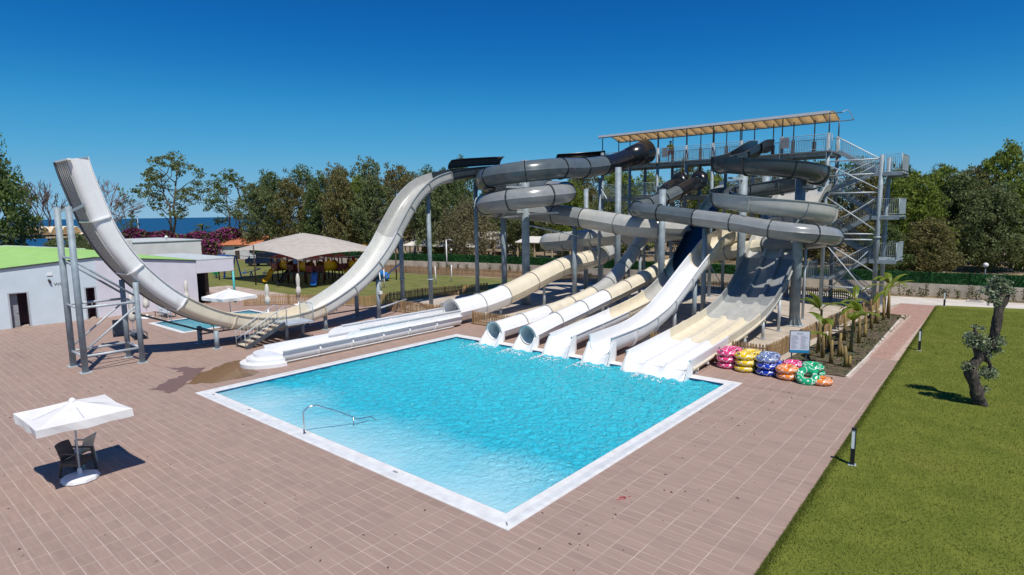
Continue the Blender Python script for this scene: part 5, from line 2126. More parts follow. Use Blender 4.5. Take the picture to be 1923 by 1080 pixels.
def ring(label, x, y, z, col, double=True, tilt=(0, 0), group=None, rz=None):
    key = (col, double)
    if key not in RING:
        mb = MB().add(tv_, tf_, True)
        if double:
            mb.add([(p[0], p[1] + 0.66, p[2]) for p in tv_], tf_, True)
        o = mb.build('swim_ring', col)
        RING[key] = o.data
    else:
        o = link_mesh('swim_ring', RING[key])
    o.location = (x, y, z)
    o.rotation_euler = (tilt[0], tilt[1], rng.normal(0, 0.08) if rz is None else rz)
    tag(o, label, 'swim ring', group)
    for an in (R(20), R(200)) if not double else (R(10), R(170), R(250)):
        h = MB()
        c, s = math.cos(an), math.sin(an)
        h.tube([(0.40 * c - 0.06 * s, 0.40 * s + 0.06 * c, 0.115), (0.40 * c - 0.04 * s, 0.40 * s + 0.04 * c, 0.16), (0.40 * c + 0.04 * s, 0.40 * s - 0.04 * c, 0.16), (0.40 * c + 0.06 * s, 0.40 * s - 0.06 * c, 0.115)], 0.018, 6)
        h.build('handle', 'rubber', o)
    return o


dz = 0.262
for nm, x, y, col in (('pink', -9.72, 26.15, 'ring_pink'), ('yellow', -8.82, 26.05, 'ring_yellow')):
    for k, wd in enumerate(('bottom', 'middle', 'top')):
        ring('%s double swim ring, %s of the tall %s stack' % (nm, wd, nm), x + rng.normal(0, 0.03), y + rng.normal(0, 0.03), 0.135 + k * dz, col, True, group='stacked double swim rings')
for k, (wd, col) in enumerate((('bottom', 'ring_blue'), ('middle', 'ring_blue'))):
    ring('dark blue double swim ring, %s of the blue stack' % wd, -7.9 + rng.normal(0, 0.03), 26.0, 0.135 + k * dz, col, True, group='stacked double swim rings')
ring('steel blue double swim ring on top of the dark blue stack', -7.93, 26.08, 0.135 + 2 * dz, 'ring_steel', True, group='stacked double swim rings')
ring('pink swim ring lying low behind the orange pair', -7.1, 26.85, 0.135, 'ring_pink', False)
ring('pink swim ring resting on another, behind the orange pair', -7.08, 26.88, 0.135 + dz, 'ring_pink', False)
ring('lower of two small orange swim rings beside the blue stack', -7.0, 25.85, 0.135, 'ring_orange', False)
ring('upper of two small orange swim rings beside the blue stack', -7.05, 25.88, 0.135 + dz, 'ring_orange', False, (0.05, -0.05))
ring('green swim ring tilted up in front of the others', -6.18, 25.62, 0.30, 'ring_green', False, (R(42), R(4)))
ring('flat orange swim ring half under the tilted green one', -5.75, 25.85, 0.135, 'ring_orange', False)
ring('green swim ring lying flat behind the tilted green one', -6.3, 27.0, 0.135, 'ring_green', False)
ring('green swim ring on top of another at the end of the ring row', -6.33, 26.95, 0.135 + dz, 'ring_green', False, (0.04, 0.06))

# ------------------------------------------------------------------ information board
ib = thing('information_board', 'white rules board with a blue foot standing in the banana bed', 'sign', (-7.15, 28.0, 0), R(30))
out = []
for cx_, cz_, a0 in ((-0.37, 0.72, 180), (0.37, 0.72, 270), (0.37, 1.62, 0), (-0.37, 1.62, 90)):
    for k in range(5):
        an = R(a0 + 90 * k / 4)
        out.append((cx_ + 0.06 * math.cos(an), cz_ + 0.06 * math.sin(an)))
n_ = len(out)
mb = MB()
mb.add([(a, -0.02, b) for a, b in out] + [(a, 0.02, b) for a, b in out], [tuple(range(n_)), tuple(range(2 * n_ - 1, n_ - 1, -1))] + [(k, n_ + k, n_ + (k + 1) % n_, (k + 1) % n_) for k in range(n_)])
mb.build('board', 'steel_dark', ib)
MB().box(-0.395, 0.395, -0.026, -0.022, 0.80, 1.645).build('printed_sheet', 'board_white', ib)
MB().box(-0.40, 0.40, -0.027, -0.022, 0.68, 0.795).build('blue_band', 'board_blue', ib)
tx = MB()
tx2 = MB()
g = random.Random(5)
for k in range(2):
    tx.box(-0.14, 0.14, -0.0285, -0.0265, 1.56 - 0.045 * k, 1.575 - 0.045 * k)
for c_ in (-0.36, 0.03):
    for k in range(17):
        z = 1.44 - 0.036 * k
        tx.box(c_ + 0.02, c_ + g.uniform(0.16, 0.32), -0.0285, -0.0265, z, z + 0.009)
        if k % 3 == 0:
            tx2.box(c_ - 0.01, c_ + 0.012, -0.0285, -0.0265, z - 0.003, z + 0.014)
tag(tx.build('print_lines', 'ink', ib), kind='stuff')
tag(tx2.build('print_bullets', 'ink_red', ib), kind='stuff')
for sx in (-0.3, 0.3):
    MB().box(sx - 0.025, sx + 0.025, 0.025, 0.065, 0, 1.6).build('post', 'steel_dark', ib)

# ------------------------------------------------------------------ bollard lights
for k, (x, y, lb) in enumerate(((-3.1, 17.96, 'black bollard light nearest the camera at the lawn edge'), (-3.44, 35.0, 'black bollard light halfway up the brick path'), (-3.83, 52.1, 'black bollard light at the far corner of the lawn'))):
    b = thing('bollard_light', lb, 'bollard', (x, y, 0), R(12), group='bollard lights along the lawn')
    MB().box(-0.055, 0.055, -0.055, 0.055, 0.0, 0.48).build('post', 'black_paint', b)
    MB().box(-0.045, 0.045, -0.045, 0.045, 0.48, 1.0).build('lens', 'lamp_glass', b)
    MB().box(-0.058, 0.058, -0.058, 0.058, 1.0, 1.05).build('cap', 'black_paint', b)
    MB().box(0.040, 0.058, -0.058, 0.058, 0.482, 0.998).build('side_guard', 'black_paint', b)
    MB().box(-0.1, 0.1, -0.1, 0.1, 0, 0.02).build('base_plate', 'galv_light', b)

# ------------------------------------------------------------------ trees
def branch_mesh(mb, a, b, ra, rb, wob, g, n=5, sides=6):
    a, b = Vector(a), Vector(b)
    L_ = (b - a).length
    pts, rad = [], []
    for i in range(n + 1):
        t = i / n
        p = a.lerp(b, t)
        if 0 < i < n:
            p += Vector((g.uniform(-1, 1), g.uniform(-1, 1), g.uniform(-0.6, 0.6))) * wob * L_
        pts.append(p)
        rad.append(ra + (rb - ra) * t)
    mb.tube(pts, rad, sides)
    return pts


def tree_proto(seedv, kind, clumps, leaves, leaf, height=1.0, trunk_h=0.35, spread=0.33, crown_lo=0.35, flat=0.6, rclump=(0.10, 0.17), trunk_r=0.022, twin=False, droop=0.0):
    """trunk mesh and crown mesh of a tree of unit height: limbs run to leaf clumps that leave gaps between them"""
    g = random.Random(seedv)
    wood = MB()
    ctr = []
    tops = []
    stems = [(0, 0)] if not twin else [(-0.03, 0.0), (0.035, 0.02)]
    for (sx, sy) in stems:
        base = Vector((sx, sy, -0.01))
        lean = Vector((g.uniform(-0.06, 0.06) + sx, g.uniform(-0.06, 0.06), trunk_h))
        branch_mesh(wood, base, base + lean, trunk_r, trunk_r * 0.75, 0.04, g, 4, 8)
        top = base + lean + Vector((g.uniform(-0.05, 0.05), g.uniform(-0.05, 0.05), (0.86 - trunk_h)))
        branch_mesh(wood, base + lean, top, trunk_r * 0.75, trunk_r * 0.15, 0.03, g, 5, 6)
        tops.append((base + lean, top))
    for k in range(clumps):
        u = (k + g.random()) / clumps
        z = crown_lo + (0.95 - crown_lo) * u
        # envelope: widest a little above the middle
        e = math.sin(math.pi * min(1, max(0.0, (u * 0.86 + 0.12)))) ** 0.7
        an = k * 2.399 + g.uniform(-0.5, 0.5)
        rr = spread * e * math.sqrt(g.uniform(0.12, 1.0))
        c = Vector((rr * math.cos(an), rr * math.sin(an), z))
        ctr.append((c, g.uniform(*rclump)))
        f0, f1 = tops[k % len(tops)]
        st = f0.lerp(f1, max(0.0, min(0.9, (z - trunk_h) / (0.9 - trunk_h) - 0.22)))
        branch_mesh(wood, st, c - Vector((0, 0, 0.01)), trunk_r * 0.34, trunk_r * 0.07, 0.06, g, 4, 5)
    per = leaves // clumps
    C_ = []
    r2 = np.random.default_rng(seedv)
    for c, rad in ctr:
        n = int(per * (rad / 0.14) ** 2)
        d = r2.normal(size=(n, 3))
        d /= np.linalg.norm(d, axis=1)[:, None]
        q = r2.uniform(0.25, 1.0, n) ** 0.45
        p = d * (q * rad)[:, None]
        # lumpy sub-clusters
        sub = r2.normal(size=(7, 3)) * rad * 0.6
        pick = r2.integers(0, 7, n)
        p = np.where((r2.uniform(0, 1, n) < 0.65)[:, None], sub[pick] + d * (r2.uniform(0.1, 0.42, n) * rad)[:, None], p)
        p[:, 2] *= flat
        if droop:
            p[:, 2] -= droop * np.abs(r2.normal(size=n)) * rad
        C_.append(p + np.array(c)[None])
    C_ = np.concatenate(C_)
    return wood, C_


def make_proto(key, **kw):
    leaf, lm, bark = kw.pop('leaf'), kw.pop('lm'), kw.pop('bark')
    wood, C_ = tree_proto(leaf=leaf, **kw)
    w = wood.build('trunk', bark)
    wm = w.data
    bpy.data.objects.remove(w)
    global rng
    keep = rng
    rng = np.random.default_rng(kw['seedv'] + 100)
    V = leaf_quads(C_, leaf)
    rng = keep
    cms = {}
    for m in lm:
        cms[m] = np_mesh('crown', V, np.arange(len(V)), 4, m)
    TP[key] = (wm, cms)


TP = {}
make_proto('open', seedv=11, kind='open', clumps=17, leaves=11000, leaf=0.021, lm=('leaf_eucalypt', 'leaf_dark'), bark='bark', trunk_h=0.22, spread=0.36, crown_lo=0.40, flat=0.55, rclump=(0.07, 0.125), trunk_r=0.018, twin=True)
make_proto('round', seedv=22, kind='round', clumps=30, leaves=15000, leaf=0.026, lm=('leaf_eucalypt', 'leaf_dark', 'leaf_brown', 'leaf_bright'), bark='bark_pale', trunk_h=0.25, spread=0.34, crown_lo=0.22, flat=0.75, rclump=(0.09, 0.16))
make_proto('tall', seedv=33, kind='tall', clumps=30, leaves=14000, leaf=0.022, lm=('leaf_eucalypt', 'leaf_dark', 'leaf_brown', 'leaf_bright'), bark='bark_pale', trunk_h=0.30, spread=0.25, crown_lo=0.22, flat=0.8, rclump=(0.07, 0.125))
make_proto('bushy', seedv=44, kind='bushy', clumps=34, leaves=17000, leaf=0.030, lm=('leaf_eucalypt', 'leaf_dark', 'leaf_brown', 'leaf_bright'), bark='bark', trunk_h=0.15, spread=0.42, crown_lo=0.10, flat=0.8, rclump=(0.11, 0.18))
make_proto('weeping', seedv=55, kind='weep', clumps=26, leaves=15000, leaf=0.026, lm=('leaf_grey',), bark='bark', trunk_h=0.25, spread=0.40, crown_lo=0.28, flat=0.8, rclump=(0.11, 0.17), droop=0.9)
make_proto('wispy', seedv=66, kind='wispy', clumps=9, leaves=1800, leaf=0.034, lm=('leaf_dark',), bark='bark', trunk_h=0.30, spread=0.22, crown_lo=0.42, flat=0.8, rclump=(0.06, 0.10), trunk_r=0.016, twin=True)

NAT = {'open': 0.80, 'round': 0.92, 'tall': 0.70, 'bushy': 1.12, 'weeping': 1.06, 'wispy': 0.60}   # natural width per unit height


def tree(key, lm, x, y, h, w, label, name='tree', group=None):
    t = thing(name, label, 'tree', (x, y, 0), rng.uniform(0, 6.28), group)
    s = w / NAT[key]
    s = min(max(s, h * 0.55), h * 1.7)
    t.scale = (s, s, h / 0.99)
    wm, cms = TP[key]
    link_mesh('trunk', wm, t)
    link_mesh('crown', cms[lm], t)
    return t


TREES = [
    ('bushy', 'leaf_dark', -83.8, 12.5, 15.2, 10.5, 'big dark dense tree cut by the left edge of the picture'),
    ('wispy', 'leaf_dark', -114.8, 34.9, 11.9, 5.2, 'thin sparse tree standing alone against the sea'),
    ('open', 'leaf_eucalypt', -122.0, 44.8, 19.2, 14.6, 'tall spreading open tree rising over the pink hedge'),
    ('open', 'leaf_dark', -113.5, 52.4, 15.8, 11.4, 'open dark tree just right of the tall spreading one'),
    ('round', 'leaf_dark', -106.1, 56.1, 14.6, 9.8, 'rounded dark tree above the left part of the playground canopy'),
    ('tall', 'leaf_dark', -101.6, 60.0, 16.4, 9.4, 'tall dark tree above the middle of the playground canopy'),
    ('tall', 'leaf_brown', -93.6, 61.5, 16.2, 8.6, 'brownish tall tree above the right part of the playground canopy'),
    ('tall', 'leaf_eucalypt', -87.3, 63.6, 17.0, 9.4, 'tallest pointed tree of the row left of the half-pipe climb'),
    ('round', 'leaf_brown', -77.8, 62.8, 14.4, 9.4, 'brown tinged tree right behind the half-pipe climb'),
    ('round', 'leaf_bright', -82.5, 58.0, 12.6, 8.4, 'light green tree showing through the half-pipe climb'),
    ('tall', 'leaf_dark', -78.4, 69.8, 15.3, 8.3, 'dark tree behind the top of the half-pipe climb'),
    ('round', 'leaf_dark', -85.5, 84.2, 17.2, 9.5, 'dark tree peeping over the approach channel of the half-pipe'),
    ('bushy', 'leaf_eucalypt', -65.2, 59.1, 11.6, 10.0, 'bushy green tree between half-pipe columns'),
    ('weeping', 'leaf_grey', -57.6, 58.4, 9.3, 9.2, 'grey drooping tree left of the coiled raft tube'),
    ('round', 'leaf_dark', -79.5, 89.9, 14.6, 13.0, 'dark tree hidden behind the upper coil of the raft tube'),
    ('bushy', 'leaf_eucalypt', -67.6, 86.8, 12.4, 11.4, 'green tree behind the lower coil of the raft tube'),
    ('bushy', 'leaf_brown', -58.5, 87.2, 12.9, 12.0, 'tawny bush tree right of the coiled raft tube'),
    ('round', 'leaf_bright', -55.7, 94.9, 14.3, 11.0, 'yellow green tree under the left end of the tower platform'),
    ('tall', 'leaf_bright', -53.5, 101.8, 14.6, 8.9, 'pointed green tree seen below the bell mouth'),
    ('bushy', 'leaf_brown', -41.3, 91.1, 13.6, 10.0, 'rounded tawny tree framed between tower posts'),
    ('round', 'leaf_eucalypt', -38.3, 97.8, 12.4, 9.0, 'green tree behind the lower platform entries'),
    ('bushy', 'leaf_brown', -35.2, 104.2, 13.2, 11.0, 'brownish tree behind the upper spiral loop'),
    ('bushy', 'leaf_eucalypt', -27.7, 96.1, 12.0, 10.0, 'green tree behind the second spiral loop'),
    ('round', 'leaf_brown', -23.5, 97.2, 13.6, 9.6, 'brown green tree behind the left side of the stair tower'),
    ('tall', 'leaf_dark', -17.3, 93.4, 14.0, 8.6, 'dark tree rising behind the top stair landing'),
    ('round', 'leaf_dark', -14.4, 109.1, 13.2, 8.0, 'dark distant tree right of the top stair landing'),
    ('open', 'leaf_dark', -10.2, 119.6, 14.0, 9.0, 'dark open-crowned tree far back right of the stair tower'),
    ('bushy', 'leaf_bright', -9.2, 81.5, 9.9, 9.6, 'bright green bushy tree just right of the stair tower'),
    ('round', 'leaf_bright', -2.0, 95.0, 14.0, 9.8, 'tallest green tree at the right side of the picture'),
    ('bushy', 'leaf_eucalypt', -5.9, 89.8, 10.0, 9.5, 'mid green tree left of the tallest right-hand tree'),
    ('bushy', 'leaf_eucalypt', -2.0, 83.0, 8.6, 8.5, 'low spreading green tree under the tallest right-hand tree'),
    ('bushy', 'leaf_brown', -13.0, 78.9, 7.2, 8.0, 'brownish bush tree seen through the stair tower'),
    ('round', 'leaf_dark', 1.6, 104.0, 12.8, 8.0, 'dark tree cut by the right edge of the picture'),
    ('bushy', 'leaf_brown', -7.0, 74.7, 5.4, 7.5, 'tawny shrub tree close behind the hedge screen right of the stairs'),
    ('bushy', 'leaf_dark', -10.6, 72.5, 4.9, 6.5, 'dark shrub tree close behind the hedge screen beside the stair posts'),
    ('bushy', 'leaf_brown', -20.0, 84.0, 8.0, 10.0, 'brown shrub tree behind the middle stair flights'),
    ('bushy', 'leaf_brown', -31.0, 86.0, 7.0, 11.0, 'tawny low tree behind the steep slide chutes'),
    ('bushy', 'leaf_eucalypt', -47.0, 84.0, 7.5, 11.0, 'green low tree behind the lower tower posts'),
    ('round', 'leaf_bright', -13.1, 99.1, 10.6, 9.0, 'light green tree in the gap right of the middle stair landing'),
    ('bushy', 'leaf_bright', -8.0, 91.6, 10.9, 9.0, 'yellow green tree left of the centre of the right-hand wood'),
    ('round', 'leaf_eucalypt', -6.8, 104.8, 11.4, 9.4, 'tree peeping up in the middle of the right-hand wood'),
    ('bushy', 'leaf_brown', -4.4, 93.0, 10.6, 8.0, 'tawny tree just left of the tallest right-hand tree'),
    ('bushy', 'leaf_brown', -14.8, 88.0, 10.4, 8.0, 'tawny tree right behind the stair landings'),
    ('round', 'leaf_eucalypt', -98.5, 49.5, 12.2, 8.4, 'green tree over the left corner of the playground canopy'),
    ('round', 'leaf_brown', -97.0, 54.8, 13.0, 8.2, 'reddish brown tree directly over the playground canopy ridge'),
    ('bushy', 'leaf_dark', -89.2, 55.4, 12.2, 8.6, 'dark bushy tree over the right corner of the playground canopy'),
    ('bushy', 'leaf_brown', -82.3, 55.0, 12.8, 8.6, 'tawny bushy tree just left of the half-pipe climb'),
    ('round', 'leaf_eucalypt', -76.2, 57.0, 12.6, 8.2, 'green tree seen over the top of the half-pipe climb'),
    ('tall', 'leaf_brown', -71.8, 60.7, 13.4, 7.6, 'brown tree right of the half-pipe climb'),
    ('bushy', 'leaf_dark', -69.3, 66.0, 12.6, 8.6, 'dark tree left of the grey drooping tree'),
    ('bushy', 'leaf_bright', -52.1, 75.0, 10.6, 10.0, 'yellow green bush tree under the upper tube run'),
    ('bushy', 'leaf_eucalypt', -44.9, 74.0, 9.6, 9.0, 'green bush tree behind the thick tower column'),
    ('bushy', 'leaf_eucalypt', -61.0, 74.0, 10.2, 10.0, 'green bush tree behind the coil column'),
    ('bushy', 'leaf_bright', 0.6, 86.0, 9.6, 8.0, 'light green tree low at the right edge of the picture'),
    ('bushy', 'leaf_bright', -32.2, 80.0, 11.0, 8.6, 'yellow green tree between the two black tube entries'),
]
for t in TREES:
    tree(*t, group='trees beyond the boundary wall')

# bare tree behind the half-pipe end
bt_ = thing('bare_tree', 'leafless purplish tree behind the tall white half-pipe end', 'tree', (-89.5, 21.2, 0), 0)
g = random.Random(3)
mb = MB()
tw_ = []


def grow(p, d, L_, r_, depth):
    q = p + d * L_
    mid = p.lerp(q, 0.5) + Vector((g.uniform(-1, 1), g.uniform(-1, 1), g.uniform(-0.3, 0.5))) * L_ * 0.07
    mb.tube([p, mid, q], [max(r_, 0.035), max(r_ * 0.82, 0.032), max(r_ * 0.62, 0.028)], 5 if depth < 3 else 3, cap=False)
    if depth >= 6:
        return
    for k in range(3 if depth in (1, 2, 4) else 2):
        ax = Vector((g.uniform(-1, 1), g.uniform(-1, 1), g.uniform(-0.35, 0.6)))
        nd_ = (d + ax * (0.62 if depth > 0 else 0.7)).normalized()
        if nd_.z < -0.1:
            nd_.z = 0.05
        grow(q, nd_, L_ * g.uniform(0.66, 0.86), r_ * 0.6, depth + 1)


for sgn in (-1, 1):
    grow(Vector((0, sgn * 0.8, -0.2)), Vector((0.1, sgn * 0.35, 1)).normalized(), 3.6, 0.24, 0)
mb.build('trunk', 'bark_bare', bt_)

# ------------------------------------------------------------------ flowering hedge by the sea
bh = thing('flowering_hedge', 'long pink flowering hedge along the shore behind the white wall', 'hedge')
r2 = np.random.default_rng(12)
a, b = np.array([-110.0, 33.0]), np.array([-102.5, 48.0])
n = 16000
t = r2.uniform(0, 1, n)
hh = 4.7 + 0.4 * np.sin(t * 7 + 1) + 0.3 * np.sin(t * 23)
z = r2.uniform(0, 1, n) ** 0.6 * hh
p = a[None] + t[:, None] * (b - a)[None] + r2.normal(0, 0.9, (n, 2)) * (1.25 - z / 5)[:, None]
V = leaf_quads(np.column_stack([p, z]), 0.42)
k = n // 3
me = np_mesh('foliage', V[:k * 4], np.arange(k * 4), 4, 'leaf_dark')
link_mesh('foliage', me, bh)
me = np_mesh('blossom', V[k * 4:], np.arange(len(V) - k * 4), 4, 'flower_pink')
link_mesh('blossom', me, bh)

# ------------------------------------------------------------------ old olive on the lawn
ol = thing('olive_tree', 'gnarled old olive with twisted trunk and small leaf tufts on the lawn', 'olive tree')
g = random.Random(9)


def gnarl(pts, rad, sides=10, seedv=1):
    q = random.Random(seedv)
    P_, S_ = spline(pts, 0.06)
    L_ = S_[-1]
    vs = []
    for i, (p, s) in enumerate(zip(P_, S_)):
        t = s / L_
        f = t * (len(rad) - 1)
        k = min(int(f), len(rad) - 2)
        r_ = rad[k] + (rad[k + 1] - rad[k]) * (f - k)
        tn = (P_[min(i + 1, len(P_) - 1)] - P_[max(i - 1, 0)]).normalized()
        sd = tn.cross(Vector((0.3, 1, 0.1))).normalized()
        up = sd.cross(tn)
        for j in range(sides):
            an = 2 * math.pi * j / sides + s * 1.2
            rr = r_ * (1 + 0.22 * math.sin(3 * an + s * 4 + seedv) + 0.12 * math.sin(7 * an - s * 9) + q.uniform(-0.06, 0.06))
            vs.append(p + sd * (rr * math.cos(an)) + up * (rr * math.sin(an)))
    m_ = len(P_)
    mb = MB().add(vs, [(i * sides + j, i * sides + (j + 1) % sides, (i + 1) * sides + (j + 1) % sides, (i + 1) * sides + j) for i in range(m_ - 1) for j in range(sides)], True)
    mb.f.append(tuple((m_ - 1) * sides + j for j in range(sides)))
    mb.sm.append(False)
    return mb


spine = [(-0.66, 26.48, -0.05), (-0.80, 26.36, 0.40), (-0.93, 26.25, 0.90), (-1.0, 26.2, 1.30), (-0.88, 26.31, 1.62), (-0.68, 26.47, 1.88), (-0.53, 26.60, 2.12), (-0.46, 26.66, 2.5), (-0.42, 26.68, 3.0), (-0.44, 26.68, 3.46), (-0.52, 26.62, 3.9), (-0.58, 26.56, 4.2)]
gnarl(spine, [0.24, 0.19, 0.18, 0.19, 0.15, 0.12, 0.13, 0.14, 0.14, 0.13, 0.08, 0.04], 12, 3).build('trunk', 'bark_olive', ol)
for k, (pts, rad) in enumerate((
        ([(-0.43, 26.68, 3.3), (-0.30, 26.78, 3.6), (-0.18, 26.88, 3.95)], [0.10, 0.09, 0.06]),
        ([(-0.46, 26.66, 3.75), (-0.36, 26.75, 4.05), (-0.25, 26.84, 4.3)], [0.06, 0.04, 0.02]),
        ([(-0.85, 26.33, 1.7), (-0.92, 26.27, 2.1), (-0.95, 26.24, 2.5), (-1.02, 26.2, 2.85)], [0.11, 0.12, 0.08, 0.03]),
        ([(-0.75, 26.42, 1.75), (-0.52, 26.6, 1.5), (-0.5, 26.63, 1.2)], [0.09, 0.06, 0.03]),
        ([(-0.98, 26.2, 1.2), (-1.1, 26.1, 1.35), (-1.18, 26.05, 1.5)], [0.09, 0.05, 0.02]),
        ([(-0.78, 26.38, 0.5), (-0.66, 26.5, 0.6), (-0.55, 26.58, 0.7)], [0.05, 0.03, 0.01]))):
    gnarl(pts, rad, 8, k + 10).build('limb', 'bark_olive', ol)
TUFT = [(-1.11, 26.1, 1.41, .17), (-0.72, 26.45, 1.2, .2), (-0.48, 26.64, 1.17, .22), (-0.55, 26.58, 1.02, .14), (-0.96, 26.23, 2.36, .30), (-0.72, 26.44, 2.16, .26), (-0.44, 26.67, 2.34, .26), (-0.28, 26.8, 2.28, .16),
        (-1.12, 26.1, 2.5, .18), (-0.6, 26.55, 0.58, .13), (-0.66, 26.5, 4.14, .24), (-0.4, 26.71, 4.32, .26), (-0.22, 26.86, 4.13, .18), (-0.55, 26.58, 4.42, .22), (-0.54, 26.59, 3.74, .22), (-0.64, 26.5, 1.86, .18),
        (-0.8, 26.37, 2.78, .09), (-1.0, 26.2, 2.85, .1), (-0.36, 26.74, 1.98, .14)]
cs, ss = [], []
r2 = np.random.default_rng(3)
for (x, y, z, r_) in TUFT:
    n = int(4300 * r_ * r_)
    d = r2.normal(size=(n, 3))
    d /= np.linalg.norm(d, axis=1)[:, None]
    cs.append(np.array([x, y, z])[None] + d * (r_ * 1.25 * r2.uniform(0.1, 1.05, n) ** 0.75)[:, None] * np.array([1, 1, 0.85])[None])
V = leaf_quads(np.concatenate(cs), 0.10)
link_mesh('crown', np_mesh('crown', V, np.arange(len(V)), 4, 'leaf_olive'), ol)

# ------------------------------------------------------------------ banana plants
def banana_leaf(L_, W_, droop, m, parent, loc, az, el, g):
    """long ribbed blade bending over, with torn notches along the edge"""
    n = 14
    vs, fs = [], []
    p = Vector((0, 0, 0))
    ang = el
    pts = []
    for i in range(n + 1):
        pts.append((p.copy(), ang))
        p = p + Vector((math.cos(ang), 0, math.sin(ang))) * (L_ / n)
        ang -= droop / n
    for i, (q, an) in enumerate(pts):
        t = i / n
        w = W_ * (math.sin(math.pi * min(1, t * 0.93 + 0.06)) ** 0.6) * (0.12 if t < 0.08 else 1)
        up = Vector((-math.sin(an), 0, math.cos(an)))
        for sgn in (-1, 1):
            notch = 1.0 if g.random() > 0.28 else g.uniform(0.55, 0.8)
            vs.append(q + Vector((0, sgn * w * notch, 0)) - up * (-0.10 * w) + up * 0.0 - up * (0.32 * w))
        vs.append(q)
    for i in range(n):
        a = i * 3
        fs += [(a, a + 3, a + 5, a + 2), (a + 2, a + 5, a + 4, a + 1)]
    mb = MB().add(vs, fs, False)
    rib = MB()
    o = mb.build('leaf', m, parent)
    o.location = loc
    o.rotation_euler = (0, 0, az)
    r_ = MB().tube([q for q, _ in pts], [0.022 * (1 - 0.8 * i / n) for i in range(n + 1)], 5).build('midrib', 'banana_stem', o)
    return o


BAN = [(-5.55, 29.3, .95, 0), (-6.2, 29.6, 1.1, 1), (-6.76, 30.5, 1.55, 2), (-6.22, 31.2, 1.15, 0), (-7.25, 31.8, 2.1, 4), (-6.0, 32.7, 1.5, 3), (-7.0, 32.8, 1.3, 0), (-6.08, 35.0, 1.6, 3),
       (-6.81, 35.3, 1.7, 2), (-6.15, 37.1, 1.3, 1), (-6.88, 37.9, 1.9, 3), (-6.31, 39.7, 1.4, 2), (-6.38, 41.7, 1.5, 0), (-6.2, 43.0, 1.4, 1), (-6.13, 44.4, 1.9, 3), (-6.4, 46.0, 2.0, 4)]
DESC = ['cut back banana stump nearest the pool at the front of the planting bed', 'young banana plant just behind the front stump, right of the rules board', 'banana plant with two leaves right behind the rules board',
        'bare banana stump third in line from the pool', 'tallest banana plant arching broad leaves toward the fence', 'banana plant whose leaf hangs over the middle of the bed', 'bare banana stem beside the picket fence near the rules board',
        'banana plant with an upright young leaf halfway along the bed', 'banana plant against the fence halfway along the bed', 'short banana plant with one leaf near the path kerb', 'banana plant with a long level leaf beyond the middle of the bed',
        'small banana plant with two leaves toward the far end', 'bare banana stem toward the far end of the bed', 'banana stump with one leaf near the stair tower', 'leafy banana plant second from the far end of the bed', 'leafy banana plant at the far end beside the stair tower']
for k, ((x, y, h, nl), lb) in enumerate(zip(BAN, DESC)):
    g = random.Random(100 + k)
    bp = thing('banana_plant', lb, 'banana plant', (x, y, 0.01), 0, 'banana plants in the bed beside the path')
    ns = 1 + (k % 3 == 0)
    for q in range(ns):
        ox, oy = (0, 0) if q == 0 else (g.uniform(-0.25, 0.25), g.uniform(-0.25, 0.25))
        hh = h if q == 0 else h * 0.55
        MB().tube([(ox, oy, 0), (ox + 0.01, oy, hh * 0.4), (ox + g.uniform(-0.06, 0.06), oy + g.uniform(-0.06, 0.06), hh)], [0.095, 0.08, 0.055], 9).build('stem', 'banana_stem', bp)
    for q in range(nl):
        banana_leaf(g.uniform(1.4, 2.1), g.uniform(0.16, 0.22), R(g.uniform(55, 120)), 'leaf_banana', bp, (0, 0, h - 0.05), g.uniform(0, 6.28), R(g.uniform(40, 78)), g)
# weeds and litter on the bed
r2 = np.random.default_rng(8)
n = 2600
px_ = r2.uniform(-7.9, -5.2, n)
py_ = r2.uniform(27.7, 46, n)
dens = (np.sin(px_ * 3.1) * np.sin(py_ * 1.3) + r2.normal(0, 0.6, n)) > 0.0
V = leaf_quads(np.column_stack([px_, py_, r2.uniform(0.01, 0.07, n)])[dens], 0.13, flat=0.6)
tag(link_mesh('weeds', np_mesh('weeds', V, np.arange(len(V)), 4, 'leaf_weed')), 'low weeds scattered over the soil of the banana bed', 'weeds', kind='stuff')


# ------------------------------------------------------------------ young climbers along the wall foot
def climber(x, y, h, label, seedv):
    g = random.Random(seedv)
    c = thing('climber', label, 'plant', (x, y, 0), 0, 'young plants along the boundary wall')
    mb = MB()
    cs = []
    for k in range(3):
        q = Vector((g.uniform(-0.15, 0.15), g.uniform(-0.1, 0.1), 0))
        top = q + Vector((g.uniform(-0.2, 0.2), g.uniform(-0.1, 0.1), h * g.uniform(0.7, 1)))
        pts = branch_mesh(mb, q, top, 0.012, 0.006, 0.08, g, 4, 4)
        for p in pts[1:]:
            for j in range(7):
                cs.append(p + Vector((g.gauss(0, 0.09), g.gauss(0, 0.07), g.gauss(0, 0.07))))
    mb.build('stem', 'bark', c)
    global rng
    keep = rng
    rng = np.random.default_rng(seedv)
    V = leaf_quads(np.array([tuple(p) for p in cs]), 0.13)
    rng = keep
    link_mesh('foliage', np_mesh('foliage', V, np.arange(len(V)), 4, 'leaf_weed'), c)


for k in range(17):
    x = -7.0 + k * 0.62 + rng.uniform(-0.2, 0.2)
    climber(x, 56.9 + (x + 7.6) * 0.11 - 0.25, rng.uniform(0.5, 1.05), 'thin young plant against the block wall right of the stair tower', 300 + k)
for k in range(16):
    x = -58 + k * 1.5 + rng.uniform(-0.4, 0.4)
    yw = np.interp(x, [-66, -50, -30, -7.6], [49.6, 53.4, 55.4, 57.3])
    climber(x, yw - 0.35, rng.uniform(0.5, 1.0), 'thin young plant against the block wall behind the playground fence', 340 + k)

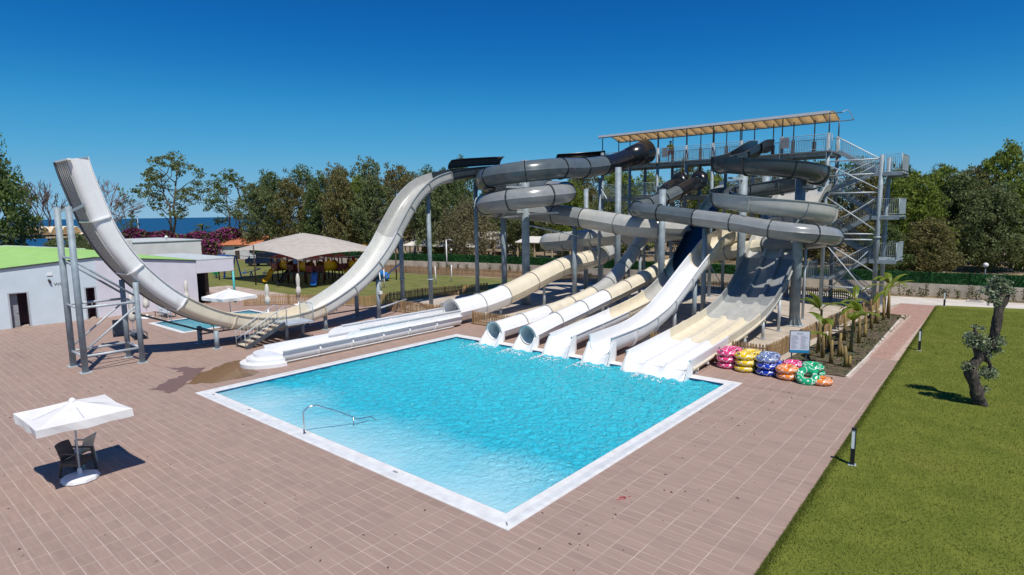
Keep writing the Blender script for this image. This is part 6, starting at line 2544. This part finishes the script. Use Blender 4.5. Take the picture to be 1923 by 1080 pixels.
# ------------------------------------------------------------------ changing rooms on the left
cb = thing('changing_building', 'low blue and lilac building with bright green pitched roof at the left', 'building')
BX0, BX1 = -78.5, -49.5


def roof_z(y):
    return np.interp(y, [-4, 7.3, 12.8, 19.55], [2.95, 3.85, 4.3, 3.62])


def wall_with_holes(name, m, x, y0, y1, holes, parent, t=0.2):
    """wall in the plane X = x from y0 to y1, following the roof, with door openings (ya, yb, ztop)"""
    mb = MB()
    ys = [y0]
    for (a, b, z) in holes:
        ys += [a, b]
    ys += [y1]
    for i in range(len(ys) - 1):
        a, b = ys[i], ys[i + 1]
        zb = 0.0
        for (c, d, z) in holes:
            if abs(a - c) < 1e-6:
                zb = z
        za, zc = float(roof_z(a)) - 0.03, float(roof_z(b)) - 0.03
        mb.add([(x - t, a, zb), (x, a, zb), (x, a, za), (x - t, a, za), (x - t, b, zb), (x, b, zb), (x, b, zc), (x - t, b, zc)],
               [(0, 1, 2, 3), (7, 6, 5, 4), (0, 4, 5, 1), (1, 5, 6, 2), (2, 6, 7, 3), (3, 7, 4, 0)])
    return mb.build(name, m, parent)


wall_with_holes('wall', 'wall_blue', BX1, -4, 12.8, [(7.95, 8.85, 2.25), (12.1, 12.62, 2.2)], cb)
wall_with_holes('wall', 'wall_lilac', BX1 + 0.003, 12.8, 19.55, [], cb)
MB().box(BX0, BX1 - 0.2, 19.35, 19.55, 0, 3.58).build('wall', 'wall_lilac', cb)
for ya, yb, leaf, lm in ((7.95, 8.85, 'half', 'door_grey'), (12.1, 12.62, 'open', 'door_dark')):
    z = 2.25 if leaf == 'half' else 2.2
    f = MB()
    f.box(BX1 - 0.18, BX1 + 0.03, ya - 0.09, ya, 0, z + 0.08)
    f.box(BX1 - 0.18, BX1 + 0.03, yb, yb + 0.09, 0, z + 0.08)
    f.box(BX1 - 0.18, BX1 + 0.03, ya, yb, z, z + 0.08)
    f.build('door_frame', 'frame_grey', cb)
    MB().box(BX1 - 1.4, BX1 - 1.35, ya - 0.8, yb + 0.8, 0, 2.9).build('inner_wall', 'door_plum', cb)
    d = MB().box(BX1 - 0.42, BX1 - 0.37, ya + 0.02, ya + (0.46 if leaf == 'half' else 0.2), 0.02, z - 0.02).build('door', lm, cb)
    MB().box(BX1 - 0.37, BX1 - 0.33, ya + 0.36, ya + 0.42, 0.95, 1.08).build('handle', 'galv_light', d)
for (ya, yb) in ((-4, 12.8), (12.8, 19.55)):
    mb = MB()
    za, zb = float(roof_z(ya)), float(roof_z(yb))
    mb.add([(BX0, ya, za), (BX1 + 0.05, ya, za), (BX1 + 0.05, yb, zb), (BX0, yb, zb), (BX0, ya, za + 0.06), (BX1 + 0.05, ya, za + 0.06), (BX1 + 0.05, yb, zb + 0.06), (BX0, yb, zb + 0.06)],
           [(0, 3, 2, 1), (4, 5, 6, 7), (0, 1, 5, 4), (1, 2, 6, 5), (2, 3, 7, 6), (3, 0, 4, 7)])
    mb.build('roof_slope', 'roof_green', cb)
    MB().bar((BX1 + 0.07, ya, za + 0.0), (BX1 + 0.07, yb, zb + 0.0), 0.05, 0.09).build('roof_trim', 'seam_dark', cb)
    MB().bar((BX0, ya, za + 0.10), (BX0, yb, zb + 0.10), 0.25, 0.12).build('roof_trim', 'roof_edge', cb)
# porch beam running on past the corner
MB().box(-50.6, BX1 + 0.03, 19.56, 22.5, 2.60, 3.62).build('porch_beam', 'wall_lilac', cb)
MB().box(-60, BX1 + 0.05, 19.56, 22.55, 3.625, 3.70).build('porch_roof', 'roof_edge', cb)
MB().box(-50.55, -50.3, 20.5, 20.75, 0, 2.6).build('porch_post', 'wood_dark', cb)
MB().box(-57, -50.9, 20.75, 20.9, 0, 2.6).build('porch_wall', 'door_dark', cb)
MB().cyl((-49.0, 22.2, 0), (-49.0, 22.2, 2.6), 0.09, n=10).build('porch_post', 'teal_paint', cb)
w = text_mesh('wall_lettering', 'WC', 0.30, 'black_paint', cb, (BX1 + 0.012, 10.62, 2.62), (R(90), 0, R(90)))
MB().box(BX1 + 0.003, BX1 + 0.05, 10.02, 10.32, 3.25, 3.42).build('notice_plate', 'white_paint', cb)
MB().tube([(BX1 + 0.05, 10.08, 2.98), (BX1 + 0.12, 10.12, 2.9), (BX1 + 0.10, 10.2, 2.72)], [0.06, 0.07, 0.03], 8).build('wall_lamp', 'black_paint', cb)
MB().box(BX1 + 0.003, BX1 + 0.25, 16.2, 16.6, 2.0, 2.2).build('wall_box', 'navy_paint', cb)

# white block behind it
wb = thing('service_building', 'plain white flat-topped block behind the green roof', 'building')
MB().box(-90, -76.5, 23.6, 31.0, 0, 4.25).build('wall', 'wall_white', wb)
MB().box(-90.1, -76.4, 23.5, 31.1, 4.25, 4.33).build('coping', 'roof_edge', wb)
MB().box(-89, -76.45, 21.2, 23.59, 0, 4.55).build('wall', 'wall_white', wb)
MB().box(-76.49, -76.44, 27.0, 28.2, 2.55, 2.70).build('vent', 'seam_dark', wb)
MB().lathe([(0.09, 0), (0.09, 0.35), (0.24, 0.36), (0.2, 0.45), (0.0, 0.62)], (-77.2, 27.4, 4.33), 10).build('roof_vent', 'white_paint', wb)

# scalloped beach pavilion
sp = thing('beach_pavilion', 'beach pavilion with a row of scalloped tan vaults beside the bare tree', 'pavilion', (-84.0, 14.6, 0), R(4))


def vault(x0, x1, y0, y1, z, rise, nm, m, parent, n=8):
    vs = []
    for x in (x0, x1):
        for k in range(n + 1):
            t = k / n
            vs.append((x, y0 + (y1 - y0) * t, z + rise * math.sin(math.pi * t)))
    mb = MB().add(vs, [(k, k + 1, n + 2 + k, n + 1 + k) for k in range(n)], True)
    o = mb.build(nm, m, parent)
    sd_ = o.modifiers.new('thick', 'SOLIDIFY')
    sd_.thickness = 0.07
    return o


for k in range(6):
    y0 = 0.2 + k * 1.02
    o = vault(-9, 0, y0, y0 + 0.98, 5.25, 0.85, 'roof_vault', 'shell_top', sp)
    n = 8
    vs = [(0.02, y0 + 0.98 * j / n, 5.25 + 0.80 * math.sin(math.pi * j / n)) for j in range(n + 1)]
    MB().add(vs, [tuple(range(n + 1))]).build('vault_end', 'shell_roof', sp)
for k in range(2):
    vault(-6, 1.0 + k * 0.2, 5.2 + 2.6 * k, 7.7 + 2.6 * k, 4.6 - 0.2 * k, 0.75, 'roof_vault', 'shell_top', sp)
MB().box(-8, 0.0, 0.2, 10.5, 4.85, 5.05).build('ring_beam', 'wood_pale', sp)
for y in (0.6, 3.5, 6.4, 9.6):
    MB().box(-0.2, 0.1, y, y + 0.28, 0, 4.85).build('post', 'wood_pale', sp)
for k, (y, h_) in enumerate(((1.5, 4.6), (3.4, 4.9), (5.2, 4.6))):
    tree('bushy', 'leaf_grey' if False else 'leaf_eucalypt', -79.6, 15.6 + y, h_, 4.2, ['leafy shrub at the left under the scalloped pavilion', 'leafy shrub in the middle under the scalloped pavilion', 'leafy shrub at the right under the scalloped pavilion'][k], 'shrub')

# ------------------------------------------------------------------ playground
pc = thing('playground_canopy', 'large beige tensile canopy shading the playground', 'canopy')
n = 12
vs = []
px0, px1, py0, py1 = -68.4, -51.4, 29.4, 40.9
for j in range(n + 1):
    for i in range(n + 1):
        u, v = i / n, j / n
        a, b = abs(u * 2 - 1), abs(v * 2 - 1)
        z = 2.95 + 1.35 * (1 - (a ** 2)) * (0.6 + 0.4 * (1 - b)) * (1 - 0.25 * b) + 0.95 * (1 - b ** 2) * (0.5 + 0.5 * (1 - a)) * 0.9
        inn_x = 0.035 * (1 - b * b) * (u * 2 - 1) * (px1 - px0) / 2 * a ** 4
        inn_y = 0.05 * (1 - a * a) * (v * 2 - 1) * (py1 - py0) / 2 * b ** 4
        vs.append((px0 + (px1 - px0) * u - inn_x, py0 + (py1 - py0) * v - inn_y, z))
mb = MB().add(vs, [(j * (n + 1) + i, j * (n + 1) + i + 1, (j + 1) * (n + 1) + i + 1, (j + 1) * (n + 1) + i) for j in range(n) for i in range(n)], False)
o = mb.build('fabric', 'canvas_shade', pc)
for (x, y) in ((px0, py0), (px1, py0), (px0, py1), (px1, py1), ((px0 + px1) / 2, py0), ((px0 + px1) / 2, py1)):
    zt = 2.95 if x in (px0, px1) else 4.1
    MB().cyl((x, y, 0), (x, y, zt), 0.07, n=8).build('post', 'wood_dark', pc)
MB().bar((px0, py0 - 0.03, 2.9), (px1, py0 - 0.03, 2.9), 0.05).build('edge_cable', 'steel_dark', pc)
MB().bar((px1 + 0.03, py0, 2.9), (px1 + 0.03, py1, 2.9), 0.05).build('edge_cable', 'steel_dark', pc)

pg = thing('play_structure', 'maroon and yellow climbing frame with tubes and slides under the beige canopy', 'playground')
for k, (x, y) in enumerate(((-61.5, 33.0), (-58.2, 33.0), (-55.2, 33.4), (-55.4, 36.6), (-58.4, 36.8), (-54.0, 39.2))):
    for sx in (-0.62, 0.62):
        for sy in (-0.62, 0.62):
            MB().cyl((x + sx, y + sy, 0), (x + sx, y + sy, 2.75), 0.07, n=8).build('post', 'maroon', pg)
    MB().box(x - 0.7, x + 0.7, y - 0.7, y + 0.7, 1.15, 1.22).build('play_deck', 'wood_dark', pg)
    MB().box(x - 0.55, x + 0.55, y - 0.68, y - 0.64, 1.3, 1.95).build('play_panel', 'maroon' if k % 2 else 'red_plastic', pg)
    MB().box(x + 0.64, x + 0.68, y - 0.55, y + 0.55, 1.3, 1.95).build('play_panel', 'maroon', pg)
    mb = MB()
    mb.add([(x - 0.8, y - 0.8, 2.55), (x + 0.8, y - 0.8, 2.55), (x + 0.8, y + 0.8, 2.55), (x - 0.8, y + 0.8, 2.55), (x, y, 3.0)], [(0, 1, 4), (1, 2, 4), (2, 3, 4), (3, 0, 4), (3, 2, 1, 0)])
    mb.build('tower_roof', 'red_plastic', pg)


def crawl_tube(a, b, r_, m):
    P_ = [Vector(a), (Vector(a) + Vector(b)) / 2, Vector(b)]
    o = sweep(P_, [ring_loop(r_), ring_loop(r_ - 0.04)]).build('crawl_tube', m, pg)
    for q, d in ((P_[0], P_[2] - P_[0]), (P_[2], P_[0] - P_[2])):
        d = d.normalized() * 0.04
        sweep([q - d, q + d], [ring_loop(r_ + 0.1), ring_loop(r_ - 0.02)]).build('tube_ring', 'maroon', o)


crawl_tube((-60.8, 33, 1.75), (-58.9, 33, 1.75), 0.48, 'yellow_plastic')
crawl_tube((-57.5, 33.1, 1.75), (-55.9, 33.3, 1.75), 0.48, 'yellow_plastic')
crawl_tube((-55.3, 34.1, 1.75), (-55.4, 35.9, 1.75), 0.5, 'yellow_plastic')
crawl_tube((-55.1, 37.3, 1.75), (-54.3, 38.6, 1.75), 0.5, 'yellow_plastic')


def play_slide(x, y, dx, dy, m, h=1.2, L_=2.3):
    d = Vector((dx, dy, 0)).normalized()
    q = Vector((x, y, 0))
    pts = [q + Vector((0, 0, h + 0.05)), q + d * 0.4 + Vector((0, 0, h)), q + d * (L_ * 0.75) + Vector((0, 0, 0.32)), q + d * L_ + Vector((0, 0, 0.25))]
    P_, S_ = spline([tuple(p) for p in pts], 0.2)
    o = shell(P_, trough_profile(0.26, 0.22, 0.12, 0.02, 0.03)).build('play_chute', m, pg)
    sharp(o)


play_slide(-61.2, 32.2, 0.75, -1, 'yellow_plastic')
play_slide(-54.5, 33.0, 1, -0.75, 'blue_plastic')
play_slide(-54.7, 36.6, 1, -0.35, 'yellow_plastic')
play_slide(-57.8, 32.2, 0.5, -1, 'glass_dark')
for k, (x, y, m) in enumerate(((-57.0, 32.3, 'blue_plastic'), (-59.6, 32.3, 'yellow_plastic'), (-55.6, 35.3, 'yellow_plastic'), (-54.6, 37.7, 'red_plastic'), (-62.4, 33, 'yellow_plastic'))):
    MB().box(x - 0.3, x + 0.3, y - 0.03, y + 0.03, 2.1, 2.6).build('play_panel', m, pg)

ts = thing('spiral_play_slide', 'bright blue tube play slide right of the half-pipe bend', 'slide', (-52.2, 38.7, 0))
P_, S_ = spline([(-0.6, 0.9, 1.9), (-0.4, 0.2, 1.75), (0.2, -0.35, 1.35), (0.75, -0.1, 0.95), (0.7, 0.5, 0.6), (1.0, 1.0, 0.38)], 0.15)
sweep(P_, [ring_loop(0.42), ring_loop(0.38)]).build('chute', 'blue_plastic', ts)
MB().cyl((0.2, 0.1, 0), (0.2, 0.1, 1.9), 0.06, n=8).build('post', 'blue_plastic', ts)
MB().box(-1.2, -0.3, 0.6, 1.5, 1.4, 1.5).build('play_deck', 'red_plastic', ts)
for (x, y) in ((-1.15, 0.65), (-0.35, 1.45), (-1.15, 1.45), (-0.35, 0.65)):
    MB().cyl((x, y, 0), (x, y, 2.5), 0.05, n=8).build('post', 'red_plastic', ts)

for k, (x, y, lb) in enumerate(((-69.0, 33.4, 'blue seesaw nearest the swing frame'), (-66.4, 34.6, 'blue seesaw nearest the climbing frame'))):
    s_ = thing('seesaw', lb, 'seesaw', (x, y, 0), R(20), 'blue seesaws on the playground lawn')
    MB().bar((-1.3, 0, 0.3), (1.3, 0, 0.85), 0.09).build('beam', 'blue_plastic', s_)
    MB().bar((-0.2, 0, 0), (0, 0, 0.58), 0.09).build('stand', 'blue_plastic', s_)
    MB().bar((0.2, 0, 0), (0, 0, 0.58), 0.09).build('stand', 'blue_plastic', s_)
    for sx, z in ((-1.15, 0.4), (1.15, 0.9)):
        MB().box(sx - 0.2, sx + 0.2, -0.16, 0.16, z, z + 0.06).build('seat', 'blue_plastic', s_)
        MB().tube([(sx * 0.8, -0.15, z - 0.06), (sx * 0.8, -0.12, z + 0.32), (sx * 0.8, 0.12, z + 0.32), (sx * 0.8, 0.15, z - 0.06)], 0.025, 6).build('handle', 'blue_plastic', s_)
sf = thing('swing_frame', 'tall blue swing frame just past the porch corner', 'swing', (-69.4, 30.9, 0), R(10))
for x in (-1.5, 0.0, 1.5):
    for y in (-0.6, 0.6):
        MB().bar((x, y, 0), (x, y * 0.1, 2.6), 0.11).build('leg', 'blue_plastic', sf)
MB().bar((-1.6, 0, 2.6), (1.6, 0, 2.6), 0.12).build('top_beam', 'blue_plastic', sf)
for x in (-0.8, 0.8):
    for dx in (-0.2, 0.2):
        MB().cyl((x + dx, 0, 0.5), (x + dx, 0, 2.55), 0.012, n=4).build('chain', 'galv', sf)
    MB().box(x - 0.25, x + 0.25, -0.12, 0.12, 0.44, 0.5).build('seat', 'red_plastic', sf)
for x, y, m, lb in ((-73.0, 30.9, 'red_plastic', 'red spring rider left of the swing frame'), (-70.4, 30.0, 'green_plastic', 'green spring rider in front of the swing frame')):
    s_ = thing('spring_rider', lb, 'spring rider', (x, y, 0), R(30))
    MB().tube([(0.10 * math.cos(a_ * 0.9), 0.10 * math.sin(a_ * 0.9), 0.05 + 0.02 * a_) for a_ in range(18)], 0.02, 5).build('spring', 'steel_dark', s_)
    MB().add(*[[(-0.5, -0.06, 0.5), (-0.2, -0.08, 0.42), (0.25, -0.08, 0.42), (0.5, -0.06, 0.9), (0.3, -0.06, 1.0), (0.05, -0.07, 0.66), (-0.3, -0.07, 0.66), (-0.55, -0.06, 0.8)] +
               [(-0.5, 0.06, 0.5), (-0.2, 0.08, 0.42), (0.25, 0.08, 0.42), (0.5, 0.06, 0.9), (0.3, 0.06, 1.0), (0.05, 0.07, 0.66), (-0.3, 0.07, 0.66), (-0.55, 0.06, 0.8)],
               [tuple(range(8)), tuple(range(15, 7, -1))] + [(k, 8 + k, 8 + (k + 1) % 8, (k + 1) % 8) for k in range(8)]]).build('body', m, s_)
    MB().box(-0.2, 0.15, -0.16, 0.16, 0.66, 0.72).build('seat', m, s_)

# ------------------------------------------------------------------ posts and lamps on the play lawn
for x, y, lx, h, lb in ((-45.0, 34.0, -0.25, 1.9, 'leaning white stake right of the blue tube slide'), (-46.5, 35.5, 0.0, 1.9, 'white stake left of the blue tube slide'), (-44.85, 40.7, -0.1, 1.75, 'white stake between half-pipe columns on the lawn'), (-44.9, 42.9, 0.05, 1.75, 'white stake with dark base right of the half-pipe columns')):
    o = MB().tube([(x, y, 0), (x + lx * 0.5, y, h * 0.5), (x + lx, y, h)], [0.06, 0.055, 0.05], 8).build('tree_stake', 'white_paint')
    tag(o, lb, 'stake', 'white stakes on the playground lawn')
lp = thing('lamp_post', 'tall white lamp post before the hedge screen', 'lamp post', (-55.2, 52.0, 0))
MB().cyl((0, 0, 0), (0, 0, 3.8), 0.09, 0.07, n=10).build('pole', 'white_paint', lp)
MB().tube([(0, 0, 3.7), (0.5, 0, 3.85), (0.9, 0, 3.8)], 0.035, 6).build('arm', 'white_paint', lp)
MB().box(0.65, 1.05, -0.1, 0.1, 3.72, 3.8).build('lamp_head', 'galv', lp)
for x, y, z, lb in ((-57.5, 55.0, 2.1, 'white globe lamp behind the hedge screen near the grey tree'), (-2.0, 61.5, 2.15, 'white globe lamp above the hedge screen at the right')):
    q = thing('globe_lamp', lb, 'lamp', (x, y, 0))
    MB().cyl((0, 0, 0), (0, 0, z), 0.05, n=8).build('post', 'steel_dark', q)
    MB().lathe([(0.0, 0), (0.14, 0.04), (0.2, 0.18), (0.14, 0.33), (0.0, 0.38)], (0, 0, z), 14).build('globe', 'white_paint', q)
sl = thing('shore_lamp', 'thin tall lamp mast standing against the sea', 'lamp post', (-118, 37.5, 0))
MB().cyl((0, 0, 0), (0, 0, 7.4), 0.08, 0.05, n=6).build('pole', 'galv_light', sl)
MB().box(-0.35, 0.2, -0.12, 0.12, 7.4, 7.52).build('lamp_head', 'white_paint', sl)

# ------------------------------------------------------------------ awnings, huts, boats beyond the wall
def awning(label, x0, x1, y0, y1, z0, z1, m, posts, rz=0, loc=(0, 0)):
    a = thing('picnic_awning', label, 'awning', (*loc, 0), rz)
    mb = MB()
    mb.add([(x0, y0, z0), (x1, y0, z0), (x1, y1, z1), (x0, y1, z1), (x0, y0, z0 + 0.08), (x1, y0, z0 + 0.08), (x1, y1, z1 + 0.08), (x0, y1, z1 + 0.08)],
           [(0, 3, 2, 1), (4, 5, 6, 7), (0, 1, 5, 4), (1, 2, 6, 5), (2, 3, 7, 6), (3, 0, 4, 7)])
    mb.build('roof_sheet', m, a)
    for k in range(posts):
        x = x0 + 0.3 + (x1 - x0 - 0.6) * k / (posts - 1)
        MB().box(x - 0.07, x + 0.07, y0 + 0.2, y0 + 0.34, 0, z0 + 0.01).build('post', 'wood_pale', a)
        MB().box(x - 0.07, x + 0.07, y1 - 0.34, y1 - 0.2, 0, z1 - 0.02).build('post', 'wood_pale', a)
    for k in range(posts):
        x = x0 + (x1 - x0) * (k + 0.5) / posts
        MB().box(x - 0.9, x + 0.9, (y0 + y1) / 2 - 0.4, (y0 + y1) / 2 + 0.4, 0.70, 0.76).build('picnic_table', 'wood_dark', a)
        MB().box(x - 0.9, x + 0.9, (y0 + y1) / 2 - 0.95, (y0 + y1) / 2 - 0.65, 0.42, 0.47).build('bench', 'wood_dark', a)
        MB().box(x - 0.7, x + 0.7, (y0 + y1) / 2 - 0.3, (y0 + y1) / 2 + 0.3, 0.0, 0.70).build('trestle', 'wood_dark', a)
    return a


awning('long white picnic awning behind the hedge screen left of the grey tree', -13, 0, 0, 3.2, 2.5, 3.3, 'canvas_cream', 6, R(8), (-55.5, 57.5))
awning('white picnic awning seen between the coil column and dark column', 0, 9, 0, 3.2, 2.9, 3.6, 'canvas_cream', 4, R(6), (-54.0, 64.0))
awning('wide pale picnic awning set back behind the half-pipe columns', -11, 0, 0, 5, 2.8, 3.9, 'canvas_shade', 5, R(14), (-64.0, 71.0))
awning('low cream beach pergola under the trees behind the playground', -20, 0, 0, 4, 3.0, 3.1, 'shell_top', 7, R(22), (-116.0, 77.0))
awning('pale picnic awning at the left behind the playground canopy', -12, 0, 0, 3, 2.6, 3.2, 'canvas_shade', 5, R(14), (-74, 60))


def hut(label, x, y, w, d, h, rz):
    u = thing('beach_hut', label, 'house', (x, y, 0), rz)
    MB().box(-w / 2, w / 2, -d / 2, d / 2, 0, h).build('wall', 'wall_white', u)
    for sgn in (-1, 1):
        mb = MB()
        mb.add([(-w / 2 - 0.4, sgn * (d / 2 + 0.4), h - 0.15), (w / 2 + 0.4, sgn * (d / 2 + 0.4), h - 0.15), (w / 2 + 0.4, 0, h + 1.1), (-w / 2 - 0.4, 0, h + 1.1)], [(0, 1, 2, 3)])
        o = mb.build('roof_slope', 'terracotta', u)
        q = o.modifiers.new('thick', 'SOLIDIFY')
        q.thickness = 0.12
    MB().box(-0.45, 0.45, -d / 2 - 0.02, -d / 2 + 0.02, 0, 2.0).build('door', 'wood_dark', u)
    MB().box(w / 2 - 1.6, w / 2 - 0.7, -d / 2 - 0.02, -d / 2 + 0.02, 1.0, 1.9).build('window', 'glass_dark', u)
    return u


hut('white hut with orange tiled roof beside the pink hedge', -101, 48.5, 8, 5, 2.5, R(25))
hut('orange roofed house half hidden among trees behind the half-pipe columns', -82, 92, 10, 7, 3.2, R(20))
ky = thing('beach_kiosk', 'yellow fronted kiosk among the trees above the playground canopy', 'kiosk', (-104, 74, 0), R(35))
MB().box(-7, 7, -2, 2, 0, 2.4).build('wall', 'wood_dark', ky)
MB().box(-7.3, 7.3, -2.6, 2.4, 2.4, 2.6).build('roof_sheet', 'yellow_plastic', ky)
MB().box(-6.5, 6.5, -2.1, -2.02, 0.6, 1.2).build('counter', 'yellow_plastic', ky)


def catamaran(label, x, y, rz, s=1.0):
    c = thing('beach_catamaran', label, 'boat', (x, y, 0.35), rz, 'white catamarans parked behind the wall')
    c.scale = (s, s, s)
    for sx in (-1.1, 1.1):
        mb = MB()
        rows = []
        for y_, w_, b_, t_ in ((-2.6, 0.10, 0.10, 0.42), (-1.8, 0.22, 0.0, 0.46), (0, 0.28, -0.05, 0.46), (1.6, 0.22, 0.02, 0.5), (2.6, 0.03, 0.25, 0.6)):
            rows.append([(sx - w_, y_, t_), (sx - w_ * 0.8, y_, b_ + 0.1), (sx, y_, b_), (sx + w_ * 0.8, y_, b_ + 0.1), (sx + w_, y_, t_)])
        vs = [p for r_ in rows for p in r_]
        fs = [(i * 5 + k, i * 5 + (k + 1) % 5, (i + 1) * 5 + (k + 1) % 5, (i + 1) * 5 + k) for i in range(4) for k in range(5)] + [(0, 1, 2, 3, 4), (24, 23, 22, 21, 20)]
        mb.add(vs, fs).build('hull', 'white_paint', c)
    for y_ in (-1.3, 0.8):
        MB().cyl((-1.15, y_, 0.52), (1.15, y_, 0.52), 0.05, n=8).build('crossbeam', 'galv_light', c)
    MB().box(-0.85, 0.85, -1.3, 0.8, 0.50, 0.53).build('trampoline', 'canvas', c)
    return c


catamaran('white beach catamaran right of the coil column, front one', -45.5, 58.5, R(70))
catamaran('white beach catamaran right of the coil column, rear one', -46.5, 63.0, R(65))
catamaran('white beach catamaran beneath the narrow grey tube', -31.5, 61.0, R(20))
catamaran('white beach catamaran left of the narrow grey tube', -36.0, 60.0, R(35))
catamaran('white beach catamaran on the sand farther back by the trees', -56, 80, R(60), 1.2)
catamaran('white beach catamaran standing highest under the raft tube', -52, 76, R(75), 1.2)


# parked van
def van(label, x, y, rz):
    v = thing('parked_van', label, 'van', (x, y, 0), rz)
    prof = [(-2.3, 0.35), (-2.35, 0.95), (-1.9, 1.1), (-1.25, 1.75), (-0.9, 1.85), (2.2, 1.85), (2.35, 1.6), (2.4, 0.4)]
    n = len(prof)
    mb = MB().add([(a, -0.9, b) for a, b in prof] + [(a, 0.9, b) for a, b in prof], [tuple(range(n)), tuple(range(2 * n - 1, n - 1, -1))] + [(k, n + k, n + (k + 1) % n, (k + 1) % n) for k in range(n)])
    mb.build('body', 'navy_paint', v)
    for sy in (-0.905, 0.905):
        for (a, b) in ((-1.45, -0.55), (-0.4, 0.55), (0.7, 1.9)):
            MB().box(a, b, min(sy, sy * 1.01), max(sy, sy * 1.01), 1.15, 1.65).build('window', 'lamp_glass' if a < -1 else 'glass_dark', v)
        for x_ in (-1.5, 1.5):
            MB().cyl((x_, sy - 0.1 * (1 if sy > 0 else -1), 0.34), (x_, sy + 0.02 * (1 if sy > 0 else -1), 0.34), 0.34, n=14).build('wheel', 'rubber', v)
        MB().box(-2.37, -2.3, min(sy * 0.6, sy * 0.9), max(sy * 0.6, sy * 0.9), 0.75, 0.92).build('headlight', 'lamp_glass', v)
    return v


van('dark blue van parked beyond the playground, left of the canopy post', -82.5, 41.8, R(28))
tr_ = tag(MB().box(-2.75, -1.75, 55.6, 56.2, -0.01, 0.10).build('drain_hatch', 'concrete_pale'), 'pale concrete drain hatch beside the far pavement', 'drain cover')
MB().box(-2.6, -1.9, 55.7, 56.1, 0.10, 0.115).build('grille', 'mesh_grey', tr_)
# small palm by the shore
pm = thing('palm_tree', 'small palm in front of the sea right of the pink hedge', 'palm tree', (-113.5, 46.5, 0))
MB().tube([(0, 0, 0), (0.1, 0, 2.4), (0.05, 0, 4.6)], [0.3, 0.24, 0.2], 8).build('trunk', 'bark', pm)
g = random.Random(4)
mb = MB()
for k in range(26):
    az, el = g.uniform(0, 6.28), g.uniform(-0.3, 1.2)
    p = Vector((0.05, 0, 4.6))
    q = p + Vector((math.cos(az) * math.cos(el), math.sin(az) * math.cos(el), math.sin(el))) * 1.5
    e = q + Vector((math.cos(az), math.sin(az), -0.5)) * 0.7
    w_ = Vector((-math.sin(az), math.cos(az), 0)) * 0.22
    mb.add([p, q - w_, e, q + w_], [(0, 1, 2, 3)])
mb.build('crown', 'palm_leaf', pm)
# cleaning gear and covered pump box near the columns
cv = thing('covered_pump', 'grey tarpaulin covered box beside the raft tube mouth', 'cover', (-30.6, 29.9, 0), R(8))
mb = MB()
nn = 8
vs = []
for j in range(nn + 1):
    for i in range(nn + 1):
        u, v = i / nn * 2 - 1, j / nn * 2 - 1
        e_ = max(abs(u), abs(v))
        vs.append((u * 1.5, v * 0.9, 0.62 * (1 - max(0, (e_ - 0.72) / 0.28)) + 0.04 * math.sin(5 * u + 2) * math.cos(4 * v) + 0.03))
mb.add(vs, [(j * (nn + 1) + i, j * (nn + 1) + i + 1, (j + 1) * (nn + 1) + i + 1, (j + 1) * (nn + 1) + i) for j in range(nn) for i in range(nn)], True)
mb.build('tarpaulin', 'mesh_grey', cv)
